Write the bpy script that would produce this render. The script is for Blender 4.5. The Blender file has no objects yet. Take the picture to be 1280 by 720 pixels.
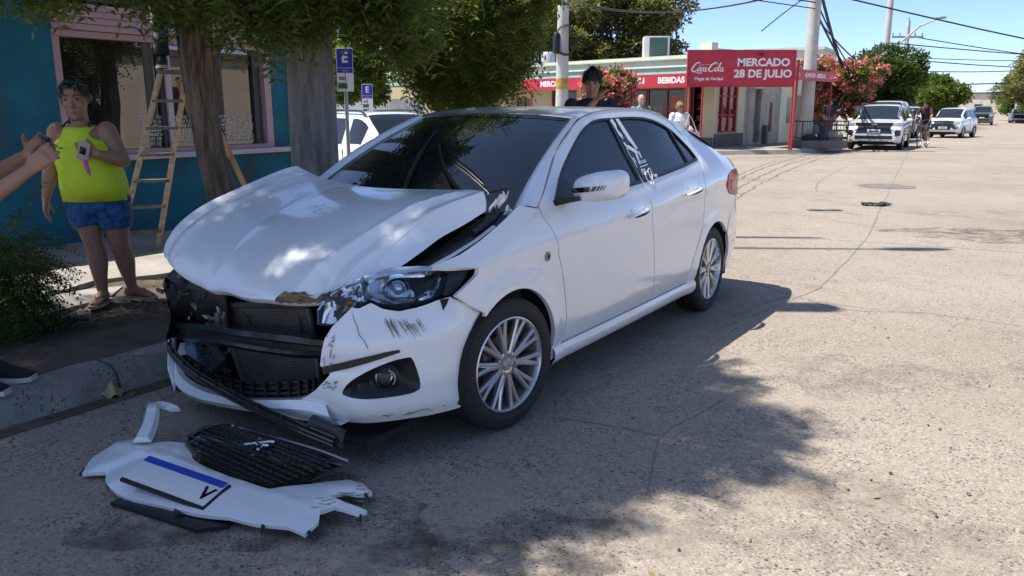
import bpy, bmesh, math, random
import numpy as np
from mathutils import Vector, Matrix, Euler
from mathutils.geometry import delaunay_2d_cdt
random.seed(7)
SC = bpy.context.scene
COL = SC.collection
R = math.radians
# ---------------------------------------------------------------- camera, sky, sun, exposure
cam_d = bpy.data.cameras.new('camera'); cam = bpy.data.objects.new('camera', cam_d); COL.objects.link(cam)
cam_d.sensor_width = 36.0; cam_d.lens = 28.125
cam_d.clip_start = 0.05; cam_d.clip_end = 4000
cam.location = (0, 0, 1.448); cam.rotation_euler = (R(90-12.6), 0, 0)
SC.camera = cam
SUN_EL = R(63); SUN_DIR = Vector((-1, .05, 0)).normalized()*math.cos(SUN_EL) + Vector((0, 0, math.sin(SUN_EL)))
world = bpy.data.worlds.new('World'); SC.world = world; world.use_nodes = True
wn = world.node_tree.nodes; wl = world.node_tree.links
sky = wn.new('ShaderNodeTexSky'); sky.sky_type = 'NISHITA'; sky.sun_disc = False
sky.sun_elevation = SUN_EL; sky.sun_rotation = math.atan2(SUN_DIR.x, SUN_DIR.y)
sky.air_density = .5; sky.dust_density = .5; sky.ozone_density = 3.0
bg = wn['Background']; bg.inputs['Strength'].default_value = 0.145
wl.new(sky.outputs[0], bg.inputs[0])
sun_d = bpy.data.lights.new('sun', 'SUN'); sun_d.energy = 4.3; sun_d.angle = R(0.53); sun_d.color = (1, .95, .87)
sun = bpy.data.objects.new('sun', sun_d); COL.objects.link(sun); sun.location = (-20, 4, 40)
sun.rotation_euler = SUN_DIR.to_track_quat('Z', 'Y').to_euler()
SC.view_settings.view_transform = 'Standard'; SC.view_settings.look = 'None'
SC.view_settings.exposure = 0.82; SC.view_settings.gamma = 1.0
# street frames: S along the near street, N to its left; T along the far street, Q to its right
SX, SY, NX, NY = .5446, .8387, -.8387, .5446
def W(s, n, z=0.0): return Vector((s*SX+n*NX, s*SY+n*NY, z))
def Tq(t, q, z=0.0): return Vector((t*.5+q*.866, t*.866-q*.5, z))
# ---------------------------------------------------------------- helpers
def tag(o, label=None, cat=None, group=None, kind=None):
    if label: o['label'] = label
    if cat: o['category'] = cat
    if group: o['group'] = group
    if kind: o['kind'] = kind
    return o
def thing(name, label, cat, loc=(0, 0, 0), rz=0.0, group=None, scale=1.0):
    o = bpy.data.objects.new(name, None); COL.objects.link(o); o.empty_display_size = .1
    o.location = loc; o.rotation_euler = (0, 0, rz); o.scale = (scale,)*3
    return tag(o, label, cat, group)
def copy_tree(o, parent=None):
    c = o.copy(); COL.objects.link(c)
    if parent: c.parent = parent
    for ch in list(o.children): copy_tree(ch, c)
    return c
class MB:
    def __init__(s): s.v = []; s.f = []; s.m = []
    def add(s, vs, fs, mi=0):
        b = len(s.v); s.v += [tuple(p) for p in vs]
        s.f += [tuple(i+b for i in f) for f in fs]; s.m += [mi]*len(fs); return s
    def box(s, c, d, rz=0.0, mi=0, rot=None, bev=0.0):
        if bev > 0:
            bm = bmesh.new(); bmesh.ops.create_cube(bm, size=1)
            for v in bm.verts: v.co = Vector((v.co.x*d[0], v.co.y*d[1], v.co.z*d[2]))
            bmesh.ops.bevel(bm, geom=bm.edges[:], offset=bev, segments=2, affect='EDGES', profile=.6)
            vs = [v.co.copy() for v in bm.verts]; bm.verts.index_update()
            fs = [[v.index for v in f.verts] for f in bm.faces]; bm.free()
        else:
            x, y, z = d[0]/2, d[1]/2, d[2]/2
            vs = [Vector(p) for p in ((-x,-y,-z),(x,-y,-z),(x,y,-z),(-x,y,-z),(-x,-y,z),(x,-y,z),(x,y,z),(-x,y,z))]
            fs = [(3,2,1,0),(4,5,6,7),(0,1,5,4),(1,2,6,5),(2,3,7,6),(3,0,4,7)]
        M = rot.to_matrix() if rot else Matrix.Rotation(rz, 3, 'Z')
        return s.add([M @ v + Vector(c) for v in vs], fs, mi)
    def tube(s, path, r, n=8, caps=True, mi=0, closed=False, flat=1.0):
        P = [Vector(p) for p in path]; k = len(P)
        rr = r if hasattr(r, '__len__') else [r]*k
        t0 = (P[1]-P[0]).normalized()
        up = Vector((0, 0, 1)) if abs(t0.z) < .9 else Vector((1, 0, 0))
        a = t0.cross(up).normalized(); vs = []
        for i in range(k):
            if closed: t = P[(i+1) % k]-P[i-1]
            else: t = P[min(i+1, k-1)]-P[max(i-1, 0)]
            t = t.normalized() if t.length > 1e-9 else t0
            a = (a-t*a.dot(t)); a = a.normalized() if a.length > 1e-6 else t.orthogonal().normalized()
            b = t.cross(a)
            for j in range(n):
                an = 2*math.pi*j/n
                vs.append(P[i]+(a*math.cos(an)+b*math.sin(an)*flat)*rr[i])
        fs = [(i*n+j, i*n+(j+1) % n, (i+1)*n+(j+1) % n, (i+1)*n+j) for i in range(k-1) for j in range(n)]
        if closed: fs += [((k-1)*n+j, (k-1)*n+(j+1) % n, (j+1) % n, j) for j in range(n)]
        elif caps: fs += [tuple(range(n-1, -1, -1)), tuple((k-1)*n+j for j in range(n))]
        return s.add(vs, fs, mi)
    def loft(s, rings, caps=True, mi=0, close=True):
        k, n = len(rings), len(rings[0]); vs = [p for r in rings for p in r]
        J = n if close else n-1
        fs = [(i*n+j, i*n+(j+1) % n, (i+1)*n+(j+1) % n, (i+1)*n+j) for i in range(k-1) for j in range(J)]
        if caps and close: fs += [tuple(range(n-1, -1, -1)), tuple((k-1)*n+j for j in range(n))]
        return s.add(vs, fs, mi)
    def lathe(s, prof, n=24, M=None, mi=0):      # prof: (r, h) with the axis along Z
        rings = [[(r*math.cos(2*math.pi*j/n), r*math.sin(2*math.pi*j/n), h) for j in range(n)] for r, h in prof]
        if M is not None: rings = [[M @ Vector(p) for p in q] for q in rings]
        return s.loft(rings, caps=False, mi=mi)
    def ball(s, c, r, n=10, m=7, mi=0, M=None):
        r = r if hasattr(r, '__len__') else (r, r, r)
        prof = [(math.sin(math.pi*i/m), -math.cos(math.pi*i/m)) for i in range(m+1)]
        MM = (M or Matrix.Identity(3))
        rings = [[MM @ Vector((max(q, 1e-4)*math.cos(2*math.pi*j/n)*r[0], max(q, 1e-4)*math.sin(2*math.pi*j/n)*r[1], h*r[2]))+Vector(c) for j in range(n)] for q, h in prof]
        return s.loft(rings, caps=False, mi=mi)
    def grid(s, fn, nu, nv, mi=0, flip=False):
        vs = [fn(i/nu, j/nv) for i in range(nu+1) for j in range(nv+1)]
        w = nv+1
        fs = [(i*w+j, (i+1)*w+j, (i+1)*w+j+1, i*w+j+1) for i in range(nu) for j in range(nv)]
        if flip: fs = [f[::-1] for f in fs]
        return s.add(vs, fs, mi)
    def prism(s, poly, h0, h1, M=None, mi=0):    # polygon in XY pulled along Z
        n = len(poly); vs = [Vector((p[0], p[1], h0)) for p in poly]+[Vector((p[0], p[1], h1)) for p in poly]
        if M is not None: vs = [M @ v for v in vs]
        fs = [tuple(range(n-1, -1, -1)), tuple(range(n, 2*n))]+[(i, (i+1) % n, n+(i+1) % n, n+i) for i in range(n)]
        return s.add(vs, fs, mi)
    def build(s, name, mat, parent=None, ang=35, recalc=False, loc=None, rz=None):
        me = bpy.data.meshes.new(name); me.from_pydata(s.v, [], s.f)
        for m in (mat if isinstance(mat, (list, tuple)) else [mat]): me.materials.append(m)
        me.polygons.foreach_set('material_index', s.m)
        if recalc:
            bm = bmesh.new(); bm.from_mesh(me); bmesh.ops.remove_doubles(bm, verts=bm.verts, dist=1e-5)
            bmesh.ops.recalc_face_normals(bm, faces=bm.faces); bm.to_mesh(me); bm.free()
        me.polygons.foreach_set('use_smooth', [True]*len(me.polygons))
        me.set_sharp_from_angle(angle=R(ang)); me.update()
        return link(name, me, parent, loc, rz)
def link(name, me, parent=None, loc=None, rz=None):
    o = bpy.data.objects.new(name, me); COL.objects.link(o)
    if parent: o.parent = parent
    if loc is not None: o.location = loc
    if rz is not None: o.rotation_euler = (0, 0, rz)
    return o
def inside(P, q):
    P = np.asarray(P); q = np.asarray(q); x, y = q[:, 0], q[:, 1]; r = np.zeros(len(q), bool)
    a = P; b = np.roll(P, -1, 0)
    for (x1, y1), (x2, y2) in zip(a, b):
        if y1 == y2: continue
        c = ((y1 > y) != (y2 > y)) & (x < (x2-x1)*(y-y1)/(y2-y1)+x1); r ^= c
    return r
def edge_dist(P, q):
    d = np.full(len(q), 1e9); a = np.asarray(P, float); b = np.roll(a, -1, 0)
    for p1, p2 in zip(a, b):
        e = p2-p1; L = e@e+1e-12; t = np.clip(((q-p1)@e)/L, 0, 1)
        d = np.minimum(d, np.hypot(*(q-(p1+t[:, None]*e)).T))
    return d
def resample(P, step):
    out = []
    for i, p in enumerate(P):
        q = P[(i+1) % len(P)]; L = math.hypot(q[0]-p[0], q[1]-p[1]); n = max(1, int(round(L/step)))
        out += [(p[0]+(q[0]-p[0])*k/n, p[1]+(q[1]-p[1])*k/n) for k in range(n)]
    return out
def smooth_poly(P, keep=(), n=4):
    # Catmull-Rom through the corners; corners listed in keep stay sharp
    out = []; k = len(P)
    for i in range(k):
        p0, p1, p2, p3 = P[i-1], P[i], P[(i+1) % k], P[(i+2) % k]
        if i in keep: p0 = (2*p1[0]-p2[0], 2*p1[1]-p2[1])
        if (i+1) % k in keep: p3 = (2*p2[0]-p1[0], 2*p2[1]-p1[1])
        for j in range(n):
            t = j/n
            out.append(tuple(.5*(2*p1[d]+(p2[d]-p0[d])*t+(2*p0[d]-5*p1[d]+4*p2[d]-p3[d])*t*t+(-p0[d]+3*p1[d]-3*p2[d]+p3[d])*t**3) for d in (0, 1)))
    return out
def patch(mb, outer, fn, holes=(), step=.04, out=(0, 1, 0), lip=.02, mi=0, lipmi=None, flip=None):
    """a sheet over a 2-D outline, lifted by fn(u, v) to 3-D, with its rims turned inwards by lip"""
    loops = [resample(outer, step*.8)]+[resample(h, step*.8) for h in holes]
    V = []; E = []
    for L in loops:
        b = len(V); V += L; E += [(b+i, b+(i+1) % len(L)) for i in range(len(L))]
    A = np.asarray(outer, float); lo, hi = A.min(0), A.max(0)
    gx, gy = np.meshgrid(np.arange(lo[0], hi[0], step), np.arange(lo[1], hi[1], step)); q = np.c_[gx.ravel(), gy.ravel()]
    if len(q):
        ok = inside(outer, q) & (edge_dist(outer, q) > step*.45)
        for h in holes: ok &= ~inside(h, q) & (edge_dist(h, q) > step*.45)
        V += [tuple(p) for p in q[ok]]
    r = delaunay_2d_cdt([Vector(p) for p in V], E, [], 0, 1e-6)
    pv, fs = r[0], [list(f) for f in r[2]]
    ce = np.array([[sum(pv[i][d] for i in f)/3 for d in (0, 1)] for f in fs])
    ok = inside(outer, ce)
    for h in holes: ok &= ~inside(h, ce)
    fs = [f for f, k in zip(fs, ok) if k]
    P = [Vector(fn(p[0], p[1])) for p in pv]
    o = Vector(out); tot = Vector((0, 0, 0))
    for f in fs: tot += (P[f[1]]-P[f[0]]).cross(P[f[2]]-P[f[0]])
    if flip is None: flip = tot.dot(o) < 0
    if flip: fs = [f[::-1] for f in fs]
    mb.add(P, fs, mi)
    if lip:
        nr = [Vector((0, 0, 0)) for _ in P]
        for f in fs:
            n = (P[f[1]]-P[f[0]]).cross(P[f[2]]-P[f[0]])
            for i in f: nr[i] += n
        cnt = {}
        for f in fs:
            for i in range(3):
                cnt[(f[i], f[(i+1) % 3])] = 1
        be = [(a, b) for (a, b) in cnt if (b, a) not in cnt]
        ids = sorted({i for e in be for i in e}); mp = {i: k for k, i in enumerate(ids)}
        m = len(ids)
        vs = [P[i] for i in ids]+[P[i]-nr[i].normalized()*lip for i in ids]
        mb.add(vs, [(mp[b], mp[a], mp[a]+m, mp[b]+m) for a, b in be], mi if lipmi is None else lipmi)
    return mb
# ---------------------------------------------------------------- materials
MATS = {}
def pmat(name, col, rough=.5, metal=0.0, coat=0.0, spec=.5, var=0.0, vscale=8.0, bump=0.0, bscale=40.0, trans=0.0, alpha=1.0, sss=0.0, obj=True, var2=None, stretch=None, emit=None):
    if name in MATS: return MATS[name]
    m = bpy.data.materials.new(name); m.use_nodes = True; t = m.node_tree; n = t.nodes; l = t.links
    b = n['Principled BSDF']; b.inputs['Base Color'].default_value = (*col, 1); b.inputs['Roughness'].default_value = rough
    b.inputs['Metallic'].default_value = metal; b.inputs['Coat Weight'].default_value = coat; b.inputs['Coat Roughness'].default_value = .04
    b.inputs['Specular IOR Level'].default_value = spec
    if trans: b.inputs['Transmission Weight'].default_value = trans
    if alpha < 1: b.inputs['Alpha'].default_value = alpha
    if sss: b.inputs['Subsurface Weight'].default_value = sss; b.inputs['Subsurface Radius'].default_value = (.02, .008, .004)
    vec = None
    if var or bump:
        tc = n.new('ShaderNodeTexCoord'); vec = tc.outputs['Object' if obj else 'Generated']
        if stretch:
            mp = n.new('ShaderNodeMapping'); mp.inputs['Scale'].default_value = stretch; l.new(vec, mp.inputs[0]); vec = mp.outputs[0]
    if var:
        nz = n.new('ShaderNodeTexNoise'); nz.inputs['Scale'].default_value = vscale; nz.inputs['Detail'].default_value = 6; nz.inputs['Roughness'].default_value = .65
        l.new(vec, nz.inputs['Vector'])
        mr = n.new('ShaderNodeMapRange'); mr.inputs[1].default_value = .3; mr.inputs[2].default_value = .7; l.new(nz.outputs[0], mr.inputs[0])
        mx = n.new('ShaderNodeMix'); mx.data_type = 'RGBA'
        c2 = var2 or tuple(max(0, c*(1-var)) for c in col); c1 = tuple(min(1, c*(1+var*.5)) for c in col)
        mx.inputs[6].default_value = (*c2, 1); mx.inputs[7].default_value = (*c1, 1)
        l.new(mr.outputs[0], mx.inputs[0]); l.new(mx.outputs[2], b.inputs['Base Color'])
    if bump:
        nz = n.new('ShaderNodeTexNoise'); nz.inputs['Scale'].default_value = bscale; nz.inputs['Detail'].default_value = 5; l.new(vec, nz.inputs['Vector'])
        bp = n.new('ShaderNodeBump'); bp.inputs['Strength'].default_value = min(1, bump); bp.inputs['Distance'].default_value = .02; l.new(nz.outputs[0], bp.inputs['Height']); l.new(bp.outputs[0], b.inputs['Normal'])
    if emit:
        b.inputs['Emission Color'].default_value = (*emit[0], 1); b.inputs['Emission Strength'].default_value = emit[1]
    MATS[name] = m; return m
def text_obj(name, body, size, mat, parent, M, thick=.002, align='CENTER', bold=0.0, sx=1.0):
    cu = bpy.data.curves.new(name, 'FONT'); cu.body = body; cu.size = size; cu.align_x = align; cu.align_y = 'CENTER'
    cu.extrude = thick; cu.offset = bold; cu.resolution_u = 3
    o = bpy.data.objects.new(name, cu); COL.objects.link(o); dg = bpy.context.evaluated_depsgraph_get()
    me = bpy.data.meshes.new_from_object(o.evaluated_get(dg)); bpy.data.objects.remove(o)
    me.transform(M @ Matrix.Diagonal((sx, 1, 1, 1))); me.materials.clear(); me.materials.append(mat)
    return link(name, me, parent)
def frame(o, x, z):
    """matrix whose local X/Y lie along x / z (a wall's run and its up), local Z out of the wall"""
    x = Vector(x).normalized(); z = Vector(z).normalized(); n = x.cross(z).normalized(); z = n.cross(x)
    M = Matrix((x, z, n)).transposed().to_4x4(); M.translation = Vector(o); return M
def crv(P, t):
    k = t*(len(P)-1); i = min(len(P)-2, int(k)); k -= i
    p0, p1, p2, p3 = (Vector(P[max(0, min(len(P)-1, j))]) for j in (i-1, i, i+1, i+2))
    return .5*(2*p1+(p2-p0)*k+(2*p0-5*p1+4*p2-p3)*k*k+(-p0+3*p1-3*p2+p3)*k**3)
# ---------------------------------------------------------------- sedan surfaces (car frame: x forward, y left, z up)
def lerp_tab(t, v):
    if v <= t[0][0]: return t[0][1]
    for (a, b), (c, d) in zip(t, t[1:]):
        if v <= c:
            k = (v - a) / (c - a)
            return b + (d - b) * k
    return t[-1][1]
def spl_tab(t, v):
    # monotone cubic through the table (sorted by first column)
    n = len(t)
    if v <= t[0][0]: return t[0][1]
    if v >= t[-1][0]: return t[-1][1]
    i = 0
    while t[i+1][0] < v: i += 1
    def slope(j):
        if j == 0 or j == n-1:
            a = 0 if j == 0 else n-2
            return (t[a+1][1]-t[a][1])/(t[a+1][0]-t[a][0])
        s0 = (t[j][1]-t[j-1][1])/(t[j][0]-t[j-1][0]); s1 = (t[j+1][1]-t[j][1])/(t[j+1][0]-t[j][0])
        if s0*s1 <= 0: return 0.0
        return 2*s0*s1/(s0+s1)
    h = t[i+1][0]-t[i][0]; k = (v-t[i][0])/h
    m0, m1 = slope(i)*h, slope(i+1)*h
    return (2*k**3-3*k*k+1)*t[i][1]+(k**3-2*k*k+k)*m0+(-2*k**3+3*k*k)*t[i+1][1]+(k**3-k*k)*m1
def sstep(a, b, v):
    k = max(0.0, min(1.0, (v-a)/(b-a)))
    return k*k*(3-2*k)
YB = [(-3.62,.66),(-3.5,.74),(-3.3,.805),(-3.0,.843),(-2.65,.86),(-2.2,.866),(-1.4,.868),(-.5,.862),(0,.852),(.25,.835),(.45,.80),(.60,.75),(.80,.66)]
ZB = [(-3.6,1.03),(-3.2,1.085),(-2.9,1.10),(-2.2,1.085),(-1.4,1.03),(-.45,1.0),(-.1,.985),(.15,.93),(.45,.84),(.8,.82)]
YO = [(.12,-.075),(.17,-.05),(.22,-.036),(.29,-.030),(.33,-.018),(.42,-.003),(.52,0),(.62,-.001),(.72,-.006)]
def ycar(x, z):
    yb = spl_tab(YB, x); zb = spl_tab(ZB, x)
    zc = .785 + max(-.1, min(2.5, -.35-x))*.0527
    zc = min(zc, zb-.07)
    if z < zc:
        o = spl_tab(YO, min(z, .72)); o -= .010*sstep(.60, 1.0, (z-.5)/(zc-.5+1e-6))
        o += .006*sstep(zc-.012, zc, z)
    elif z < zb:
        k = (z-zc)/(zb-zc)
        o = -.006 - .079*(0.35*k+.65*k**2.0)
    else:
        dz = z-zb
        o = -.085 - .50*dz - .10*dz*dz
    y = yb+o
    y -= .075*sstep(-1.9, -3.1, x)*sstep(zb-.05, zb+.2, z)
    for cx in (0.0, -2.652):
        r = ((x-cx)**2+(z-.31)**2)**.5
        if z > .2: y += .014*sstep(.47, .37, r)
    return y
def side(x, z): return (x, ycar(x, z), z)
# front bumper: u runs along the plan outline from the centre line (left positive), z is height
BPX = [(0,.815),(.20,.81),(.40,.785),(.565,.735),(.72,.63),(.85,.50),(1.0,.355),(1.16,.205)]
BPY = [(0,0),(.20,.20),(.40,.398),(.565,.555),(.72,.672),(.85,.752),(1.0,.806),(1.16,.838)]
BPZ = [(.10,.16),(.15,.09),(.20,.045),(.24,.022),(.30,.004),(.36,0),(.44,.006),(.52,.008),(.58,.022),(.66,.055),(.74,.10),(.82,.16),(.92,.26)]
def bump(u, z, off=0.0):
    s = 1 if u >= 0 else -1; a = abs(u)
    x, y = spl_tab(BPX, a), spl_tab(BPY, a)
    x2, y2 = spl_tab(BPX, a+.01), spl_tab(BPY, a+.01); x1, y1 = spl_tab(BPX, max(0, a-.01)), spl_tab(BPY, max(0, a-.01))
    tx, ty = x2-x1, y2-y1; l = (tx*tx+ty*ty)**.5 or 1
    nx, ny = ty/l, -tx/l
    p = spl_tab(BPZ, z)*(1-.55*sstep(.75, 1.1, a)) - off
    return (x-nx*p, s*(y-ny*p), z)
# ---------------------------------------------------------------- ground, road, kerbs, pavement
def node_mat(name):
    m = bpy.data.materials.new(name); m.use_nodes = True; n = m.node_tree.nodes; l = m.node_tree.links
    return m, n, l, n['Principled BSDF'], n.new('ShaderNodeTexCoord').outputs['Object']
def ramp(n, stops, interp='LINEAR'):
    r = n.new('ShaderNodeValToRGB'); r.color_ramp.interpolation = interp; e = r.color_ramp.elements
    while len(e) < len(stops): e.new(.5)
    for q, (p, c) in zip(e, stops): q.position = p; q.color = (*c, 1)
    return r
def mixc(n, l, f, a, b, mode='MIX'):
    x = n.new('ShaderNodeMix'); x.data_type = 'RGBA'; x.blend_type = mode
    for s, v in ((0, f), (6, a), (7, b)):
        if isinstance(v, (int, float)): x.inputs[s].default_value = v
        elif isinstance(v, tuple): x.inputs[s].default_value = (*v, 1)
        else: l.new(v, x.inputs[s])
    return x.outputs[2]
def noise(n, l, vec, sc, det=5, ro=.6, lo=.35, hi=.65):
    z = n.new('ShaderNodeTexNoise'); z.inputs['Scale'].default_value = sc; z.inputs['Detail'].default_value = det; z.inputs['Roughness'].default_value = ro
    l.new(vec, z.inputs['Vector']); r = n.new('ShaderNodeMapRange'); r.inputs[1].default_value = lo; r.inputs[2].default_value = hi; l.new(z.outputs[0], r.inputs[0]); return r.outputs[0]
def road_mat():
    m, n, l, b, v = node_mat('washed_concrete')
    vo = n.new('ShaderNodeTexVoronoi'); vo.inputs['Scale'].default_value = 98; vo.inputs['Randomness'].default_value = 1; l.new(v, vo.inputs['Vector'])
    ve = n.new('ShaderNodeTexVoronoi'); ve.feature = 'DISTANCE_TO_EDGE'; ve.inputs['Scale'].default_value = 98; l.new(v, ve.inputs['Vector'])
    sp = n.new('ShaderNodeSeparateColor'); l.new(vo.outputs['Color'], sp.inputs[0])
    st = ramp(n, [(0, (.080,.080,.082)), (.05, (.16,.145,.135)), (.14, (.33,.28,.225)), (.42, (.42,.36,.295)), (.60, (.37,.305,.245)), (.76, (.49,.43,.355)), (.92, (.30,.23,.18)), (1, (.24,.23,.22))], 'CONSTANT'); l.new(sp.outputs[0], st.inputs[0])
    ed = n.new('ShaderNodeMapRange'); ed.inputs[1].default_value = .02; ed.inputs[2].default_value = .10; l.new(ve.outputs[0], ed.inputs[0])
    cem = mixc(n, l, noise(n, l, v, 30), (.34,.295,.24), (.44,.39,.32))
    gap = n.new('ShaderNodeMath'); gap.operation = 'MULTIPLY'; l.new(ed.outputs[0], gap.inputs[0])
    l.new(noise(n, l, v, 3.0, 4, .6, .25, .55), gap.inputs[1])
    c = mixc(n, l, gap.outputs[0], cem, st.outputs[0])
    c = mixc(n, l, noise(n, l, v, .35, 6, .6, .3, .7), mixc(n, l, 1.0, c, (.78,.755,.735), 'MULTIPLY'), c)       # broad wear
    c = mixc(n, l, noise(n, l, v, 1.1, 8, .7, .55, .8), c, mixc(n, l, 1.0, c, (.52,.47,.44), 'MULTIPLY'))      # stains
    l.new(c, b.inputs['Base Color']); b.inputs['Roughness'].default_value = .85; b.inputs['Specular IOR Level'].default_value = .3
    bp = n.new('ShaderNodeBump'); bp.inputs['Strength'].default_value = .55; bp.inputs['Distance'].default_value = .004; l.new(ed.outputs[0], bp.inputs['Height']); l.new(bp.outputs[0], b.inputs['Normal'])
    return m
def concrete_mat(name, c0, c1, speck=.0, sc=4, bump=.3):
    m, n, l, b, v = node_mat(name)
    c = mixc(n, l, noise(n, l, v, sc, 8, .65), c0, c1)
    c = mixc(n, l, noise(n, l, v, sc*12, 4, .7, .3, .7), mixc(n, l, 1.0, c, (.78,.77,.76), 'MULTIPLY'), c)
    if speck:
        vo = n.new('ShaderNodeTexVoronoi'); vo.inputs['Scale'].default_value = 45; l.new(v, vo.inputs['Vector'])
        s = n.new('ShaderNodeMapRange'); s.inputs[1].default_value = .22; s.inputs[2].default_value = .36; s.inputs[3].default_value = 1; s.inputs[4].default_value = 0; l.new(vo.outputs['Distance'], s.inputs[0])
        q = n.new('ShaderNodeMath'); q.operation = 'MULTIPLY'; l.new(s.outputs[0], q.inputs[0]); l.new(noise(n, l, v, 5, 3, .6, .45, .6), q.inputs[1])
        q2 = n.new('ShaderNodeMath'); q2.operation = 'MULTIPLY'; l.new(q.outputs[0], q2.inputs[0]); q2.inputs[1].default_value = speck
        c = mixc(n, l, q2.outputs[0], c, (.05,.045,.04))
    l.new(c, b.inputs['Base Color']); b.inputs['Roughness'].default_value = .9
    bp = n.new('ShaderNodeBump'); bp.inputs['Strength'].default_value = bump; bp.inputs['Distance'].default_value = .01; l.new(noise(n, l, v, sc*10, 6, .7, .2, .8), bp.inputs['Height']); l.new(bp.outputs[0], b.inputs['Normal'])
    return m
M_ROAD = road_mat()
M_KERB = concrete_mat('kerb_concrete', (.22,.21,.195), (.36,.345,.32), 1.0, 3, .8)
M_PAVE = concrete_mat('pavement_concrete', (.30,.275,.24), (.42,.385,.34), .0, 2.2)
M_DIRT = concrete_mat('dirt', (.085,.065,.05), (.16,.125,.10), .0, 3.5, .8)
M_TAR = pmat('tar', (.23,.205,.175), rough=.8, var=.5, vscale=20)
def dip(x, y): return -.17*sstep(2.2, -1.5, x)*sstep(9.6, 12.5, y)*sstep(45, 24, y)
xs = [-400,-150,-60,-30,-20,-15,-12,-10,-8,-7,-6,-5,-4,-3,-2.5,-2,-1.5,-1,-.5,0,.5,1,1.5,2,2.5,3,4,6,10,20,40,80,160,400]
ys = [-120,-40,-10,0,3,6,9,9.5,10,10.5,11,11.5,12,12.5,13,14,16,18,20,22,24,28,32,36,40,45,50,70,100,150,250,400,700,1200,2200]
mb = MB(); mb.grid(lambda a, b: (xs[round(a*(len(xs)-1))], ys[round(b*(len(ys)-1))], dip(xs[round(a*(len(xs)-1))], ys[round(b*(len(ys)-1))])), len(xs)-1, len(ys)-1, flip=False)
tag(mb.build('road', M_ROAD, recalc=False), kind='structure')
# tar seams and cracks between the concrete bays (thin raised beads)
def seam(name, pts, w, z=.004, rs=0):
    r = random.Random(rs); P = [Vector((p[0], p[1], 0)) for p in pts]; mb = MB(); L = []
    n = 40
    for i in range(n+1):
        p = crv(P, i/n); q = crv(P, min(1, i/n+.01))-crv(P, max(0, i/n-.01)); d = Vector((-q.y, q.x, 0)).normalized()
        j = r.uniform(-.3, .3)*w*.8; ww = w*.42*r.uniform(.5, 1.3); p = p+d*j
        L.append([p-d*ww/2+Vector((0,0,z-.003)), p+Vector((0, 0, z)), p+d*ww/2+Vector((0,0,z-.003))])
    mb.loft(L, caps=False, close=False); o = mb.build(name, M_TAR, recalc=False); tag(o, kind='structure'); return o
def GX(u, v, z=0.0):
    """ground point seen at (u, v) of the 1280 x 720 photograph (used once to read off where things stand)"""
    a = (u-640)/1000.0; b = (360-v)/1000.0; pt = R(12.6); y = math.cos(pt)+b*math.sin(pt); zz = -math.sin(pt)+b*math.cos(pt); t = (z-1.448)/zz
    return (a*t, y*t)
sm = [([(690,522),(760,532),(830,546),(905,560)], .022), ([(905,500),(870,520),(826,546),(815,590),(808,620)], .02), ([(1022,362),(1050,335),(1088,290),(1100,262),(1112,238),(1135,190)], .05),
      ([(912,398),(985,372),(1060,388),(1160,392),(1276,408)], .035), ([(925,347),(1000,372),(1100,388)], .03), ([(940,296),(1060,301),(1180,309),(1279,316)], .06), ([(1100,262),(1160,268),(1279,278)], .05),
      ([(940,264),(1010,270),(1100,286)], .05), ([(700,505),(880,420),(1022,362)], .02), ([(1020,240),(1026,225),(1060,208)], .08)]
def worn_patch(label, cx, cy, rx, ry, col, seed):
    r = random.Random(seed); mb = MB(); n = 40; P = [(cx, cy, .003)]
    for i in range(n): a = 2*math.pi*i/n; k = 1+.22*math.sin(3*a+seed)+.12*math.sin(7*a+seed*2)+r.uniform(-.06, .06); P.append((cx+rx*k*math.cos(a), cy+ry*k*math.sin(a), .0025))
    mb.add(P, [(0, i+1, (i+1) % n+1) for i in range(n)]); tag(mb.build('road_stain', col), kind='structure')
def stain_mat(name, col, a):
    m, n, l, b, v = node_mat(name); b.inputs['Base Color'].default_value = (*col, 1); b.inputs['Roughness'].default_value = .7
    k = noise(n, l, v, 5, 7, .7, .42, .75); q = n.new('ShaderNodeMath'); q.operation = 'MULTIPLY'; q.inputs[1].default_value = a; l.new(k, q.inputs[0]); l.new(q.outputs[0], b.inputs['Alpha']); return m
M_OIL = stain_mat('oil_stain', (.07,.055,.045), .75)
c_ = GX(1255, 293); worn_patch('', c_[0], c_[1], 1.3, .55, M_OIL, 1); c_ = GX(1080, 470); worn_patch('', c_[0], c_[1], .5, .35, stain_mat('faint_stain', (.10,.085,.07), .35), 2); c_ = GX(330, 640); worn_patch('', c_[0], c_[1], .6, .3, M_OIL, 3); c_ = GX(1000, 650); worn_patch('', c_[0], c_[1], .7, .4, stain_mat('faint_stain2', (.12,.10,.08), .3), 4); c_ = GX(640, 690); worn_patch('', c_[0], c_[1], .4, .25, M_OIL, 5)
for i, (p, w) in enumerate(sm): seam('road_joint', [GX(*q) for q in p], w, rs=i)
for i, p in enumerate(([(912,232),(945,214),(985,200),(1022,191)], [(914,240),(950,221),(990,204),(1030,193)], [(918,250),(958,226),(1000,207),(1040,194)], [(910,226),(938,212),(970,201)])):
    o = seam('tyre_mark', [GX(*q) for q in p], .13, rs=30+i); o.data.materials[0] = pmat('tyre_mark', (.17,.15,.135), rough=.9, var=.5, vscale=6)
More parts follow.
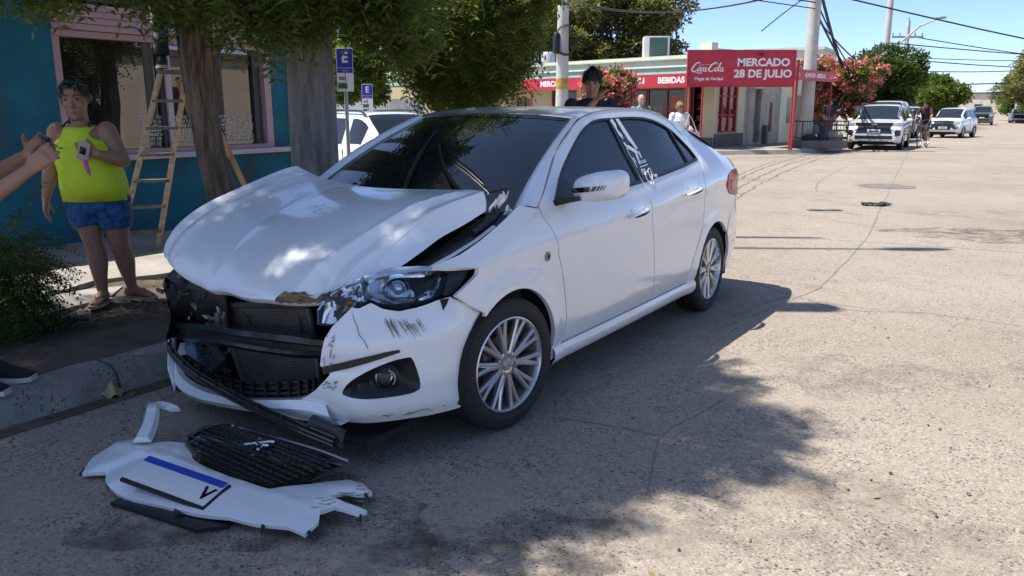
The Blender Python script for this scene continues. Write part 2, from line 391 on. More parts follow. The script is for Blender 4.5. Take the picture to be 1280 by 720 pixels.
# manhole cover and a squashed rag on the far carriageway
mb = MB(); c = GX(1108, 233); mb.lathe([(.52,.003),(.52,.007),(.36,.009),(.35,.004),(.33,.009),(.001,.0095)], 28, Matrix.Translation((c[0], c[1], 0))); tag(mb.build('manhole_cover', pmat('cast_iron', (.20,.18,.16), rough=.7, var=.4)), 'round iron manhole cover set in the crossing', 'manhole')
mb = MB(); c = GX(1095, 257); r_ = random.Random(2)
mb.grid(lambda a, b: (c[0]+(a-.5)*.42, c[1]+(b-.5)*.22+.05*math.sin(a*9), .01+.035*abs(math.sin(a*7+b*5))), 10, 6); tag(mb.build('rag', M_BLK if 'M_BLK' in globals() else pmat('rag_black', (.02,.02,.02), rough=.9), recalc=True), 'crumpled dark rag lying flat on the road near the manhole', 'rag')
mb = MB(); c = GX(1031, 263); mb.grid(lambda a, b: (c[0]+(a-.5)*.5, c[1]+(b-.5)*.16, .006+.008*abs(math.sin(a*6))), 8, 3); tag(mb.build('cardboard_scrap', pmat('scrap_grey', (.12,.12,.12), rough=.9), recalc=True), 'flat grey scrap lying on the road left of the rag', 'scrap')
# --- near kerb: straight, then round the corner into the side street
def kerb_line():
    P = [(W(s, 3.85)) for s in np.arange(-5, 6.61, .6)]
    a0 = W(6.6, 3.85); c = a0+Vector((NX, NY, 0))*1.6; e = Vector((-.68, .733, 0))
    for i in range(1, 9):
        an = i/8*R(76); d = Vector((-NX*math.cos(an)+SX*math.sin(an), -NY*math.cos(an)+SY*math.sin(an), 0)); P.append(c+d*1.6)
    for i in range(1, 14): P.append(P[-1]+e*1.2)
    return P
KP = kerb_line()
def offs(P, d):
    o = []
    for i in range(len(P)):
        t = (P[min(i+1, len(P)-1)]-P[max(i-1, 0)]).normalized(); o.append(P[i]+Vector((-t.y, t.x, 0))*d)
    return o
K = [offs(KP, d) for d in (-.012, .0, .035, .07, .20, .22)]; kz = (-.03, .004, .115, .148, .152, .08)
def krough(p, k): return .007*math.sin(p.x*9+k)*math.sin(p.y*7+k*2)+.004*math.sin(p.x*31+k*1.7)
mb = MB(); 
def kring(i, f):
    r = []
    for k in range(6):
        p = K[k][i].lerp(K[k][i+1], f) if f else K[k][i].copy(); r.append(Vector((p.x+krough(p, k), p.y+krough(p, k+3), max(dip(p.x, p.y), -.2)+kz[k]+krough(p, k+5)*.6)))
    return r
for i in range(len(KP)-1):            # one concrete length per run, with open joints
    mb = MB(); mb.loft([kring(i, .012 if f == 0 else f) for f in (0, .15, .3, .45, .6, .75, .9, .985)]); 
    if i == 0: kerb = bpy.data.objects.new('kerb', None); COL.objects.link(kerb); tag(kerb, kind='structure')
    mb.build('kerb_stone', M_KERB, kerb, recalc=True, ang=50)
# thin gutter line of silt along the kerb foot
G1, G2 = offs(KP, -.013), offs(KP, -.09)
mb = MB(); mb.loft([[Vector((a.x, a.y, dip(a.x, a.y)+.012)), Vector((b.x, b.y, dip(b.x, b.y)+.004))] for a, b in zip(G1, G2)], caps=False, close=False); tag(mb.build('gutter_silt', pmat('silt', (.13,.105,.08), rough=.95, var=.5, vscale=9, bump=.5, bscale=90), recalc=True), kind='structure')
# earth strip
rd = random.Random(4)
def earth(a, b):
    s = -5+12.5*a; n = 4.06+1.9*b; return W(s, n, .135+.018*math.sin(s*3.1+n*2)*math.sin(n*4.3-s)+.01*math.sin(s*9.3)*math.sin(n*11)-.02*(1-b))
mb = MB(); mb.grid(earth, 110, 18); tag(mb.build('earth_strip', M_DIRT, recalc=True), kind='structure')
# pavement slabs: two rows along the teal wall, ragged outer edge
pv = bpy.data.objects.new('pavement', None); COL.objects.link(pv); tag(pv, kind='structure')
edge = lambda s: 5.78+.10*math.sin(s*2.3+.5)+.06*math.sin(s*6.1)
for i in range(9):
    s0 = -3.2+1.35*i; s1 = s0+1.335
    for j, (n0, n1) in enumerate(((None, 6.78), (6.79, 7.82))):
        mb = MB(); tilt = rd.uniform(-.006, .006)
        if n0 is None:
            pts = [W(s0+.335*k*3.98/1.335/3*1.0 if 0 else s0+(s1-s0)*k/10, edge(s0+(s1-s0)*k/10)+rd.uniform(-.03, .03)) for k in range(11)]+[W(s1, n1), W(s0, n1)]
        else: pts = [W(s0, n0), W(s1, n0), W(s1, n1), W(s0, n1)]
        mb.prism([(p.x, p.y) for p in pts], .02, .168+tilt); mb.build('paving_slab', M_PAVE, pv, recalc=True)
mb = MB(); pts = [W(.2,5.05), W(.9,5.0), W(1.7,5.12), W(2.5,5.22), W(3.05,5.35), W(3.3,5.6), W(3.1,5.72), W(1.6,5.74), W(.2,5.74)]
mb.prism([(p.x, p.y) for p in pts], .05, .163); mb.build('broken_slab', M_PAVE, pv, recalc=True)
mb = MB(); pts = [W(9.0,7.85)] ; e = Vector((-.68,.733,0))
q = offs(KP, .21); pl = [W(7.3,4.1)]+[q[i] for i in range(19, len(q))]+[q[-1]+Vector((-2.2,-2.0,0)), W(7.3,10.5), W(7.3,6.0)]
mb.prism([(p.x, p.y) for p in pl], -.2, .02); mb.build('corner_slab', M_PAVE, pv, recalc=True)
# ---------------------------------------------------------------- hero: crashed white sedan
M_PAINT = pmat('white_paint', (.84, .85, .86), rough=.22, coat=1.0, var=.05, vscale=2.5)
M_BLK = pmat('black_plastic', (.012, .012, .013), rough=.42, bump=.05, bscale=300)
M_BLKG = pmat('gloss_black', (.008, .008, .009), rough=.06, coat=.6)
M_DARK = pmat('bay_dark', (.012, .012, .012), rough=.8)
M_GLASS = pmat('tinted_glass', (.010, .013, .014), rough=.015, spec=.6, coat=.25)
M_RUB = pmat('tyre_rubber', (.022, .021, .021), rough=.75, var=.35, vscale=14, bump=.06, bscale=120)
M_ALLOY = pmat('alloy', (.62, .61, .60), rough=.28, metal=.85)
M_CHROME = pmat('chrome', (.8, .8, .8), rough=.08, metal=1.0)
M_RADI = pmat('radiator_core', (.24, .20, .17), rough=.6, metal=.3, var=.3, vscale=30)
M_STEEL = pmat('bare_steel', (.35, .34, .32), rough=.4, metal=.7, var=.3, vscale=20)
M_BEAM = pmat('beam_black', (.014, .015, .017), rough=.28, var=.4, vscale=16, coat=.3)
M_STICK = pmat('sticker_white', (.78, .78, .78), rough=.4)
M_TORN = pmat('torn_edge', (.20, .13, .07), rough=.8, var=.85, vscale=35, bump=.5, bscale=60, stretch=(1, .35, 1))
M_SCUFF = pmat('scuff_mark', (.20, .19, .18), rough=.7, var=.6, vscale=60)
M_PRIM = pmat('primer_grey', (.30, .31, .33), rough=.5, var=.3, vscale=20)
M_RED = pmat('tail_red', (.42, .012, .02), rough=.22, spec=.3)
M_AMB = pmat('amber_lens', (.55, .20, .04), rough=.15)
M_BLUEB = pmat('blue_grey_plastic', (.10, .16, .22), rough=.5)
def lens_mat(name, tint=(1, 1, 1), g=.12):
    m = bpy.data.materials.new(name); m.use_nodes = True; n = m.node_tree.nodes; l = m.node_tree.links
    n.remove(n['Principled BSDF']); a = n.new('ShaderNodeBsdfTransparent'); a.inputs[0].default_value = (*tint, 1)
    b = n.new('ShaderNodeBsdfGlossy'); b.inputs['Roughness'].default_value = .03
    fr = n.new('ShaderNodeFresnel'); fr.inputs[0].default_value = 1.5; mx = n.new('ShaderNodeMixShader')
    l.new(fr.outputs[0], mx.inputs[0]); l.new(a.outputs[0], mx.inputs[1]); l.new(b.outputs[0], mx.inputs[2]); l.new(mx.outputs[0], n['Material Output'].inputs[0]); return m
M_LENS = lens_mat('clear_lens', (.92, .94, .96))
CARP = (-.704, 3.955, 0.0)
hero = thing('sedan_car', 'white four door sedan with smashed front end and buckled bonnet parked at the kerb', 'car', CARP, R(237))
def arc(cx, cz, r, a0, a1, n=14):
    return [(cx+r*math.cos(R(a0+(a1-a0)*i/n)), cz+r*math.sin(R(a0+(a1-a0)*i/n))) for i in range(n+1)]
def hull(name, outer, holes=(), step=.04, lip=.022, mat=None, sides=(1, -1), fn=side, label=None):
    for sg in sides:
        mb = MB(); patch(mb, outer, (lambda x, z, s=sg: (lambda p: (p[0], p[1]*s, p[2]))(fn(x, z))), holes, step, (0, sg, 0), lip)
        o = mb.build(name, mat or M_PAINT, hero, ang=40)
        yield sg, o
GAPL = [(-.31, .985), (-.40, 1.045), (-.65, 1.215), (-.96, 1.352), (-1.11, 1.402), (-1.30, 1.432), (-1.52, 1.446), (-1.8, 1.450), (-2.06, 1.432), (-2.31, 1.375), (-2.46, 1.29)]
def inset(fn, d):
    def g(a, b):
        p = fn(a, b); return (p[0], p[1]-d, p[2])
    return g
# --- doors
fwin = smooth_poly([(-.47,.990),(-.66,1.135),(-.97,1.293),(-1.16,1.362),(-1.30,1.386),(-1.455,1.392),(-1.465,1.2),(-1.49,1.03),(-1.0,1.008)], keep=(0,5,7), n=4)
rwin = smooth_poly([(-1.525,1.033),(-1.505,1.2),(-1.50,1.393),(-1.75,1.396),(-1.94,1.386),(-2.12,1.352),(-2.30,1.288),(-2.43,1.195),(-2.475,1.112),(-2.17,1.082)], keep=(0,2,8), n=4)
fdoor = [(-.47,.30),(-.475,.44),(-.425,.70),(-.385,.86),(-.335,.95),(-.335,.998),(-.43,1.055),(-.66,1.212),(-.965,1.349),(-1.11,1.398),(-1.30,1.428),(-1.478,1.441),(-1.466,1.2),(-1.502,.93),(-1.555,.40),(-1.555,.30)]
rdoor = [(-1.562,.30),(-1.562,.40),(-1.509,.93),(-1.473,1.2),(-1.485,1.441),(-1.8,1.445),(-2.05,1.427),(-2.30,1.368),(-2.45,1.275),(-2.545,1.13),(-2.43,.98),(-2.42,.80),(-2.37,.66),(-2.25,.50),(-2.185,.40),(-2.175,.30)]
fdoors = dict(hull('front_door', fdoor, [fwin])); rdoors = dict(hull('rear_door', rdoor, [rwin]))
for outl, doors in ((fwin, fdoors), (rwin, rdoors)):
    for sg in (1, -1):
        mb = MB(); patch(mb, outl, lambda x, z, s=sg: (x, (ycar(x, z)-.009)*s, z), (), .06, (0, sg, 0), 0)
        mb.build('window', M_GLASS, doors[sg])
def ribbon(pts, w, th, fn=side, off=.004, sg=1):
    """a strip standing off the body side along a side-view line"""
    mb = MB(); rings = []
    P = pts
    for i, p in enumerate(P):
        a, b = P[max(i-1, 0)], P[min(i+1, len(P)-1)]; dx, dz = b[0]-a[0], b[1]-a[1]; L = math.hypot(dx, dz); nx, nz = -dz/L, dx/L
        q = []
        for t, o in ((-1, -.01), (-.9, off), (.9, off), (1, -.01)):
            x, z = p[0]+nx*t*w/2, p[1]+nz*t*w/2; r = fn(x, z); q.append((r[0], (r[1]+o)*sg, r[2]))
        rings.append(q)
    mb.loft(rings, caps=False, close=False); return mb
for sg in (1, -1):
    # black pillar trims, belt mouldings, quarter light divider
    mb = MB(); patch(mb, [(-1.422,1.398),(-1.470,1.398),(-1.463,1.2),(-1.498,1.02),(-1.475,1.02),(-1.436,1.2)], lambda x, z, s=sg: (x, (ycar(x, z)+.002)*s, z), (), .05, (0, sg, 0), .012); mb.build('pillar_trim', M_BLKG, fdoors[sg], recalc=False)
    mb = MB(); patch(mb, [(-1.480,1.398),(-1.560,1.398),(-1.545,1.2),(-1.555,1.02),(-1.512,1.02),(-1.476,1.2)], lambda x, z, s=sg: (x, (ycar(x, z)+.002)*s, z), (), .05, (0, sg, 0), .012); mb.build('pillar_trim', M_BLKG, rdoors[sg])
    ribbon([(-.50,.992),(-.75,.998),(-1.0,1.006),(-1.25,1.016),(-1.485,1.028)], .016, .004, sg=sg).build('belt_moulding', M_BLK, fdoors[sg], recalc=True)
    ribbon([(-1.53,1.030),(-1.8,1.05),(-2.17,1.08),(-2.46,1.109)], .016, .004, sg=sg).build('belt_moulding', M_BLK, rdoors[sg], recalc=True)
    ribbon([(-2.225,1.318),(-2.26,1.2),(-2.285,1.092)], .022, .004, sg=sg).build('window_divider', M_BLK, rdoors[sg], recalc=True)
    loop = fwin+[fwin[0]]
    ribbon([p for p in loop if True], .014, .003, sg=sg).build('window_seal', M_BLK, fdoors[sg], recalc=True)
    ribbon(rwin+[rwin[0]], .014, .003, sg=sg).build('window_seal', M_BLK, rdoors[sg], recalc=True)
# mirror sail
for sg in (1, -1):
    mb = MB(); patch(mb, [(-.47,.992),(-.66,1.132),(-.70,1.0)], lambda x, z, s=sg: (x, (ycar(x, z)+.004)*s, z), (), .04, (0, sg, 0), .012); mb.build('mirror_sail', M_BLK, fdoors[sg])
# --- handles
def handle(sg, x, z, dr):
    y = ycar(x, z); mb = MB()
    pts = [(x+.115, y+.006, z-.012), (x+.09, y+.026, z-.006), (x+.03, y+.037, z+.002), (x-.03, y+.037, z+.008), (x-.09, y+.026, z+.014), (x-.115, y+.006, z+.016)]
    mb.tube([(p[0], p[1]*sg, p[2]) for p in pts], [.010, .015, .016, .016, .015, .010], n=10, flat=.6)
    o = mb.build('handle', M_PAINT, dr)
    mb = MB(); mb.tube([(p[0], (p[1]+.0085)*sg, p[2]-.004) for p in pts[1:5]], [.010, .0145, .0145, .010], n=8, flat=.6); mb.build('handle_trim', M_BLKG, o)
    mb = MB(); mb.ball((x+.02, (y-.012)*sg, z+.004), (.075, .018, .032), 14, 8); mb.build('handle_recess', M_PAINT, o)
for sg in (1, -1):
    handle(sg, -1.29, .865, fdoors[sg]); handle(sg, -2.17, .915, rdoors[sg])
# --- front wings
fend = [(-.46,.235),(-.467,.44),(-.417,.70),(-.377,.86),(-.327,.95),(-.322,.985),(-.25,1.0),(-.18,1.015),(-.105,.988),(.02,.945),(.16,.898),(.30,.855),(.44,.826),(.30,.805),(.235,.795),(.235,.765),(.30,.735),(.375,.700),(.30,.645),(.225,.598)]+arc(0,.31,.352,51,186,20)+[(-.352,.235)]
fender = {}
for sg, o in hull('front_wing', fend, step=.03): fender[sg] = o
# torn-off repeater: bare hole ringed by chipped paint
mb = MB(); y = ycar(-.30,.765); Mx = Matrix.Translation((-.30, y+.001, .765)) @ Matrix.Rotation(R(-90), 4, 'X')
mb.lathe([(.024,0),(.024,.006),(.014,.009),(.012,.003),(.001,.002)], 18, Mx); mb.build('repeater_socket', M_STEEL, fender[1])
mb = MB(); mb.lathe([(.011,.0045),(.0005,.0046)], 12, Mx); mb.build('repeater_hole', M_DARK, fender[1])
# --- sills
for sg in (1, -1):
    mb = MB(); rings = []
    for i in range(13):
        x = -.36-(2.297-.36)*i/12
        rings.append([(x, (ycar(x,.30)+o)*sg, z) for o, z in ((-.03,.298),(.004,.292),(.014,.275),(.012,.235),(-.01,.205),(-.10,.19))])
    mb.loft(rings, caps=False, close=False); mb.build('side_sill', M_PAINT, hero, recalc=True)
# --- quarter panels and rear bumper
quar = [(-2.183,.235),(-2.183,.37),(-2.25,.49),(-2.37,.645),(-2.427,.79),(-2.44,.98),(-2.555,1.128),(-2.46,1.285),(-2.31,1.372),(-2.4,1.378),(-2.58,1.318),(-2.8,1.232),(-3.0,1.150),(-3.1,1.108),(-3.25,1.088),(-3.40,1.065),(-3.5,1.045),(-3.50,1.02),(-3.1,.995),(-2.96,.965),(-2.93,.905),(-3.0,.83),(-3.2,.80),(-3.2,.775),(-3.05,.66),(-2.905,.56)]+arc(-2.652,.31,.352,135,-12,20)+[(-2.29,.235)]
quarter = {}
for sg, o in hull('quarter_panel', quar, step=.035): quarter[sg] = o
def tailx(x, z): return side(x, z)
tl = smooth_poly([(-3.09,.993),(-2.97,.962),(-2.94,.905),(-3.01,.835),(-3.22,.805),(-3.42,.80),(-3.50,.86),(-3.50,.94),(-3.44,.985),(-3.25,1.0)], n=3)
for sg, o in hull('tail_light', tl, step=.04, mat=M_RED, fn=lambda x, z: (x, ycar(x, z)+.006, z)):
    mb = MB(); patch(mb, [(-3.02,.93),(-3.06,.86),(-3.25,.85),(-3.28,.90)], lambda x, z, s=sg: (x, (ycar(x, z)+.009)*s, z), (), .04, (0, sg, 0), .004); mb.build('reflector', pmat('tail_inner', (.22,.01,.015), rough=.15), o)
rb = [(-2.91,.552),(-3.05,.652),(-3.2,.768),(-3.45,.775),(-3.6,.77),(-3.6,.40),(-3.55,.24),(-3.35,.215),(-2.99,.235)]+arc(-2.652,.31,.354,192,136,8)
RB = MB()
for sg in (1, -1):
    patch(RB, rb, lambda x, z, s=sg: (x, (ycar(x, z)+.004*sstep(.7,.6,z))*s, z), (), .04, (0, sg, 0), .02)
RB.grid(lambda a, b: (-3.60-.05*(1-(2*a-1)**2)-.03*math.sin(math.pi*b), (2*a-1)*.672, .24+b*.54), 14, 6)
RB.build('rear_bumper', M_PAINT, hero)
# --- roof skin with A pillars and cant rails
def ze(x):
    g = sorted(GAPL+[(-2.62,1.30),(-2.85,1.212),(-3.1,1.108)]); return spl_tab(g, x)
ZC = [(-2.75,1.345),(-2.6,1.385),(-2.4,1.418),(-2.0,1.456),(-1.6,1.466),(-1.3,1.458),(-.98,1.422)]
def roof(a, b):
    t = 2*b-1
    x = (-1.00-.09*t*t)*(1-a)+(-2.58-.03*t*t)*a
    z0 = ze(x); y = ycar(x, z0)+.001; zc = spl_tab(ZC, x)
    return (x, y*t, zc-(zc-z0-.004)*abs(t)**3.2)
mb = MB(); mb.grid(roof, 40, 32)
for sg in (1, -1): mb.grid(lambda a, b, s=sg: (lambda p: (p[0], p[1]*1.0-s*.012*b, p[2]-.018*b))(roof(a, 1.0 if s > 0 else 0.0)), 40, 1); roof_o = mb.build('roof', M_PAINT, hero, recalc=True)
def ws(t, k):
    bx, by, bz = -.25+.25*(1-t*t), .70*t, .98-.05*(1-t*t); tx, ty, tz = -1.005-.09*t*t, .537*t, 1.421-.028*abs(t)**2.6
    b = .03*4*k*(1-k)
    return (bx+(tx-bx)*k+b*.4, by+(ty-by)*k, bz+(tz-bz)*k+b)
mb = MB(); mb.grid(lambda a, b: ws((2*a-1)*.985, b), 28, 16); wsc = mb.build('windscreen', M_GLASS, hero, recalc=True)
mb = MB()
for sg in (1, -1):
    mb.grid(lambda a, b, s=sg: (lambda p: (p[0]-.002*0, p[1], p[2]+.002))(ws(s*(.955+.03*b), a)), 14, 1)
mb.grid(lambda a, b: (lambda p: (p[0], p[1], p[2]+.003))(ws((2*a-1)*.985, .955+.045*b)), 20, 1)
mb.build('windscreen_band', M_BLKG, wsc, recalc=True)
for sg in (1, -1):
    mb = MB(); rings = []
    for i in range(15):
        k = i/14; p = Vector(ws(.985, k)); gx = lerp_tab([(0,-.30),(.15,-.40),(.45,-.65),(.85,-.96),(1,-1.09)], k); gz = ze(gx); g = Vector((gx, ycar(gx, gz), gz+.006))
        mid = (p+g)/2+Vector((.010, .018, .020))*(1-.35*k)
        mid2 = p*.8+g*.2+Vector((.012, .012, .018))*(1-.35*k)
        ring = [p+Vector((0,-.004,-.012)), p+Vector((.004,.003,.006)), mid2, mid, g+Vector((.004,.006,.004)), g, g+Vector((0,-.03,-.01))]
        rings.append([(q.x, q.y*sg, q.z) for q in ring])
    mb.loft(rings, caps=False, close=False); mb.build('windscreen_pillar', M_PAINT, hero, recalc=True)
# --- rear glass, boot lid
def rearg(a, b):
    t = 2*a-1; x0, z0 = -2.60-.03*t*t, spl_tab(ZC, -2.60)-(spl_tab(ZC, -2.60)-ze(-2.63)-.004)*abs(t)**3.2
    x1, z1 = -3.10+.02*t*t, 1.118-.015*t*t; y0 = ycar(-2.63, ze(-2.63)); y1 = ycar(-3.05, 1.13)-.0
    return (x0+(x1-x0)*b, t*(y0+(y1-y0)*b), z0+(z1-z0)*b+.02*math.sin(math.pi*b))
mb = MB(); mb.grid(rearg, 16, 10); mb.build('rear_window', M_GLASS, hero, recalc=True)
def boot(a, b):
    t = 2*a-1
    prof = [(-3.10,1.120),(-3.25,1.115),(-3.42,1.112),(-3.50,1.10),(-3.545,1.05),(-3.575,.95),(-3.59,.78)]
    k = b*6; i = min(5, int(k)); k -= i; x = prof[i][0]+(prof[i+1][0]-prof[i][0])*k; z = prof[i][1]+(prof[i+1][1]-prof[i][1])*k
    ye = (ycar(max(x, -3.5), min(z, 1.06))-.012) if b < .55 else .60
    ye = min(ye, .66 if b < .5 else .60)
    return (x-.04*(1-t*t)*sstep(.4, .7, b), t*ye, z-.030*abs(t)**4*(1-sstep(.6,1,b)))
mb = MB(); mb.grid(boot, 18, 18); mb.build('boot_lid', M_PAINT, hero, recalc=True)
# --- bonnet: buckled upwards, its left strip folded down
HF = [(0.660,-0.738,0.772),(0.690,-0.645,0.727),(0.715,-0.540,0.697),(0.735,-0.397,0.672),(0.760,-0.223,0.665),(0.770,0.069,0.672),(0.750,0.227,0.678),(0.690,0.351,0.689),(0.620,0.418,0.711),(0.550,0.465,0.744)]
HRr = [(-0.200,-0.730,1.139),(-0.175,-0.540,1.092),(-0.150,-0.348,1.068),(-0.115,-0.077,1.059),(-0.085,0.207,1.067),(-0.060,0.442,1.079),(-0.040,0.573,1.088),(-0.010,0.679,1.089)]
HRt = [(0.660,-0.738,0.772),(0.610,-0.772,0.824),(0.510,-0.804,0.897),(0.350,-0.815,0.972),(0.100,-0.812,1.047),(-0.110,-0.776,1.112),(-0.200,-0.730,1.139)]
HLf = [(0.550,0.465,0.744),(0.430,0.463,0.833),(0.300,0.488,0.918),(0.150,0.558,1.022),(-0.010,0.679,1.089)]
HLo = [(0.400,0.560,0.811),(0.310,0.583,0.854),(0.210,0.606,0.902),(0.110,0.658,0.950),(0.020,0.712,1.005)]
rnd = random.Random(3)
def wob(x, y, s=1.0):
    return (math.sin(x*7.1*s+1.3)*math.sin(y*5.3*s+.4)+.5*math.sin(x*13.7*s+y*9.1*s))
def bonnet(u, v):
    F_, B_, L_, R_ = crv(HF, u), crv(HRr, u), crv(HRt, v), crv(HLf, v)
    c = [crv(HF, 0), crv(HF, 1), crv(HRr, 0), crv(HRr, 1)]
    P = F_*(1-v)+B_*v+L_*(1-u)+R_*u-(c[0]*(1-u)*(1-v)+c[1]*u*(1-v)+c[2]*(1-u)*v+c[3]*u*v)
    P.z += .040*4*u*(1-u)*(1-(1-2*v)**2)**.7*(1 if v < .5 else (1-(2*v-1)**3))
    ed = sstep(0, .08, v)*sstep(1, .88, v)
    r1 = .10+.03*v                                   # crisp right-hand ridge
    P.z += ed*(.013*math.exp(-abs(u-r1)/.028)-.020*sstep(r1, .0, u)*sstep(0, .05, u))
    c1 = .66+.20*v; w1 = .16                           # long fold running from the screen to the lamp
    q = (u-c1)/w1
    if 0 < q < 1: P.z -= .010*ed*(1-abs(2*q-1))*1.0
    P.z += .010*ed*math.exp(-abs(u-c1)/.030)
    c2 = .42-.10*v                                    # shallow pressed line
    P.z -= .006*ed*math.exp(-abs(u-c2)/.02)
    d = math.exp(-((u-.47)/.085)**2-(v/.17)**2)        # buckles behind the front edge
    P.z += .006*d*math.cos((u-.47-.10*v)*50); P.x -= .005*d*math.cos((u-.45)*40)
    P.z -= .014*math.exp(-((u-.76)/.10)**2-((v-.08)/.08)**2)
    P.z += .010*math.exp(-((u-.80+.5*v)/.035)**2)*sstep(.45, .1, v)*sstep(0, .06, v)
    P.z += .0010*wob(u*1.4, v*1.7)
    return P
mb = MB(); NU, NV = 90, 60
mb.grid(lambda a, b: bonnet(a, b), NU, NV)
# folded flap and turned-in rims
mb.grid(lambda a, b: crv(HLf, b).lerp(crv(HLo, b), a)+Vector((0, .010, .0))*math.sin(math.pi*a), 4, NV)
mb.grid(lambda a, b: bonnet(a, 0)+Vector((-.02*b-.01*(b > .5), 0, -.026*b)), NU, 2)
mb.grid(lambda a, b: bonnet(0, b)+Vector((0, .012*a, -.03*a)), 2, NV)
bm_ = mb.build('bonnet', M_PAINT, hero, ang=28, recalc=True)
# torn, rusty strip on the front lip
mb = MB(); rr_ = random.Random(5)
def torn(a, b):
    u = .62+.31*a; w = (.060+.03*math.sin(a*9+.5)+.02*math.sin(a*23+1))*(max(0, math.sin(math.pi*a))**.4)
    v = b*w; p = bonnet(u, v); return p+Vector((.006, 0, .005-.012*(1-b)+.003*math.sin(a*60+b*9)))
mb.grid(torn, 40, 5); tr = mb.build('torn_edge', M_TORN, bm_, ang=20, recalc=True)
mb = MB()
for k in range(30):
    a = rr_.uniform(.1, .9); p = Vector(torn(a, rr_.random()*.8)); d = Vector(torn(min(1, a+.16), .5))-Vector(torn(a, .5)); d = d*rr_.uniform(.3, .8)+Vector((0, 0, rr_.uniform(-.008, .004)))
    mb.tube([p, p+d*.5+Vector((.004, 0, .004)), p+d], [.003, .003, .001], n=4)
mb.build('torn_fibres', pmat('torn_fibre', (.32, .24, .15), rough=.9, var=.6, vscale=50), tr)
# --- front bumper, left half with its ragged top edge
bo = [(1.150,.590),(1.06,.645),(.99,.685),(.915,.678),(.83,.658),(.77,.652),(.70,.668),(.655,.690),(.60,.672),(.557,.676),(.515,.640),(.475,.60),(.448,.553),(.434,.498),(.424,.44),(.47,.41),(.45,.385),(.40,.335),(.345,.295),(.292,.268),(.35,.225),(.42,.205),(.50,.192),(.62,.188),(.75,.19),(.88,.188),(1.022,.195)]
ang_pts = []
mb = MB()
# wheel-arch edge of the bumper
bo += [(1.004,.31),(1.024,.42),(1.068,.51),(1.125,.580)]
fogh = smooth_poly([(.520,.338),(.560,.388),(.660,.440),(.770,.468),(.800,.452),(.822,.345),(.80,.318),(.735,.311),(.620,.309),(.540,.320)], n=3)
moul = [(.434,.436),(.567,.474),(.695,.500),(.752,.506),(.755,.495),(.633,.462),(.495,.424),(.439,.405)]
def bumpd(u, z):
    p = bump(u, z); e = sstep(.60, .66, z)*.006*math.sin(u*37)
    k = math.exp(-((z-.250)/.03)**2)*sstep(.4, .6, u)*.010          # lower character line
    g = -.010*math.exp(-((z-.45-.13*(u-.55))/.018)**2)*sstep(.42, .5, u)*sstep(.80, .72, u)
    cr = .012*math.exp(-((u-.58-(z-.5)*.6)/.012)**2)*sstep(.50, .56, z)  # split beside the lamp
    q = bump(u, z, k+g+e-cr*.6)
    return q
patch(mb, bo, bumpd, [fogh], .028, (1, .6, 0), .020)
bumper = mb.build('front_bumper', M_PAINT, hero, ang=38)
mb = MB(); patch(mb, moul, lambda u, z: bump(u, z, .003), (), .03, (1, .6, 0), .015); mb.build('bumper_moulding', M_BLK, bumper)
def fogp(u, z):
    k = min(1, edge_dist(fogh, np.array([[u, z]]))[0]/.045)
    return bump(u, z, -.004-.045*k)
mb = MB(); patch(mb, fogh, fogp, (), .018, (1, .6, 0), 0); fg = mb.build('fog_light_bezel', M_BLK, bumper)
fp = Vector(bump(.705, .386, -.046)); fn_ = (Vector(bump(.705,.386,.1))-Vector(bump(.705,.386,0))).normalized(); fn_ = (fn_+Vector((.3, 0, 0))).normalized()
MF = Matrix.Translation(fp) @ fn_.to_track_quat('Z', 'Y').to_matrix().to_4x4()
mb = MB(); mb.lathe([(.058,-.01),(.056,.012),(.046,.020),(.043,.014)], 28, MF); fl = mb.build('fog_light_ring', M_BLK, fg)
mb = MB(); mb.lathe([(.043,.012),(.035,.001),(.018,-.008),(.001,-.010)], 24, MF); mb.build('fog_light_reflector', M_CHROME, fg)
mb = MB(); mb.lathe([(.043,.013),(.03,.022),(.012,.026),(.001,.027)], 24, MF); mb.build('fog_light', M_LENS, fg)
# scuffs on the bumper corner
mb = MB(); rs = random.Random(11)
for k in range(46):
    u0 = .70+rs.random()*.13; z0 = .60+rs.random()*.025-(u0-.78)*.12; L = rs.uniform(.02, .06)
    patch(mb, [(u0, z0), (u0+.0022, z0), (u0+.0022+L*.42, z0-L), (u0+.001+L*.42, z0-L)], lambda u, z: bumpd(u, z) if 0 else bump(u, z, .0055), (), .05, (1, .6, 0), 0)
for k in range(16):
    u0 = .44+rs.random()*.05; z0 = .43+rs.random()*.13; L = rs.uniform(.01, .03)
    patch(mb, [(u0, z0), (u0+.006, z0+.002), (u0+.010, z0+L)], lambda u, z: bump(u, z, .006), (), .05, (1, .6, 0), 0)
for k in range(12):
    u0 = .42+rs.random()*.07; z0 = .345+rs.random()*.035; L = rs.uniform(.008, .02)
    patch(mb, [(u0, z0), (u0+L, z0+.004), (u0+L*.8, z0+.010)], lambda u, z: bump(u, z, .006), (), .05, (1, .6, 0), 0)
for k in range(14):
    u0 = .62+rs.random()*.3; z0 = .215+rs.random()*.022; L = rs.uniform(.02, .06)
    patch(mb, [(u0, z0), (u0+L, z0+.003), (u0+L*.5, z0+.006)], lambda u, z: bump(u, z, .007), (), .05, (1, .6, 0), 0)
mb.build('scuff_marks', M_SCUFF, bumper)['kind'] = 'stuff'
# crack beside the lamp
mb = MB(); cp = [(.560,.665),(.575,.63),(.590,.61),(.600,.575),(.622,.55),(.635,.52)]
mb.tube([bump(u, z, .003) for u, z in cp], .0015, n=5); mb.build('crack', M_SCUFF, bumper)
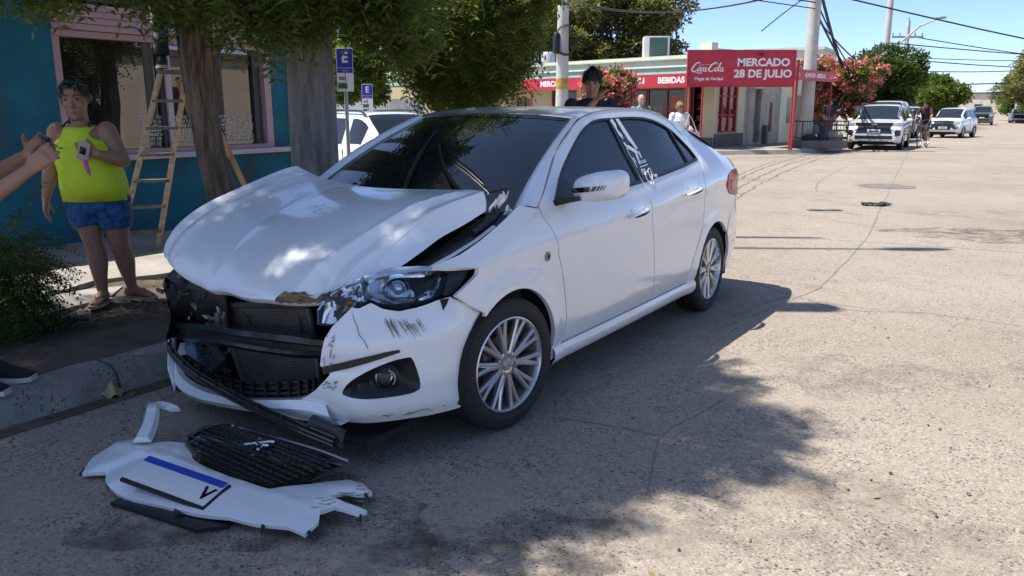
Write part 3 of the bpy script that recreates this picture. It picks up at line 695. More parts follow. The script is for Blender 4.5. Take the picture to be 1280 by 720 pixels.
# lower lip running to the right, dropped at its far end
lt = [(.60,-.76,.30),(.66,-.72,.235),(.70,-.64,.18),(.75,-.42,.165),(.80,-.10,.20),(.815,.15,.25),(.80,.34,.285),(.775,.44,.275)]
lm = [(.63,-.76,.24),(.69,-.71,.17),(.735,-.60,.13),(.785,-.38,.14),(.83,-.08,.185),(.835,.17,.225),(.815,.36,.25),(.785,.47,.235)]
lb = [(.60,-.75,.12),(.66,-.71,.085),(.715,-.56,.085),(.765,-.33,.115),(.80,-.07,.155),(.80,.17,.18),(.795,.36,.195),(.755,.50,.195)]
mb = MB(); mb.loft([[crv(c, i/24)+o for c, o in ((lt, Vector((-.06, 0, -.005))), (lt, Vector((0, 0, 0))), (lm, Vector((0, 0, 0))), (lb, Vector((0, 0, 0))), (lb, Vector((-.08, 0, .0))))] for i in range(25)], caps=False, close=False)
mb.build('bumper_lip', M_PAINT, hero, recalc=True)
mb = MB()    # upstanding right end of the lip
mb.loft([[Vector((.60,-.79,.33)), Vector((.66,-.77,.33))], [Vector((.63,-.77,.25)), Vector((.70,-.735,.20))], [Vector((.66,-.72,.16)), Vector((.745,-.63,.11))]], caps=False, close=False)
e_ = mb.build('lip_end', M_PAINT, hero, recalc=True); s_ = e_.modifiers.new('thickness', 'SOLIDIFY'); s_.thickness = .006
# long black trim hanging diagonally
st = [(.70,-.70,.335),(.74,-.62,.31),(.80,-.39,.27),(.84,-.14,.25),(.88,.14,.235),(.89,.39,.215),(.87,.58,.185)]
mb = MB()
for dz, dx, r in ((.014,-.008,.006),(.0,.002,.008),(-.015,.006,.007)):
    mb.tube([crv(st, i/30)+Vector((dx, 0, dz)) for i in range(31)], r, n=8)
mb.grid(lambda a, b: crv(st, a)+Vector((-.004, 0, .022-.044*b)), 30, 2)
for i in range(9):
    p = crv(st, .08+i*.1); mb.box(p+Vector((.000, 0, 0)), (.012, .008, .046), rot=Euler((.25, 0, 0)))
mb.build('hanging_trim', M_BEAM, hero, recalc=False)
mb = MB(); 
mb.grid(lambda a, b: crv([(.80,.40,.235),(.82,.55,.225),(.80,.58,.205)], a).lerp(crv([(.845,.40,.205),(.85,.52,.190),(.85,.60,.170)], a), b)+Vector((0,0,.012*math.sin(b*3.1))), 10, 4)
mb.tube([(.85,.42,.198),(.855,.52,.183),(.855,.61,.163)], .008, n=8)
o_ = mb.build('splitter_tray', pmat('grey_plastic', (.030,.030,.033), rough=.4, var=.3, vscale=20), hero, recalc=True)
# small rolls of lower black grille behind the lip
mb = MB(); lg0 = [(.64,-.66,.26),(.70,-.35,.235),(.75,-.05,.27),(.745,.20,.315),(.71,.33,.345)]
for k in range(5):
    mb.tube([crv(lg0, i/16)+Vector((.006*k, 0, -.021*k)) for i in range(17)], .0075, n=6)
for i in range(14):
    p = crv(lg0, i/13); mb.box(p+Vector((.012, 0, -.042)), (.022, .012, .10))
mb.build('lower_grille', M_BLK, hero)
# --- inside the nose
mb = MB(); pu = [(.50,-.52,.50),(.50,.10,.585),(.50,.14,.18),(.50,-.42,.12)]
def radp(a, b): return Vector(pu[0]).lerp(Vector(pu[1]), a).lerp(Vector(pu[3]).lerp(Vector(pu[2]), a), b)+Vector((.012*math.sin(a*9+b*4)+.02*a, 0, 0))
RN = 52
for k in range(RN):
    for i in range(8):
        a0, a1 = i/8, (i+1)/8; b0, b1 = (k+.1)/RN, (k+.72)/RN
        q = [radp(a0, b0), radp(a1, b0), radp(a1, b1), radp(a0, b1)]
        mb.add(q+[radp(a0, b1)-Vector((.012, 0, 0)), radp(a1, b1)-Vector((.012, 0, 0))], [(0, 1, 2, 3), (3, 2, 5, 4)])
rad = mb.build('radiator', M_RADI, hero); 
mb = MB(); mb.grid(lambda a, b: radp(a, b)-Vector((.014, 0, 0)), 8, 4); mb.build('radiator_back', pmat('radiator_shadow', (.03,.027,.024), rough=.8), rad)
mb = MB()
for a in (0, 1): mb.tube([radp(a, i/6)+Vector((.004, 0, 0)) for i in range(7)], .014, n=8)
mb.tube([radp(i/6, -.03)+Vector((.006, 0, 0)) for i in range(7)], .016, n=8)
mb.build('radiator_tank', pmat('tank_metal', (.16,.15,.14), rough=.5, metal=.5, var=.4), rad)
bt = [(.56,-.80,.40),(.61,-.74,.412),(.66,-.44,.455),(.70,-.12,.485),(.70,.14,.505),(.67,.33,.505),(.60,.48,.50)]
bb = [(.56,-.80,.32),(.61,-.74,.322),(.66,-.45,.362),(.70,-.13,.392),(.70,.14,.408),(.67,.32,.425),(.60,.48,.43)]
mb = MB()
mb.loft([[crv(bt, t)+Vector((-.05, 0, 0)), crv(bt, t), crv(bt, t).lerp(crv(bb, t), .22)+Vector((.018, 0, 0)), crv(bt, t).lerp(crv(bb, t), .40)+Vector((-.004, 0, 0)), crv(bt, t).lerp(crv(bb, t), .60)+Vector((-.004, 0, 0)), crv(bt, t).lerp(crv(bb, t), .80)+Vector((.016, 0, 0)), crv(bb, t), crv(bb, t)+Vector((-.05, 0, 0))] for t in [i/30 for i in range(31)]])
mb.build('crash_beam', M_BEAM, hero, recalc=True)
mb = MB()   # slam panel and stays
mb.tube([crv([(.50,-.72,.64),(.56,-.4,.655),(.60,0,.65),(.58,.25,.65),(.5,.45,.66)], i/16) for i in range(17)], .022, n=8)
mb.tube([(.52,-.60,.63),(.54,-.585,.5),(.55,-.57,.42)], .016, n=8); mb.tube([(.50,-.50,.64),(.52,-.49,.5)], .012, n=6)
mb.build('slam_panel', pmat('slam_panel', (.035,.035,.037), rough=.5, var=.4), hero)
mb = MB(); mb.tube([(.56,-.62,.452),(.57,-.52,.455),(.56,-.44,.47)], .012, n=8); mb.box((.57,-.475,.462), (.03,.03,.06)); mb.tube([(.565,-.45,.43),(.56,-.44,.50)], .009, n=6)
mb.build('tow_bracket', M_STEEL, hero)
mb = MB(); Mh = Matrix.Translation((.56,-.51,.255)) @ Matrix.Rotation(R(80), 4, 'Y') @ Matrix.Rotation(R(12), 4, 'X')
mb.lathe([(.001,.012),(.016,.014),(.03,.018),(.048,.016),(.052,.008),(.05,-.01),(.03,-.02)], 24, Mh); mb.build('horn', pmat('horn_metal', (.05,.065,.08), rough=.4, metal=.4), hero)
mb = MB(); mb.box((.56,-.70,.235), (.06,.075,.13), rot=Euler((.15,0,.2)), bev=.012); mb.tube([(.57,-.70,.29),(.565,-.70,.325)], .018, n=10); mb.box((.57,-.655,.20), (.05,.05,.06), bev=.01)
mb.build('washer_bottle', M_BLUEB, hero)
mb = MB()
for k in range(9):
    r_ = random.Random(40+k); a = Vector((.52, r_.uniform(-.66, -.44), r_.uniform(.36, .42))); b = Vector((.53, r_.uniform(-.62, -.46), r_.uniform(.14, .24)))
    mb.tube([crv([a, a.lerp(b, .3)+Vector((.03, r_.uniform(-.06, .06), 0)), a.lerp(b, .7)+Vector((.02, r_.uniform(-.06, .06), 0)), b], i/12) for i in range(13)], r_.choice((.005, .007, .010)), n=6)
mb.build('hose', pmat('hose_grey', (.10,.10,.095), rough=.5), hero)
mb = MB()
mb.tube([crv([(.54,-.66,.60),(.57,-.60,.55),(.56,-.52,.57),(.57,-.47,.50),(.55,-.50,.42)], i/20) for i in range(21)], .011, n=7)
mb.tube([crv([(.55,-.70,.52),(.585,-.62,.50),(.57,-.55,.455)], i/12) for i in range(13)], .016, n=8)
mb.build('coolant_pipe', pmat('pipe_alloy', (.30,.29,.28), rough=.45, metal=.6, var=.4), hero)
mb = MB(); mb.grid(lambda a, b: Vector((.53+.03*math.sin(a*5), -.62+.10*a, .64-.30*b))+Vector((.012*math.sin(b*14), 0, 0)), 6, 10); mb.build('bent_bracket', pmat('bracket_dirty', (.13,.115,.10), rough=.6, metal=.3, var=.5), hero, recalc=True)
for k, (y0, z0, y1, z1) in enumerate(((.02,.55,.05,.44),(-.22,.42,-.16,.40),(-.35,.50,-.30,.45))):
    mb = MB(); mb.tube([(.525,y0,z0),(.535,(y0+y1)/2+.02,(z0+z1)/2),(.525,y1,z1)], .004, n=5); mb.build('loose_wire', M_BLK, hero)
mb = MB(); q = random.Random(9)   # crushed right-hand lamp box and arch liner
def crush(a, b):
    p = Vector((.50+.12*math.sin(math.pi*b)*(1-.3*a), -.84+.42*a, .69-.31*b))
    return p+Vector((.018*math.sin(a*13+b*9), .010*math.sin(b*12+a*7), .012*math.sin(a*14+b*5)))
mb.grid(crush, 18, 14); mb.build('crushed_lamp', pmat('crushed_black', (.016,.017,.019), rough=.45), hero, ang=20)
mb = MB()
for k in range(12):
    c = crush(q.random(), q.random()); mb.box(c+Vector((.03, 0, 0)), (q.uniform(.008,.016), q.uniform(.03,.09), q.uniform(.008,.022)), rot=Euler((q.uniform(-.6,.6), q.uniform(-.4,.4), q.uniform(-.6,.6))))
mb.build('broken_bits', M_BLKG, hero)['kind'] = 'stuff'
mb = MB()   # right end cover of the opening
mb.grid(lambda a, b: Vector((.30+.33*a, -.85+.05*a**2+.03*math.sin(b*8), .52-.36*b)), 8, 8); mb.build('arch_liner', M_BLK, hero)
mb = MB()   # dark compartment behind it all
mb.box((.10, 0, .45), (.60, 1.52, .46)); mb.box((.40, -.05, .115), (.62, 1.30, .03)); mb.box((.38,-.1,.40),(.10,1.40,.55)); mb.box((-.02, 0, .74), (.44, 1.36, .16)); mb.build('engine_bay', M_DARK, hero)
mb = MB(); mb.box((-1.6, 0, .26), (2.7, 1.5, .14)); mb.box((-1.75,0,.62), (2.6,1.56,.62)); mb.box((-3.1,0,.62), (.7,1.36,.62)); mb.box((-1.75, 0, 1.1), (1.3, 1.02, .48)); mb.build('floor_light_block', M_DARK, hero)  # floor plus dark boxes added inside the body to block light
for cx in (0, -2.652):
    for sg in (1, -1):
        mb = MB(); rings = [[(cx+.365*math.cos(R(a)), sg*y, .31+.365*math.sin(R(a))) for a in range(-15, 196, 10)] for y in (.835, .70, .56)]
        mb.loft(rings, caps=False, close=False); mb.add([(cx+.365*math.cos(R(a)), sg*.56, .31+.365*math.sin(R(a))) for a in range(-15, 196, 10)], [tuple(range(22))]); mb.build('wheel_arch', M_DARK, hero)
# bay gap beside the bonnet: rail, hinge and torn cowl
mb = MB(); gp = [(.46,.60,.76),(.34,.64,.80),(.18,.68,.87),(.02,.71,.945),(-.10,.73,.985)]
mb.loft([[crv(gp, t)+Vector((0,-.10,-.02)), crv(gp, t)+Vector((0,-.03,.0)), crv(gp, t)+Vector((0,.02,-.012)), crv(gp, t)+Vector((0,.055,-.03)), crv(gp, t)+Vector((0,.06,-.09))] for t in [i/20 for i in range(21)]], caps=False, close=False)
mb.build('inner_wing', M_BLK, hero, recalc=True)
mb = MB(); mb.tube([(.10,.70,.915),(-.02,.715,.965),(-.10,.70,.99)], [.014,.02,.014], n=8); mb.box((-.02,.70,.97), (.12,.03,.03), rot=Euler((0,.45,.1)), bev=.008); mb.build('bonnet_hinge', M_BLK, hero)
mb = MB(); mb.tube([(.36,.665,.80),(.25,.70,.84),(.12,.725,.885),(.0,.74,.935)], .014, n=7, flat=.5); mb.build('wing_rail', M_PAINT, hero)
mb = MB()
for k, (p, s) in enumerate((((-.05,.715,1.03), .055), ((-.10,.725,1.045), .05), ((-.115,.735,.985), .05))):
    r_ = random.Random(k); mb.grid(lambda a, b: Vector(p)+Vector((s*(a-.5)+.012*math.sin(b*5+k), .6*s*(b-.5), s*1.1*(b-.5)+.014*math.sin(a*6+k*2))), 6, 6)
o_ = mb.build('torn_cowl', M_PAINT, hero, recalc=True); o_.modifiers.new('thickness', 'SOLIDIFY').thickness = .003
mb = MB(); mb.grid(lambda a, b: Vector((-.20+.20*(1-(2*a-1)**2)-.10*b+.04, (2*a-1)*.74, .955-.04*(1-(2*a-1)**2)+.0*b)), 20, 3); mb.build('scuttle', M_BLK, hero, recalc=True)
# --- left headlamp
hl = [(.40,.60),(.385,.655),(.42,.715),(.50,.757),(.60,.778),(.70,.793),(.80,.803),(.90,.808),(.985,.800),(1.005,.775),(.985,.735),(.955,.70),(.915,.683),(.83,.664),(.77,.658),(.70,.676),(.655,.698),(.60,.678),(.555,.680),(.51,.640),(.46,.60)]
mb = MB(); patch(mb, hl, lambda u, z: bump(u, z, -.006-.0*u), (), .03, (1, .6, .3), .012); lamp = mb.build('headlamp', M_LENS, hero)
mb = MB(); patch(mb, [(p[0], p[1]) for p in hl], lambda u, z: bump(u, z, -.060-.016*math.sin(u*26)-.010*math.sin(z*70)), (), .03, (1, .6, .3), 0); mb.build('lamp_housing', pmat('lamp_inner', (.86,.87,.88), rough=.16, metal=.9), lamp)
mb = MB()
def lampstrip(pts, o0, o1, w):
    mb.loft([[bump(u, z+w, o0), bump(u, z, o0+.01), bump(u, z-w, o1)] for u, z in pts], caps=False, close=False)
lampstrip([(.50,.742),(.60,.763),(.70,.778),(.80,.788),(.90,.793),(.965,.788)], -.03, -.05, .008)
lampstrip([(.965,.785),(.975,.76),(.955,.725),(.92,.70)], -.03, -.06, .010)
lampstrip([(.62,.70),(.66,.713),(.70,.70),(.76,.675),(.83,.68),(.90,.697)], -.035, -.06, .008)
mb.build('lamp_trim', pmat('lamp_silver', (.70,.71,.73), rough=.2, metal=.9), lamp, recalc=True)
for (u, z, r, d, nm, mt) in ((.795,.722,.052,-.075,'lamp_reflector',M_CHROME), (.62,.735,.040,-.075,'lamp_reflector',M_CHROME), (.90,.745,.040,-.06,'lamp_reflector',M_CHROME)):
    c = Vector(bump(u, z, d)); nn = (Vector(bump(u, z, .1))-Vector(bump(u, z, 0))).normalized()+Vector((.5, 0, 0)); nn.normalize()
    Mx = Matrix.Translation(c) @ nn.to_track_quat('Z', 'Y').to_matrix().to_4x4()
    mb = MB(); mb.lathe([(r,.035),(r*.97,.03),(r*.8,.005),(r*.5,-.015),(r*.2,-.02),(.001,-.021)], 22, Mx); mb.build(nm, mt, lamp)
    if r > .05:
        mb = MB(); mb.lathe([(r*.70,.006),(r*.62,.020),(r*.38,.030),(r*.2,.033),(.001,.034)], 22, Mx); mb.build('lamp_projector', pmat('projector_glass', (.62,.68,.75), rough=.05, coat=1, metal=.6), lamp)
mb = MB(); patch(mb, [(.47,.64),(.52,.655),(.545,.69),(.50,.70),(.46,.675)], lambda u, z: bump(u, z, -.03), (), .03, (1,.6,.3), .01); mb.build('turn_signal', M_AMB, lamp)
mb = MB()
for k in range(14):
    u, z = q.uniform(.40,.56), q.uniform(.62,.73); c = Vector(bump(u, z, q.uniform(-.03,.004))); mb.box(c, (q.uniform(.004,.01), q.uniform(.02,.06), q.uniform(.008,.02)), rot=Euler((q.uniform(-.8,.8), q.uniform(-.5,.5), q.uniform(-1,1))))
mb.build('broken_lamp_bits', pmat('broken_lamp', (.07,.073,.08), rough=.15, coat=.6, var=.6, vscale=30), lamp)['kind'] = 'stuff'
mb = MB(); patch(mb, [(.94,.804),(1.02,.804),(1.10,.806),(1.125,.79),(1.09,.752),(1.03,.705),(.995,.69),(.955,.695),(.985,.735),(1.005,.775)], lambda u, z: bump(u, z, -.004), (), .03, (1,.6,.3), .01); mb.build('lamp_surround', M_BLK, hero)
# --- wing mirrors
for sg in (1, -1):
    if sg < 0: continue      # the far mirror is gone
    mb = MB(); c = Vector((-.57, .955*sg, 1.075)); ringsn = 16; prof = []
    for i in range(9):
        k = i/8; xx = .075-.16*k; s = (1-(1-min(1, k*1.6+.02))**2.2)**.5
        ring = []
        for j in range(24):
            an = 2*math.pi*j/24; cy, cz = math.cos(an), math.sin(an)
            sy = math.copysign(abs(cy)**.55, cy)*.125*s; sz = math.copysign(abs(cz)**.62, cz)*.076*s
            sz *= 1-.16*(sy*sg < 0)*abs(sy)/.125
            ring.append(c+Vector((xx-.05*abs(sy)*0-.035*max(0, sy)/.125, sy*sg if sg < 0 else sy, sz+.018*sy/.125)))
        prof.append(ring)
    mb.loft(prof, caps=True); mir = mb.build('wing_mirror', M_PAINT, hero, recalc=True)
    mb = MB(); mb.grid(lambda a, b: c+Vector((-.088, (a-.5)*.20*sg, (b-.5)*.115)), 2, 2); mb.build('mirror_glass', M_CHROME, mir)
    mb = MB(); mb.loft([[Vector((-.50+dx, y*sg, z)) for dx, z in ((.02,.990+h), (.03,1.015+h), (-.08,1.015+h), (-.08,.990+h))] for y, h in ((.77,-.004),(.82,.004),(.86,.014),(.90,.022))]); mb.build('mirror_foot', M_BLK, mir, recalc=True)
    if sg == 1:
        mb = MB()
        def ms(y, z):   # on the mirror's front face
            k = 1-abs((y-.955)/.125)**3.6; return Vector((-.57+.0775-.035*max(0, (y-.955))/.125-.018*abs((y-.955)/.125)**2.5-.010*abs((z-1.075)/.076)**2.5-.0045, y, z))
        def strip(y0, y1, z0, z1, sl=.0):
            mb.grid(lambda a, b: ms(y0+(y1-y0)*a+sl*(b-.5), z0+(z1-z0)*b+.12*(y0+(y1-y0)*a-.955))+Vector((.012, 0, 0)), 6, 3)
        strip(.862,.965,1.060,1.084)
        for y0, w in ((.975,.018),(1.000,.009),(1.015,.006),(1.028,.005)): strip(y0, y0+w, 1.060, 1.084, .012)
        mb.build('mirror_stripes', M_BLKG, mir)
# --- wipers lying on the glass
def wpt(t, k, o=.012): p = Vector(ws(t, k)); return p+Vector((.5*o, 0, .87*o))
for A, B in (((-.27,.742), (.182,.10)), ((-.005,.584), (.66,.10))):
    mb = MB(); n_ = 12
    pts = [wpt(A[0]+(B[0]-A[0])*i/n_, A[1]+(B[1]-A[1])*i/n_, .014) for i in range(n_+1)]
    mb.tube(pts, [.006]*4+[.008]*(n_-3), n=6); m_ = [wpt(A[0]+(B[0]-A[0])*k, A[1]+(B[1]-A[1])*k, .022) for k in (.35,.5,.7,.9,1.05)]
    mb.tube(m_, [.008,.010,.011,.012,.012], n=6); mb.build('wiper', pmat('wiper_black', (.012,.012,.012), rough=.85), hero)
# --- window graphics on the B pillar (door film)
mb = MB(); rs = random.Random(21)
def film(x, z): return (x, ycar(x, z)+.0045, z)
def blob(pts): patch(mb, pts, film, (), .05, (0, 1, 0), 0)
blob([(-1.435,1.385),(-1.47,1.392),(-1.485,1.36),(-1.47,1.33),(-1.50,1.30),(-1.49,1.27),(-1.46,1.30),(-1.452,1.34)])
blob([(-1.51,1.392),(-1.55,1.392),(-1.575,1.33),(-1.60,1.27),(-1.62,1.22),(-1.60,1.205),(-1.575,1.24),(-1.545,1.27),(-1.525,1.33)])
blob([(-1.47,1.25),(-1.485,1.262),(-1.50,1.24),(-1.53,1.235),(-1.575,1.215),(-1.60,1.20),(-1.585,1.18),(-1.53,1.205),(-1.49,1.22)])
blob([(-1.56,1.20),(-1.585,1.20),(-1.58,1.16),(-1.565,1.12),(-1.555,1.14)]); blob([(-1.60,1.195),(-1.622,1.20),(-1.625,1.165),(-1.612,1.155)])
blob([(-1.475,1.225),(-1.484,1.225),(-1.49,1.18),(-1.505,1.15),(-1.512,1.11),(-1.503,1.11),(-1.495,1.15),(-1.481,1.18)])
blob([(-1.500,1.165),(-1.512,1.168),(-1.525,1.14),(-1.517,1.135)])
blob([(-1.545,1.112),(-1.66,1.122),(-1.66,1.116),(-1.545,1.106)])
for i in range(8): blob([(-1.55-.014*i,1.125+.001*i),(-1.559-.014*i,1.126+.001*i),(-1.559-.014*i,1.143+.001*i),(-1.553-.014*i,1.142+.001*i)])
hp = [(-1.625,1.08),(-1.665,1.095),(-1.655,1.055),(-1.625,1.03)]; mb.tube([film(*p) for p in smooth_poly(hp, n=4)], .0032, n=4, closed=True)
hp2 = [(-1.585,1.03),(-1.60,1.00),(-1.62,.985),(-1.635,.955),(-1.615,.94),(-1.595,.955),(-1.575,.985),(-1.57,1.01)]
hp2 = [(-1.57,1.02),(-1.60,1.045),(-1.625,1.03),(-1.635,1.0),(-1.62,.97) ,(-1.60,.985),(-1.585,.97),(-1.572,.99)]
mb.tube([film(p[0], p[1]+.035) for p in smooth_poly(hp2, n=4)], .003, n=4, closed=True)
mb.build('window_sticker', M_STICK, hero)
def side_text(body, x, z, size, nm='sticker_lettering'):
    p = Vector(film(x, z)); px = Vector(film(x-.05, z)); pz = Vector(film(x, z+.05))
    M = frame(p, px-p, pz-p); text_obj(nm, body, size, M_STICK, hero, M, .0006, bold=.0008)
side_text('01', -1.575, 1.078, .058); side_text('PEI', -1.70, 1.045, .036)
# --- wheels
def make_wheel():
    w = bpy.data.objects.new('wheel', None); COL.objects.link(w); w.parent = hero
    Mx = Matrix.Rotation(R(-90), 4, 'X')          # lathe axis along +Y (outwards)
    mb = MB(); prof = [(.222,-.085),(.232,-.100),(.262,-.103),(.290,-.095),(.305,-.082),(.310,-.068)]
    for y in (-.045,-.015,.015,.045): prof += [(.3105,y-.009),(.3105,y-.005),(.302,y-.004),(.302,y+.004),(.3105,y+.005)]
    prof += [(.310,.068),(.305,.082),(.297,.090),(.290,.0945),(.287,.0935),(.270,.101),(.250,.103),(.247,.1015),(.234,.100),(.224,.088),(.216,.08)]
    mb.lathe(prof, 56, Mx); t = mb.build('tyre', M_RUB, w, ang=30)
    mb = MB(); mb.lathe([(.222,.083),(.224,.094),(.217,.097),(.212,.090),(.207,.06),(.195,.01),(.190,-.06),(.215,-.085)], 56, Mx)
    rim = mb.build('rim', M_ALLOY, w)
    mb = MB()
    for k in range(10):
        a = 2*math.pi*k/10+.1
        for dd, wd in ((-.115, 1), (.115, 1)):
            rings = []
            for r, ww, y, hh in ((.050,.013,.076,.020),(.09,.0135,.078,.022),(.14,.0125,.080,.02),(.185,.0115,.084,.018),(.213,.012,.088,.016)):
                an = a+dd*(r/.213)**.9*1.02; er = Vector((math.cos(an), 0, math.sin(an))); et = Vector((-math.sin(an), 0, math.cos(an)))
                c = er*r
                rings.append([c+et*-ww+Vector((0, y-hh, 0)), c+et*-ww*.85+Vector((0, y-.003, 0)), c+et*-ww*.3+Vector((0, y+.003, 0)), c+et*ww*.3+Vector((0, y+.003, 0)), c+et*ww*.85+Vector((0, y-.003, 0)), c+et*ww+Vector((0, y-hh, 0))])
            mb.loft(rings, caps=False, close=False)
    mb.build('spokes', M_ALLOY, w, ang=30, recalc=False)
    mb = MB(); mb.lathe([(.001,.070),(.030,.0705),(.034,.072),(.055,.076),(.060,.074),(.062,.05)], 28, Mx); hub = mb.build('hub', M_ALLOY, w)
    mb = MB(); mb.lathe([(.001,.083),(.026,.082),(.030,.078),(.031,.07)], 24, Mx); mb.build('centre_cap', pmat('cap_grey', (.45,.45,.46), rough=.35, metal=.6), hub)
    mb = MB()   # rearing lion-like badge strokes
    for pts in ([(-.012,-.014),(-.006,-.004),(0,.004),(.006,.012),(.012,.015)], [(-.002,.0),(.008,-.002),(.013,-.010)], [(.0,.006),(-.010,.010)], [(.006,.0),(.014,.004)]):
        mb.tube([(x, .0835, z) for x, z in pts], .0022, n=5)
    mb.build('badge', M_CHROME, hub)
    for k in range(4):
        a = 2*math.pi*k/4+.4; c = Vector((.047*math.cos(a), 0, .047*math.sin(a))); mb = MB()
        mb.lathe([(.0075,.07),(.0075,.083),(.001,.085)], 6, Matrix.Translation(c) @ Mx); mb.build('wheel_bolt', M_STEEL, hub)
    mb = MB(); mb.lathe([(.13,.015),(.13,.03),(.04,.03)], 32, Mx); mb.build('brake_disc', pmat('brake_disc', (.18,.17,.165), rough=.45, metal=.7), w)
    mb = MB(); mb.lathe([(.195,.0),(.001,.0)], 24, Mx); mb.build('wheel_back', M_DARK, w)
    return w
wh = make_wheel()
for i, (x, y, rz) in enumerate(((0,.748,-9),(0,-.748,171),(-2.652,.748,0),(-2.652,-.748,180))):
    w = wh if i == 0 else copy_tree(wh, hero); w.location = (x, y, .31); w.rotation_euler = (0, 0, R(rz))
# ---------------------------------------------------------------- teal shop with its big window
def wall_mat(name, c, var=.15, dirt=.0, sc=1.5, bump=.12, low=None):
    m, n, l, b, v = node_mat(name)
    k = mixc(n, l, noise(n, l, v, sc, 8, .65), tuple(x*(1-var) for x in c), tuple(min(1, x*(1+var*.5)) for x in c))
    if dirt:
        mp = n.new('ShaderNodeMapping'); mp.inputs['Scale'].default_value = (1, 1, .25); l.new(v, mp.inputs[0])
        k = mixc(n, l, noise(n, l, mp.outputs[0], 3.2, 8, .7, .52, .72), k, (dirt*.3, dirt*.27, dirt*.24))
    l.new(k, b.inputs['Base Color']); b.inputs['Roughness'].default_value = .85
    bp = n.new('ShaderNodeBump'); bp.inputs['Strength'].default_value = bump; bp.inputs['Distance'].default_value = .01; l.new(noise(n, l, v, 45, 5, .7, .2, .8), bp.inputs['Height']); l.new(bp.outputs[0], b.inputs['Normal'])
    return m
M_TEAL = wall_mat('teal_paint', (.010, .145, .222), .3, .22)
M_PINK = pmat('pink_paint', (.50, .33, .37), rough=.6, var=.08, vscale=6)
M_PINKL = pmat('pale_pink_paint', (.56, .46, .55), rough=.6, var=.08, vscale=6)
M_SHOPG = pmat('shop_glass', (.012, .013, .014), rough=.012, spec=1.0)
M_SHOPG.node_tree.nodes['Principled BSDF'].inputs['IOR'].default_value = 1.75
shop = thing('teal_shop', 'teal painted shop with a wide pink framed window beside the pavement', 'shop', W(5.3, 7.8), math.atan2(SY, SX))
def SB(mb, s0, s1, n0, n1, z0, z1, **k):     # box in shop coordinates: s along the wall, d out of it towards the road
    return mb.box(((s0+s1)/2-5.3, (n0+n1)/2-7.8, (z0+z1)/2), (s1-s0, n1-n0, z1-z0), **k)
mb = MB()
SB(mb,-6,4.17,7.8,12,.0,2.86); SB(mb,6.72,7.05,7.8,12,0,2.86); SB(mb,4.17,6.72,7.8,12,0,.95); SB(mb,4.17,6.72,7.8,12,2.46,2.86); SB(mb,4.17,6.72,9.2,12,.95,2.46)
mb.build('wall', M_TEAL, shop)
mb = MB(); SB(mb,-6,4.02,7.772,7.798,.17,.34); mb.build('plinth', M_TEAL, shop)
mb = MB(); SB(mb,6.99,7.20,7.76,7.96,.1,2.87); mb.build('corner_pilaster', M_TEAL, shop)
mb = MB(); SB(mb,4.02,6.95,7.66,7.83,.945,1.0,bev=.006); mb.build('window_sill', M_PINKL, shop)
wf = bpy.data.objects.new('window', None); COL.objects.link(wf); wf.parent = shop
mb = MB(); SB(mb,6.62,6.718,7.805,7.90,1.003,2.178); SB(mb,4.172,6.618,7.805,7.90,2.12,2.178); SB(mb,4.172,4.24,7.805,7.90,1.003,2.118); SB(mb,4.242,6.618,7.805,7.90,1.003,1.045); mb.build('frame', M_PINK, wf)
for a_, b_ in ((6.50,6.57),(5.28,5.335)): mb = MB(); SB(mb,a_,b_,7.86,7.94,1.048,2.116); mb.build('mullion', pmat('dark_frame', (.05,.04,.045), rough=.5), wf)
mb = MB(); SB(mb,5.337,5.40,7.83,7.92,1.048,2.116); mb.build('mullion', M_PINKL, wf)
mb = MB(); SB(mb,4.245,5.275,7.897,7.905,1.048,2.116); mb.build('pane', M_SHOPG, wf)
mb = MB(); SB(mb,5.405,6.498,7.897,7.905,1.048,2.116); mb.build('pane', M_SHOPG, wf)
mb = MB(); SB(mb,6.572,6.617,7.897,7.905,1.048,2.116); mb.build('pane', pmat('frosted', (.16,.15,.15), rough=.3), wf)
for k in range(4):
    mb = MB(); SB(mb,4.175,6.715,7.74-.012*k,7.80,2.182+.060*k,2.238+.060*k,bev=.006); mb.build('shutter_slat', M_PINK, shop)
# rows of small white window lettering, too small to read: one mark per letter
mb = MB(); rw = random.Random(8)
for row in range(7):
    z = 1.365-.045*row; s = 5.02+.02*row if row < 5 else 5.0
    while s < 6.47:
        L = rw.randint(2, 7)
        for k in range(L):
            if s > 6.47: break
            if not 5.275 < s < 5.42:
                t_ = rw.random(); 
                mb.box((s-5.3, 7.892-7.8, z), (.006, .002, .030)); 
                if t_ < .75: mb.box((s+.010-5.3, 7.892-7.8, z+(.012 if t_ < .4 else -.012)), (.012, .002, .006))
                if t_ > .3: mb.box((s+.018-5.3, 7.892-7.8, z), (.006, .002, .030))
            s += .031
        s += .028
o = mb.build('window_lettering', pmat('letter_white', (.75,.75,.75), rough=.6), wf); o['kind'] = 'stuff'
# ---------------------------------------------------------------- house across the near street (seen only mirrored in glass and paint)
M_BEIGE = wall_mat('beige_wall', (.50,.42,.32), .12, 0)
opp = thing('low_house', 'low beige house with flat roof on the opposite side of the street', 'house', W(19, -9.5), math.atan2(SY, SX))
mb = MB(); mb.box((0,-3,1.6), (16,5.9,3.2)); mb.build('wall', M_BEIGE, opp); mb = MB(); mb.box((0,-3,3.32), (16.3,6.2,.22)); mb.build('roof', pmat('roof_brown', (.16,.10,.07), rough=.8, var=.3), opp)
for x in (-5,-1.5,3,6): 
    mb = MB(); mb.box((x, .0, 1.6), (1.3,.10,1.2)); w_ = mb.build('window', pmat('dark_window', (.03,.03,.035), rough=.1), opp)
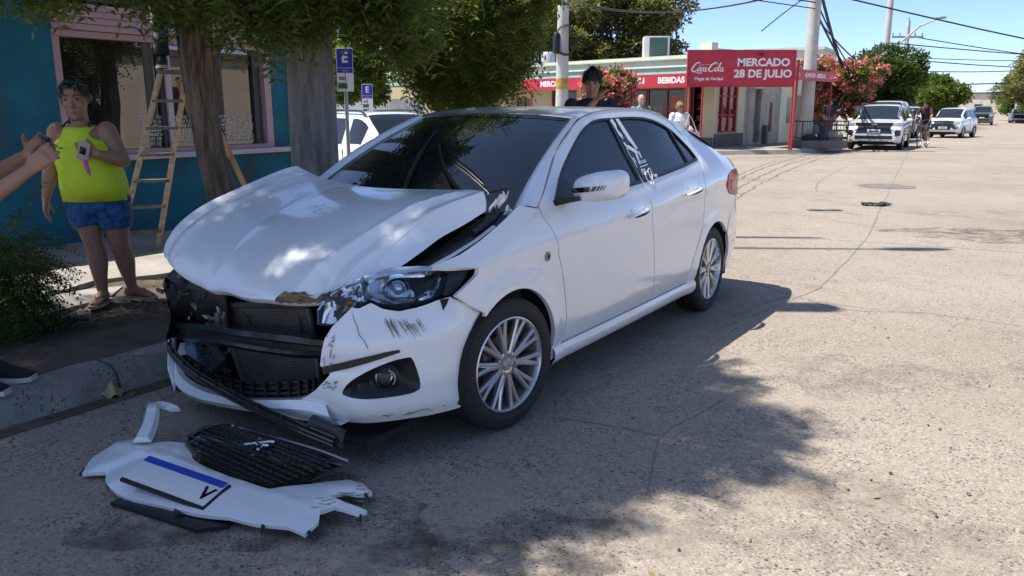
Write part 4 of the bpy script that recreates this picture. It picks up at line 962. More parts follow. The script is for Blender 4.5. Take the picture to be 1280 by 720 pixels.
# ---------------------------------------------------------------- corner market
M_CREAM = wall_mat('cream_wall', (.62,.55,.36), .10, .0)
M_MINT = wall_mat('mint_trim', (.46,.66,.52), .12, .0)
M_CREAML = wall_mat('pale_cream', (.76,.74,.55), .10, .0)
M_GREYW = wall_mat('stained_grey_wall', (.50,.47,.42), .25, .45, 1.0)
M_REDS = pmat('red_sign', (.52,.026,.05), rough=.5, var=.16, vscale=1.3)
M_REDP = pmat('red_paint', (.42,.03,.035), rough=.5, var=.2, vscale=8)
M_WHITE = pmat('white_print', (.80,.80,.80), rough=.5)
M_DGLASS = pmat('dark_shop_glass', (.016,.013,.013), rough=.05, spec=.5)
M_GREYB = wall_mat('grey_base', (.16,.15,.15), .25, .0)
C0 = Vector((6.96, 28.34, 0)); LV = Vector((-.68, .733, 0)).normalized(); FN = Vector((-.733, -.68, 0)).normalized()
market = thing('corner_market', 'cream and mint corner market with red fascia and awning across the side street', 'shop', C0, math.atan2(-LV.y, -LV.x))
# market frame: local -X runs along the side-street front (a = distance from the corner), local -Y points out to the street
def MBx(mb, a0, a1, o0, o1, z0, z1, **k): return mb.box((-(a0+a1)/2, -(o0+o1)/2, (z0+z1)/2), (abs(a1-a0), abs(o1-o0), z1-z0), **k)
mb = MB(); MBx(mb,0,.49,-.3,0,.0,2.9); MBx(mb,1.02,1.12,-.3,0,.55,2.9); MBx(mb,4.62,6.42,-.3,0,0,2.9); MBx(mb,7.82,8.98,-.3,0,0,2.9); MBx(mb,9.98,23,-.3,0,0,2.9)
MBx(mb,.49,1.02,-.3,0,2.25,2.9); MBx(mb,1.12,4.62,-.3,0,2.2,2.9); MBx(mb,6.42,7.82,-.3,0,2.2,2.9); MBx(mb,8.98,9.98,-.3,0,1.9,2.9); MBx(mb,1.02,4.62,-.3,0,0,.55); MBx(mb,6.42,7.82,-.3,0,0,.55); MBx(mb,8.98,9.98,-.3,0,0,.95)
mb.build('wall', M_CREAM, market)
mb = MB(); MBx(mb,-.01,.51,-.1,.012,0,.48); mb.build('base_band', M_GREYB, market)
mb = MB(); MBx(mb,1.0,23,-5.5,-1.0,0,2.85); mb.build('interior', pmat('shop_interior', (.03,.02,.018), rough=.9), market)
mb = MB(); MBx(mb,-.05,23,-.34,.05,2.9,3.16); mb.build('parapet', M_CREAML, market)
mb = MB(); MBx(mb,-.05,23,-.30,.03,2.62,2.898); mb.build('parapet_band', M_MINT, market)
mb = MB(); MBx(mb,-.10,23.05,-.38,.12,3.165,3.215); MBx(mb,-.08,23,-.36,.08,2.90,2.93); mb.build('cornice', M_MINT, market)
mb = MB(); MBx(mb,-.12,23.07,-.40,.10,3.218,3.31); mb.build('coping', M_CREAML, market)
mb = MB(); MBx(mb,.0,23,-7,-.42,2.95,3.05); mb.build('roof', pmat('roof_grey', (.3,.29,.28), rough=.9), market)
def framed(a0, a1, z0, z1, nx, nz, glass=M_DGLASS, name='window'):
    o = bpy.data.objects.new(name, None); COL.objects.link(o); o.parent = market
    mb = MB(); t = .05
    MBx(mb,a0,a1,-.12,-.04,z1-t,z1); MBx(mb,a0,a1,-.12,-.04,z0,z0+t)
    for i in range(nx+1):
        a = a0+(a1-a0-t)*i/nx; MBx(mb,a,a+t,-.119,-.041,z0+t,z1-t)
    for j in range(1, nz):
        z = z0+(z1-z0)*j/nz; MBx(mb,a0+t,a1-t,-.10,-.06,z-.02,z+.02)
    mb.build('frame', M_REDP, o)
    for i in range(nx):
        w_ = (a1-a0-t)/nx; mb = MB(); MBx(mb,a0+w_*i+t,a0+w_*(i+1),-.095,-.085,z0+t,z1-t); mb.build('pane', glass, o)
    return o
framed(1.12,4.62,.55,2.2,4,2); framed(6.42,7.82,.55,2.2,2,2); framed(8.98,9.98,.95,1.9,2,1)
dr = bpy.data.objects.new('doorway', None); COL.objects.link(dr); dr.parent = market
mb = MB(); MBx(mb,.49,.53,-.2,-.02,0,2.25); MBx(mb,.98,1.02,-.2,-.02,0,2.25); mb.build('door_frame', M_REDP, dr)
rw = random.Random(5)
for k in range(5):
    mb = MB(); MBx(mb,.54,.97,-.6,-.35,.3+.38*k,.32+.38*k); mb.build('shelf', M_STEEL, dr)
    mb = MB()
    for i in range(6):
        a = .56+.07*i; MBx(mb,a,a+.05,-.5,-.42,.321+.38*k,.45+.38*k+rw.random()*.1)
    mb.build('goods', pmat(f'goods_{k%3}', ((.25,.06,.05),(.10,.18,.12),(.3,.25,.12))[k%3], rough=.5, var=.5, vscale=30), dr)['kind'] = 'stuff'
# posters in the shop windows
for (a, z, w_, h_, c) in ((1.5,1.7,.34,.42,(.55,.12,.10)),(2.2,1.3,.4,.5,(.22,.22,.2)),(3.1,1.75,.3,.3,(.5,.35,.1)),(3.8,1.2,.45,.6,(.3,.05,.05))):
    mb = MB(); MBx(mb,a,a+w_,-.083,-.080,z-h_/2,z+h_/2); mb.build('poster', pmat(f'poster_{a}', c, rough=.6, var=.5, vscale=12), market)
# awning: slab, red fascia with lettering, slim posts
AW = 1.7
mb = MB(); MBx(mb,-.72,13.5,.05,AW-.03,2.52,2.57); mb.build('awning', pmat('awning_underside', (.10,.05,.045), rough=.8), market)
mb = MB(); MBx(mb,-.72,13.5,AW-.03,AW+.02,2.18,2.60); fas = mb.build('fascia', M_REDS, market)
def fascia_text(body, a, size, z=2.385, nm='sign_lettering', sx=1.0):
    M = frame((-a, -AW-.022, z), (1, 0, 0), (0, 0, 1)); return text_obj(nm, body, size, M_WHITE, fas, M, .002, bold=.012, sx=sx)
fascia_text('BEBIDAS', .57, .27, sx=1.08); fascia_text('ALMACEN', 2.35, .27, sx=1.08); fascia_text('MERCADO', 6.05, .27, sx=1.08); fascia_text('BEBIDAS', 8.6, .27, sx=1.08); fascia_text('ALMACEN', 11.2, .27)
for a in (-.66, 4.3, 7.3, 10.4):
    mb = MB(); mb.tube([(-a, -AW+.03, 0.0), (-a, -AW+.03, 2.18)], .035, n=10); mb.build('post', M_REDP, market)
# street side of the market, running away to the right
TV = Vector((.66, .751, 0)).normalized()
sidew = thing('market_annexe', 'stained grey side wall with red shop window past the corner of the market', 'building', C0+Vector((0.02,-.0,0)), math.atan2(TV.y, TV.x))
def NBx(mb, t0, t1, o0, o1, z0, z1, **k): return mb.box(((t0+t1)/2, -(o0+o1)/2, (z0+z1)/2), (abs(t1-t0), abs(o1-o0), z1-z0), **k)  # local -Y faces the far street
mb = MB(); NBx(mb,.02,.10,-.3,0,0,2.9); NBx(mb,1.78,2.3,-.3,.03,.0,2.9); NBx(mb,.10,1.78,-.3,0,0,.62); NBx(mb,.10,1.78,-.3,0,2.62,2.9); mb.build('pillar', M_CREAML, sidew)
mb = MB(); NBx(mb,.10,2.3,0.0,.04,.0,.60); mb.build('base_band', M_GREYB, sidew)
o = bpy.data.objects.new('shop_window', None); COL.objects.link(o); o.parent = sidew
mb = MB(); NBx(mb,.10,1.78,-.12,-.02,2.54,2.62); NBx(mb,.10,1.78,-.12,-.02,.62,.69)
for t in (.10,.64,1.18,1.72): NBx(mb,t,t+.06,-.119,-.021,.69,2.54)
for z in (1.25,1.9): NBx(mb,.16,1.72,-.10,-.04,z-.025,z+.025)
mb.build('frame', M_REDP, o)
for t in (.16,.70,1.24): mb = MB(); NBx(mb,t,t+.48,-.09,-.08,.69,2.54); mb.build('pane', pmat('red_poster_glass', (.20,.02,.03), rough=.12, var=.6, vscale=6), o)
for (t, z, w_, h_) in ((.78,2.15,.34,.05),(.78,2.05,.34,.05),(.9,1.6,.12,.12),(.25,1.6,.26,.5),(1.35,1.5,.25,.08),(1.32,2.1,.32,.07),(.78,1.0,.34,.30),(.24,1.0,.3,.3),(1.32,.95,.3,.35)):
    mb = MB(); NBx(mb,t,t+w_,-.079,-.077,z-h_/2,z+h_/2); mb.build('window_print', pmat('faded_print', (.50,.36,.36), rough=.6, var=.5, vscale=20), o)
mb = MB(); NBx(mb,2.3,3.2,-.3,0,0,2.9); NBx(mb,3.75,5.4,-.3,0,0,2.9); NBx(mb,3.2,3.75,-.3,0,2.2,2.9); NBx(mb,3.2,3.75,-.3,0,0,.2); mb.build('wall', M_GREYW, sidew)
mb = MB(); NBx(mb,3.2,3.75,-.18,-.12,.2,2.2); mb.build('door', pmat('old_door', (.17,.16,.15), rough=.7, var=.4), sidew)
mb = MB(); NBx(mb,3.12,3.83,0,.03,2.2,2.27); mb.build('lintel', M_CREAML, sidew)
mb = MB(); NBx(mb,4.55,4.75,.0,.03,.6,1.7); mb.build('niche_frame', pmat('brick_patch', (.30,.12,.08), rough=.9, var=.5, vscale=14), sidew)
mb = MB(); NBx(mb,4.0,4.18,.0,.16,.0,.85); mb.build('meter_box', pmat('meter_grey', (.12,.12,.12), rough=.7), sidew)
mb = MB(); NBx(mb,5.4,7.9,-.3,.05,0,2.75); mb.build('cream_wall', M_CREAML, sidew)
mb = MB(); NBx(mb,6.05,6.6,.048,.07,.9,1.9); mb.build('window', pmat('mint_grey_window', (.22,.27,.25), rough=.3), sidew)
mb = MB(); NBx(mb,7.0,7.5,.048,.065,.05,2.0); mb.build('door', pmat('beige_door', (.33,.28,.20), rough=.6), sidew)
mb = MB(); NBx(mb,2.3,7.95,-.35,.08,2.9,3.0); mb.build('coping', M_CREAML, sidew)
mb = MB(); NBx(mb,1.6,7.9,-3.5,-.35,0,2.88); mb.build('core', M_CREAM, sidew)
# house beyond, with a taller white block
M_WHW = wall_mat('white_wall', (.70,.67,.60), .12, .0)
far1 = thing('grey_house', 'low grey house wall behind the corner planter', 'house', Tq(43.5, -8.6), R(60))
mb = MB(); mb.box((5,3,1.15), (16,6,2.3)); mb.build('wall', wall_mat('blue_grey_wall', (.42,.43,.44), .2), far1); mb = MB(); mb.box((5,3,2.38), (16.3,6.3,.16)); mb.build('roof', pmat('roof_red', (.30,.13,.08), rough=.8, var=.4), far1)
for x in (-1.2,1.5,6): mb = MB(); mb.box((x,-.02,1.3), (.9,.08,1.2)); mb.build('window', M_DGLASS, far1)
far2 = thing('white_block', 'white flat roofed block showing above the pink oleander', 'building', Tq(72, -10.5), R(60))
mb = MB(); mb.box((0,4,3.0), (7,6,6.0)); mb.build('wall', M_WHW, far2); mb = MB(); mb.box((0,4,6.12), (7.3,6.3,.22)); mb.build('roof_edge', M_WHW, far2)
for x in (-2.2,0,2.2): mb = MB(); mb.box((x,.98,4.6), (1.2,.08,1.2)); mb.build('window', M_DGLASS, far2)
# kerb-side pavement round the market corner
cp = [Vector(GX(860,195.5)).to_3d() if 0 else Vector((*GX(u, v), 0)) for u, v in ((860,195),(900,194),(950,193.2),(990,192.4),(1025,190.5),(1046,187.8),(1056,185.5))]
cp = [C0+LV*14+FN*3.4, C0+LV*6+FN*3.2]+cp+[Tq(37,-4.45), Tq(48,-4.6), Tq(70,-5), Tq(120,-5.5)]
mk = bpy.data.objects.new('market_pavement', None); COL.objects.link(mk); tag(mk, kind='structure')
ins = offs(cp, .22); far_edge = [Tq(120,-14), Tq(44,-14), C0+TV*8+Vector((-1,1,0)), C0+Vector((-.2,.4,0)), C0+LV*14+Vector((.3,.3,0))]
mb = MB(); mb.prism([(p.x, p.y) for p in offs(cp, .2)+far_edge], -.05, .146); mb.build('slab', M_PAVE, mk, recalc=True)
mb = MB(); mb.loft([[Vector((a.x, a.y, -.03)), Vector((a.x*.7+b.x*.3, a.y*.7+b.y*.3, .14)), Vector((b.x, b.y, .155)), Vector((b.x, b.y, .05))] for a, b in zip(cp, ins)]); mb.build('kerb_edge', concrete_mat('pale_kerb', (.36,.33,.28), (.48,.44,.38), 0, 2), mk, recalc=True)
# far street, right-hand side: pavement, houses
rp = bpy.data.objects.new('right_pavement', None); COL.objects.link(rp); tag(rp, kind='structure')
mb = MB(); pp = [Tq(30,5.2), Tq(400,6.5), Tq(400,12), Tq(30,12)]; mb.prism([(p.x, p.y) for p in pp], 0, .14); mb.build('slab', M_PAVE, rp, recalc=True)
for i, (t, q, w_, d_, h_, c, nm, lab) in enumerate(((150, 13, 14, 10, 9.5, (.50,.36,.28), 'brick_building', 'tall brownish pink building rising behind the right hand trees'), (110, 11, 16, 9, 3.6, (.55,.50,.42), 'pale_house', 'pale low house half hidden by the trees on the right'), (205, -9, 26, 10, 4.5, (.68,.60,.47), 'cream_house', 'long cream house far down the street on its left side'), (270, -3, 40, 12, 5.0, (.62,.58,.50), 'white_house', 'white house closing the view at the far end of the street'), (300, 10, 30, 12, 5.5, (.60,.50,.40), 'tan_house', 'tan house at the far end of the street beside the right trees'))):
    h = thing(nm, lab, 'building', Tq(t, q), R(60)); mb = MB(); mb.box((0,0,h_/2), (d_,w_,h_)); mb.build('wall', wall_mat('wall_'+nm, c, .15), h); mb = MB(); mb.box((0,0,h_+.12), (d_+.5,w_+.5,.24)); mb.build('roof', pmat('roof_'+nm, tuple(x*.5 for x in c), rough=.8), h)
    for k in range(3):
        mb = MB(); mb.box((-d_/2-.02, (k-1)*w_/3.4, min(h_*.5, 1.8)), (.1, 1.4, 1.3)); mb.build('window', M_DGLASS, h)
# left background: corrugated fence, low brown roofed house, second red awning shop
M_CORR = pmat('corrugated_zinc', (.52,.54,.56), rough=.45, metal=.3, var=.15)
fen = thing('sheet_fence', 'pale corrugated sheet fence behind the parked white car', 'fence', C0+LV*16.2+FN*.3, math.atan2(-LV.y, -LV.x))
for k in range(9):
    mb = MB(); mb.grid(lambda a, b: (-(k*1.0+a*.985), -.03*math.sin(a*6*2*math.pi), .0+1.95*b), 36, 1); mb.build('sheet', M_CORR, fen, ang=80)
red2 = thing('red_awning_shop', 'small shop under a red awning left of the market', 'shop', C0+LV*26+FN*.2, math.atan2(-LV.y, -LV.x))
mb = MB(); mb.box((-3,2.5,1.5), (9,5,3.0)); mb.build('wall', M_CREAM, red2); mb = MB(); mb.box((-3,2.5,3.1), (9.3,5.3,.2)); mb.build('roof', pmat('roof_brown2', (.2,.15,.12), rough=.8), red2)
house = thing('brown_house', 'low brown house with grey roof behind the corrugated fence', 'house', C0+LV*34+FN*-4, math.atan2(-LV.y, -LV.x))
mb = MB(); mb.box((0,4,1.9), (16,8,3.8)); mb.build('wall', wall_mat('brown_wall', (.26,.21,.18), .2), house); mb = MB(); mb.box((0,4,3.95), (16.5,8.5,.3)); mb.build('roof', pmat('roof_grey2', (.25,.23,.22), rough=.8), house)
# ---------------------------------------------------------------- trees
def leaf_mat(name, c0, c1, c2, trans=.35, patch=.5):
    m = bpy.data.materials.new(name); m.use_nodes = True; n = m.node_tree.nodes; l = m.node_tree.links; b = n['Principled BSDF']
    g = n.new('ShaderNodeNewGeometry'); r = ramp(n, [(0, c0), (.5, c1), (1, c2)]); l.new(g.outputs['Random Per Island'], r.inputs[0])
    tc = n.new('ShaderNodeTexCoord'); k = noise(n, l, tc.outputs['Object'], 1.6, 3, .6, .35, .65)
    c = mixc(n, l, k, mixc(n, l, 1.0, r.outputs[0], (.70,.74,.66), 'MULTIPLY'), mixc(n, l, 1.0, r.outputs[0], (1.25,1.18,1.0), 'MULTIPLY'))
    l.new(c, b.inputs['Base Color']); b.inputs['Roughness'].default_value = .5; b.inputs['Specular IOR Level'].default_value = .35
    t = n.new('ShaderNodeBsdfTranslucent'); l.new(mixc(n, l, 1.0, c, (1.5,1.6,.7), 'MULTIPLY'), t.inputs[0]); mx = n.new('ShaderNodeMixShader'); mx.inputs[0].default_value = trans
    l.new(b.outputs[0], mx.inputs[1]); l.new(t.outputs[0], mx.inputs[2]); l.new(mx.outputs[0], n['Material Output'].inputs[0]); return m
def bark_mat(name, c0, c1, sc=12):
    m, n, l, b, v = node_mat(name)
    mp = n.new('ShaderNodeMapping'); mp.inputs['Scale'].default_value = (1, 1, .16); l.new(v, mp.inputs[0])
    k = noise(n, l, mp.outputs[0], sc, 7, .7, .35, .68); l.new(mixc(n, l, k, c0, c1), b.inputs['Base Color']); b.inputs['Roughness'].default_value = .95
    bp = n.new('ShaderNodeBump'); bp.inputs['Strength'].default_value = 1; bp.inputs['Distance'].default_value = .03; l.new(k, bp.inputs['Height']); l.new(bp.outputs[0], b.inputs['Normal']); return m
M_BARK = bark_mat('bark', (.10,.060,.038), (.50,.33,.215), 16); M_BARKG = bark_mat('bark_grey', (.12,.10,.085), (.30,.26,.22))
M_LEAFA = leaf_mat('leaf_dark', (.075,.110,.030), (.130,.165,.048), (.215,.230,.085), .52)
M_LEAFO = leaf_mat('leaf_olive', (.11,.115,.045), (.16,.165,.070), (.22,.21,.10))
M_LEAFG = leaf_mat('leaf_green', (.06,.10,.02), (.10,.145,.032), (.155,.185,.045))
M_LEAFD = leaf_mat('leaf_deep', (.03,.055,.016), (.055,.085,.024), (.085,.115,.034))
M_LEAFS = leaf_mat('leaf_shrub', (.035,.070,.016), (.065,.108,.026), (.10,.145,.04))
M_DRY = leaf_mat('leaf_dry', (.16,.09,.045), (.24,.16,.07), (.32,.24,.11), .1)
M_PINKF = leaf_mat('flower_pink', (.55,.10,.16), (.66,.18,.26), (.75,.34,.40), .3)
def cloud(name, tv, tf, mats, mat, parent, kind=None):
    """many copies of a small leaf template as one mesh; mats: (N,3,4) transforms"""
    tv = np.asarray(tv, np.float32); k = len(tv); N = len(mats)
    v = np.einsum('nij,kj->nki', mats[:, :, :3], tv)+mats[:, None, :, 3]
    f = (np.asarray(tf, np.int32)[None]+(np.arange(N, dtype=np.int32)*k)[:, None, None]).reshape(-1, 4)
    me = bpy.data.meshes.new(name); me.vertices.add(N*k); me.vertices.foreach_set('co', v.reshape(-1)); F = len(f)
    me.loops.add(F*4); me.loops.foreach_set('vertex_index', f.reshape(-1)); me.polygons.add(F)
    me.polygons.foreach_set('loop_start', np.arange(F, dtype=np.int32)*4); me.polygons.foreach_set('loop_total', np.full(F, 4, np.int32))
    me.materials.append(mat); me.update(calc_edges=True); me.validate()
    o = link(name, me, parent)
    if kind: o['kind'] = kind
    return o
def orient(pos, d, up, sc):
    """frames with local X along d, Z near up"""
    d = d/np.linalg.norm(d, axis=1, keepdims=True); y = np.cross(up, d); y /= np.linalg.norm(y, axis=1, keepdims=True)+1e-9; z = np.cross(d, y)
    return np.stack([d*sc[:, None], y*sc[:, None], z*sc[:, None], pos], axis=2).astype(np.float32)
def frond(nl=8, L=.26, ll=.05, lw=.016, droop=.10):
    V = []; F = []
    for i in range(nl):
        t = (i+.6)/nl; x = L*t; z = -droop*t*t
        for s in (1, -1):
            b = len(V); l_ = ll*(1-.35*abs(t-.45)); dx = l_*.35; a = .25*s
            V += [(x, 0, z), (x+dx*.3-lw*.5, s*l_*.5, z-.006), (x+dx, s*l_, z-.018), (x+dx*.3+lw*.5, s*l_*.5, z-.006)]; F.append((b, b+1, b+2, b+3) if s > 0 else (b, b+3, b+2, b+1))
    b = len(V); V += [(0, -.002, 0), (L, -.001, -droop), (L, .001, -droop), (0, .002, 0)]; F.append((b, b+1, b+2, b+3))
    return V, F
QUAD = ([(0, 0, 0), (.5, .22, .04), (1, 0, -.03), (.5, -.22, .04)], [(0, 1, 2, 3)])
def tri3():   # a small spray of three leaves
    V = []; F = []
    for a, e in ((0, .2), (2.0, -.1), (-2.1, .1)):
        ca, sa = math.cos(a), math.sin(a); b = len(V)
        for x, y, z in ((0, 0, 0), (.5, .24, e*.5+.05), (1, 0, e), (.5, -.24, e*.5)): V.append((x*ca-y*sa, x*sa+y*ca, z))
        F.append((b, b+1, b+2, b+3))
    return V, F
def unit(rng, n):
    d = rng.normal(size=(n, 3)); return d/np.linalg.norm(d, axis=1, keepdims=True)
def crown_points(rng, blobs, n, shell=.55):
    """points spread through ellipsoid clumps: blobs = (centre, radii, weight)"""
    w = np.array([b[2] for b in blobs], float); idx = rng.choice(len(blobs), n, p=w/w.sum())
    c = np.array([b[0] for b in blobs], float)[idx]; r = np.array([b[1] if hasattr(b[1], '__len__') else (b[1],)*3 for b in blobs], float)[idx]
    u = unit(rng, n); k = shell+(1-shell)*rng.random(n)**.6; k *= 1+.12*np.sin(u[:, 0]*7+idx)*np.sin(u[:, 1]*6)
    return c+u*r*k[:, None], u
def limbs(mb, base, top, r0, r1, targets, rng, n=9):
    P = [Vector(base)+(Vector(top)-Vector(base))*(i/6)+Vector((.04*math.sin(i*1.7), .03*math.cos(i*2.1), 0))*(i > 0) for i in range(7)]
    rr = [r0+(r1-r0)*(i/6)**.8 for i in range(7)]; rr[0] *= 1.18
    mb.tube(P, rr, n=n)
    for t in targets:
        t = Vector(t); s = P[-1].lerp(P[-2], rng.random()*.8); m = s.lerp(t, .5)+Vector((rng.normal()*.12, rng.normal()*.12, .18))
        mb.tube([s, s.lerp(m, .55), m, m.lerp(t, .6), t], [r1*.62, r1*.5, r1*.36, r1*.22, r1*.08], n=6)
def tree(name, label, cat, loc, blobs, nleaf, size, mat, trunk_h, r0, bark=M_BARKG, seed=0, lean=(0, 0), tmpl=None, group=None, shell=.5, droop=.2, kind=None):
    rng = np.random.default_rng(seed); t = thing(name, label, cat, loc, group=group)
    mb = MB(); limbs(mb, (0, 0, -.05), (lean[0], lean[1], trunk_h), r0, r0*.6, [b[0] for b in blobs], rng); mb.build('trunk', bark, t, ang=80)
    P, u = crown_points(rng, blobs, nleaf, shell); d = u+rng.normal(size=u.shape)*.7; d[:, 2] -= droop
    up = unit(rng, nleaf)*.5+np.array([0, 0, 1.0]); tv, tf = tmpl or tri3()
    cloud('crown', tv, tf, orient(P, d, up, size*(.6+.8*rng.random(nleaf))), mat, t, kind)
    return t
def multi(rng, c, R_, n, r, flat=.8):
    """n clumps scattered over an ellipsoid of radii R_ round c"""
    o = []
    for k in range(n):
        u = unit(rng, 1)[0]; k_ = rng.uniform(.35, .8); o.append(((c[0]+u[0]*R_[0]*k_, c[1]+u[1]*R_[1]*k_, c[2]+u[2]*R_[2]*k_), (r*rng.uniform(.7, 1.2), r*rng.uniform(.7, 1.2), r*flat*rng.uniform(.7, 1.1)), 1.0))
    return o
# --- near pavement tree over the car
def near_tree(name, label, base, top, blobs, nf, seed, r0, r1, extra=None, hang=.9, gaps=None, leaf=(8, .26, .05, .016, .10)):
    rng = np.random.default_rng(seed); t = thing(name, label, 'tree', (base[0], base[1], 0)); B = Vector((base[0], base[1], 0))
    mb = MB(); P = [Vector((0, 0, .02)), Vector((0, 0, .35))]; T = Vector(top)-B
    for i in range(1, 9):
        k = i/8; P.append(Vector((T.x*k**1.1, T.y*k, .35+(T.z-.35)*k))+Vector((.02*math.sin(i*1.9), .02*math.cos(i*1.3), 0)))
    rr = [r0*1.3, r0*1.06]+[r0+(r1-r0)*i/8+.008*math.sin(i*2.3) for i in range(1, 9)]
    rg = []
    for i in range(61):
        t_ = i/60; c_ = crv(P, t_); r_ = crv([Vector((q, 0, 0)) for q in rr], t_).x; h_ = c_.z
        rg.append([c_+Vector((math.cos(a), math.sin(a), 0))*r_*(1+.07*math.sin(9*a+1.6*math.sin(h_*2.6)+seed)+.045*math.sin(16*a+h_*3.1+.8*math.sin(h_*7))+.03*math.sin(5*a-h_*9)+.02*math.sin(27*a+h_*11)) for a in [2*math.pi*j/64 for j in range(64)]])
    mb.loft(rg)
    for b in blobs:
        c = Vector(b[0])-B
        if b[1][0] < .42:         # a thin drooping twig to each low spray
            s = crv(P, min(1, max(.3, (c.z+.75-.3)/(T.z-.3)))); m = s.lerp(c, .6)+Vector((0, 0, .30))
            mb.tube([s, s.lerp(m, .5)+Vector((0, 0, .12)), m, c], [.022, .016, .010, .004], n=6); continue
        s = P[-1].lerp(P[-3], rng.random()); m = s.lerp(c, .5)+Vector((0, 0, .25))
        mb.tube([s, s.lerp(m, .5)+Vector((0, 0, .06)), m, c.lerp(m, .4), c], [r1*.55, r1*.48, r1*.34, r1*.2, r1*.07], n=7)
        for k in range(4 if b[1][0] > .5 else 1):
            e = c+Vector(unit(rng, 1)[0]*np.array(b[1])*.8); mb.tube([m.lerp(c, .5), m.lerp(e, .6)+Vector((0, 0, .1)), e], [r1*.16, r1*.1, r1*.03], n=5)
    if extra:
        for e in extra: mb.tube([Vector(p)-B for p in e[0]], e[1], n=10)
    mb.build('trunk', M_BARK, t, ang=80)
    Pp, u = crown_points(rng, blobs, nf, .25); Pp = Pp-np.array(B)
    # fronds gather in sprays: jitter round shared twig points
    d = u*np.array([1, 1, .3])+rng.normal(size=u.shape)*.55; d[:, 2] -= hang*rng.random(len(d))
    if gaps is not None:      # fronds cut away along the sun's rays to throw chosen light spots
        dn = d/np.linalg.norm(d, axis=1, keepdims=True); ok = np.ones(len(Pp), bool); sd = np.array(SUN_DIR)
        for f_ in (0, .12, .24, .34):
            q = Pp+np.array(B)+dn*f_
            for gx_, gy_, gz_, gr_ in gaps:
                h_ = q-sd*((q[:, 2]-gz_)/sd[2])[:, None]; ok &= ((h_[:, 0]-gx_)**2+(h_[:, 1]-gy_)**2) > gr_**2
        Pp, u, d = Pp[ok], u[ok], d[ok]; nf = len(Pp)
    up = unit(rng, nf)*.45+np.array([0, 0, 1.0]); tv, tf = frond(*leaf)
    cloud('crown', tv, tf, orient(Pp, d, up, .75+.6*rng.random(nf)), M_LEAFA, t)
    return t
rngA = np.random.default_rng(17)
def at(u, v, y): a = (u-640)/1000.0; b = (360-v)/1000.0; pt = R(12.6); r = (a, math.cos(pt)+b*math.sin(pt), -math.sin(pt)+b*math.cos(pt)); k = y/r[1]; return (r[0]*k, y, 1.448+r[2]*k)
blobsA = [((-2.6,4.6,3.6),(1.6,1.4,.9),1.5), ((-3.3,3.4,3.5),(1.4,1.1,.8),2.0), ((-1.45,3.95,3.5),(.95,.85,.6),1.1), ((-2.6,2.95,3.4),(1.2,.85,.6),3.0), ((-1.9,3.2,3.5),(.8,.6,.5),1.6), ((-1.15,4.35,3.3),(.75,.75,.5),1.6), ((-1.5,5.6,3.2),(1.0,1.0,.8),1.0), ((-4.2,4.4,3.4),(.9,1.1,.7),1.2), ((-1.2,3.45,3.7),(.75,.5,.5),1.0), ((-1.6,4.9,3.2),(1.0,.8,.6),.8)]
blobsA = [((c[0]-1.26, c[1]+.10, c[2]+2.2), (r[0]*.98, r[1]*.98, r[2]*.9), w*1.0) for c, r, w in blobsA]
blobsA += [((-3.1,5.6,4.2),(1.1,.9,.7),1.2), ((-2.3,6.2,3.7),(1.0,.8,.6),1.0), ((-3.6,4.9,3.6),(.8,.7,.5),.7), ((-1.7,6.0,3.3),(.8,.6,.45),.6), ((-2.6,5.6,3.3),(.7,.5,.4),.5)]
# hanging sprays below the crown: (u, v, depth, radius)
for u_, v_, y_, r_ in ((8,22,4.9,.15),(38,38,4.9,.11),(66,16,4.9,.14),(30,8,4.9,.16),(112,2,4.9,.13),(160,4,5.0,.17),(205,34,5.1,.15),(190,62,5.1,.07),(235,20,4.9,.12),(296,18,5.0,.22),(318,48,5.0,.15),(345,30,5.1,.20),(372,44,5.2,.18),(392,14,5.2,.20),(340,88,5.0,.06),(412,14,5.4,.13),(446,12,5.4,.20),(478,50,5.6,.19),(500,24,5.6,.26),(508,78,5.9,.18),(352,66,5.0,.08),(286,66,4.8,.08),(535,44,6.0,.26),(560,14,6.0,.3),(470,20,5.5,.2)):
    blobsA.append((at(u_, v_-(88 if u_ < 260 else 74 if u_ < 325 else 60), y_), (r_*1.15, r_, r_*.75), 2.7*r_**1.6))
GAPS = []  # sunlit spots wanted on the bonnet; the crown is opened towards the sun for them
for u_, v_, r_ in ((437,257,.07),(386,266,.06),(353,280,.055),(386,312,.08),(349,321,.085),(355,332,.07),(334,343,.06),(357,353,.05),(518,251,.09),(518,270,.08),(545,260,.07),(443,309,.06),(421,264,.05),(365,300,.05),(488,276,.07),(405,290,.05),(300,290,.05),(470,262,.05)):
    z_ = lerp_tab([(245, 1.07), (300, .90), (360, .70)], v_); g_2 = GX(u_, v_, z_); GAPS.append((g_2[0], g_2[1], z_, r_*.68))
rg_ = random.Random(44)
for k in range(26):      # fronds also cut away so that sun spots land on the car roof
    x_, y_ = rg_.uniform(-2.7, -.95), rg_.uniform(-.6, .6); c_, s_ = math.cos(R(237)), math.sin(R(237)); GAPS.append((-.704+c_*x_-s_*y_, 3.955+s_*x_+c_*y_, 1.44, rg_.uniform(.06, .17)))
near_tree('shade_tree', 'leafy pavement tree with leaning furrowed trunk right behind the bonnet of the crashed car', (-1.90,5.3), (-2.17,5.3,3.9), blobsA, 18500, 5, .094, .080, gaps=GAPS, leaf=(7, .27, .062, .022, .11),
          extra=[([(-2.02,5.3,1.6),(-1.92,5.32,1.78),(-1.82,5.34,1.95),(-1.72,5.38,2.3),(-1.5,5.5,3.2)], [.036,.036,.032,.028,.02])])
blobsB = [((-.65,8.3,3.3),(.95,1.1,1.0),2.4), ((-.25,8.0,2.75),(.55,.55,.65),1.3), ((-.75,7.8,2.4),(.42,.5,.6),1.1)]
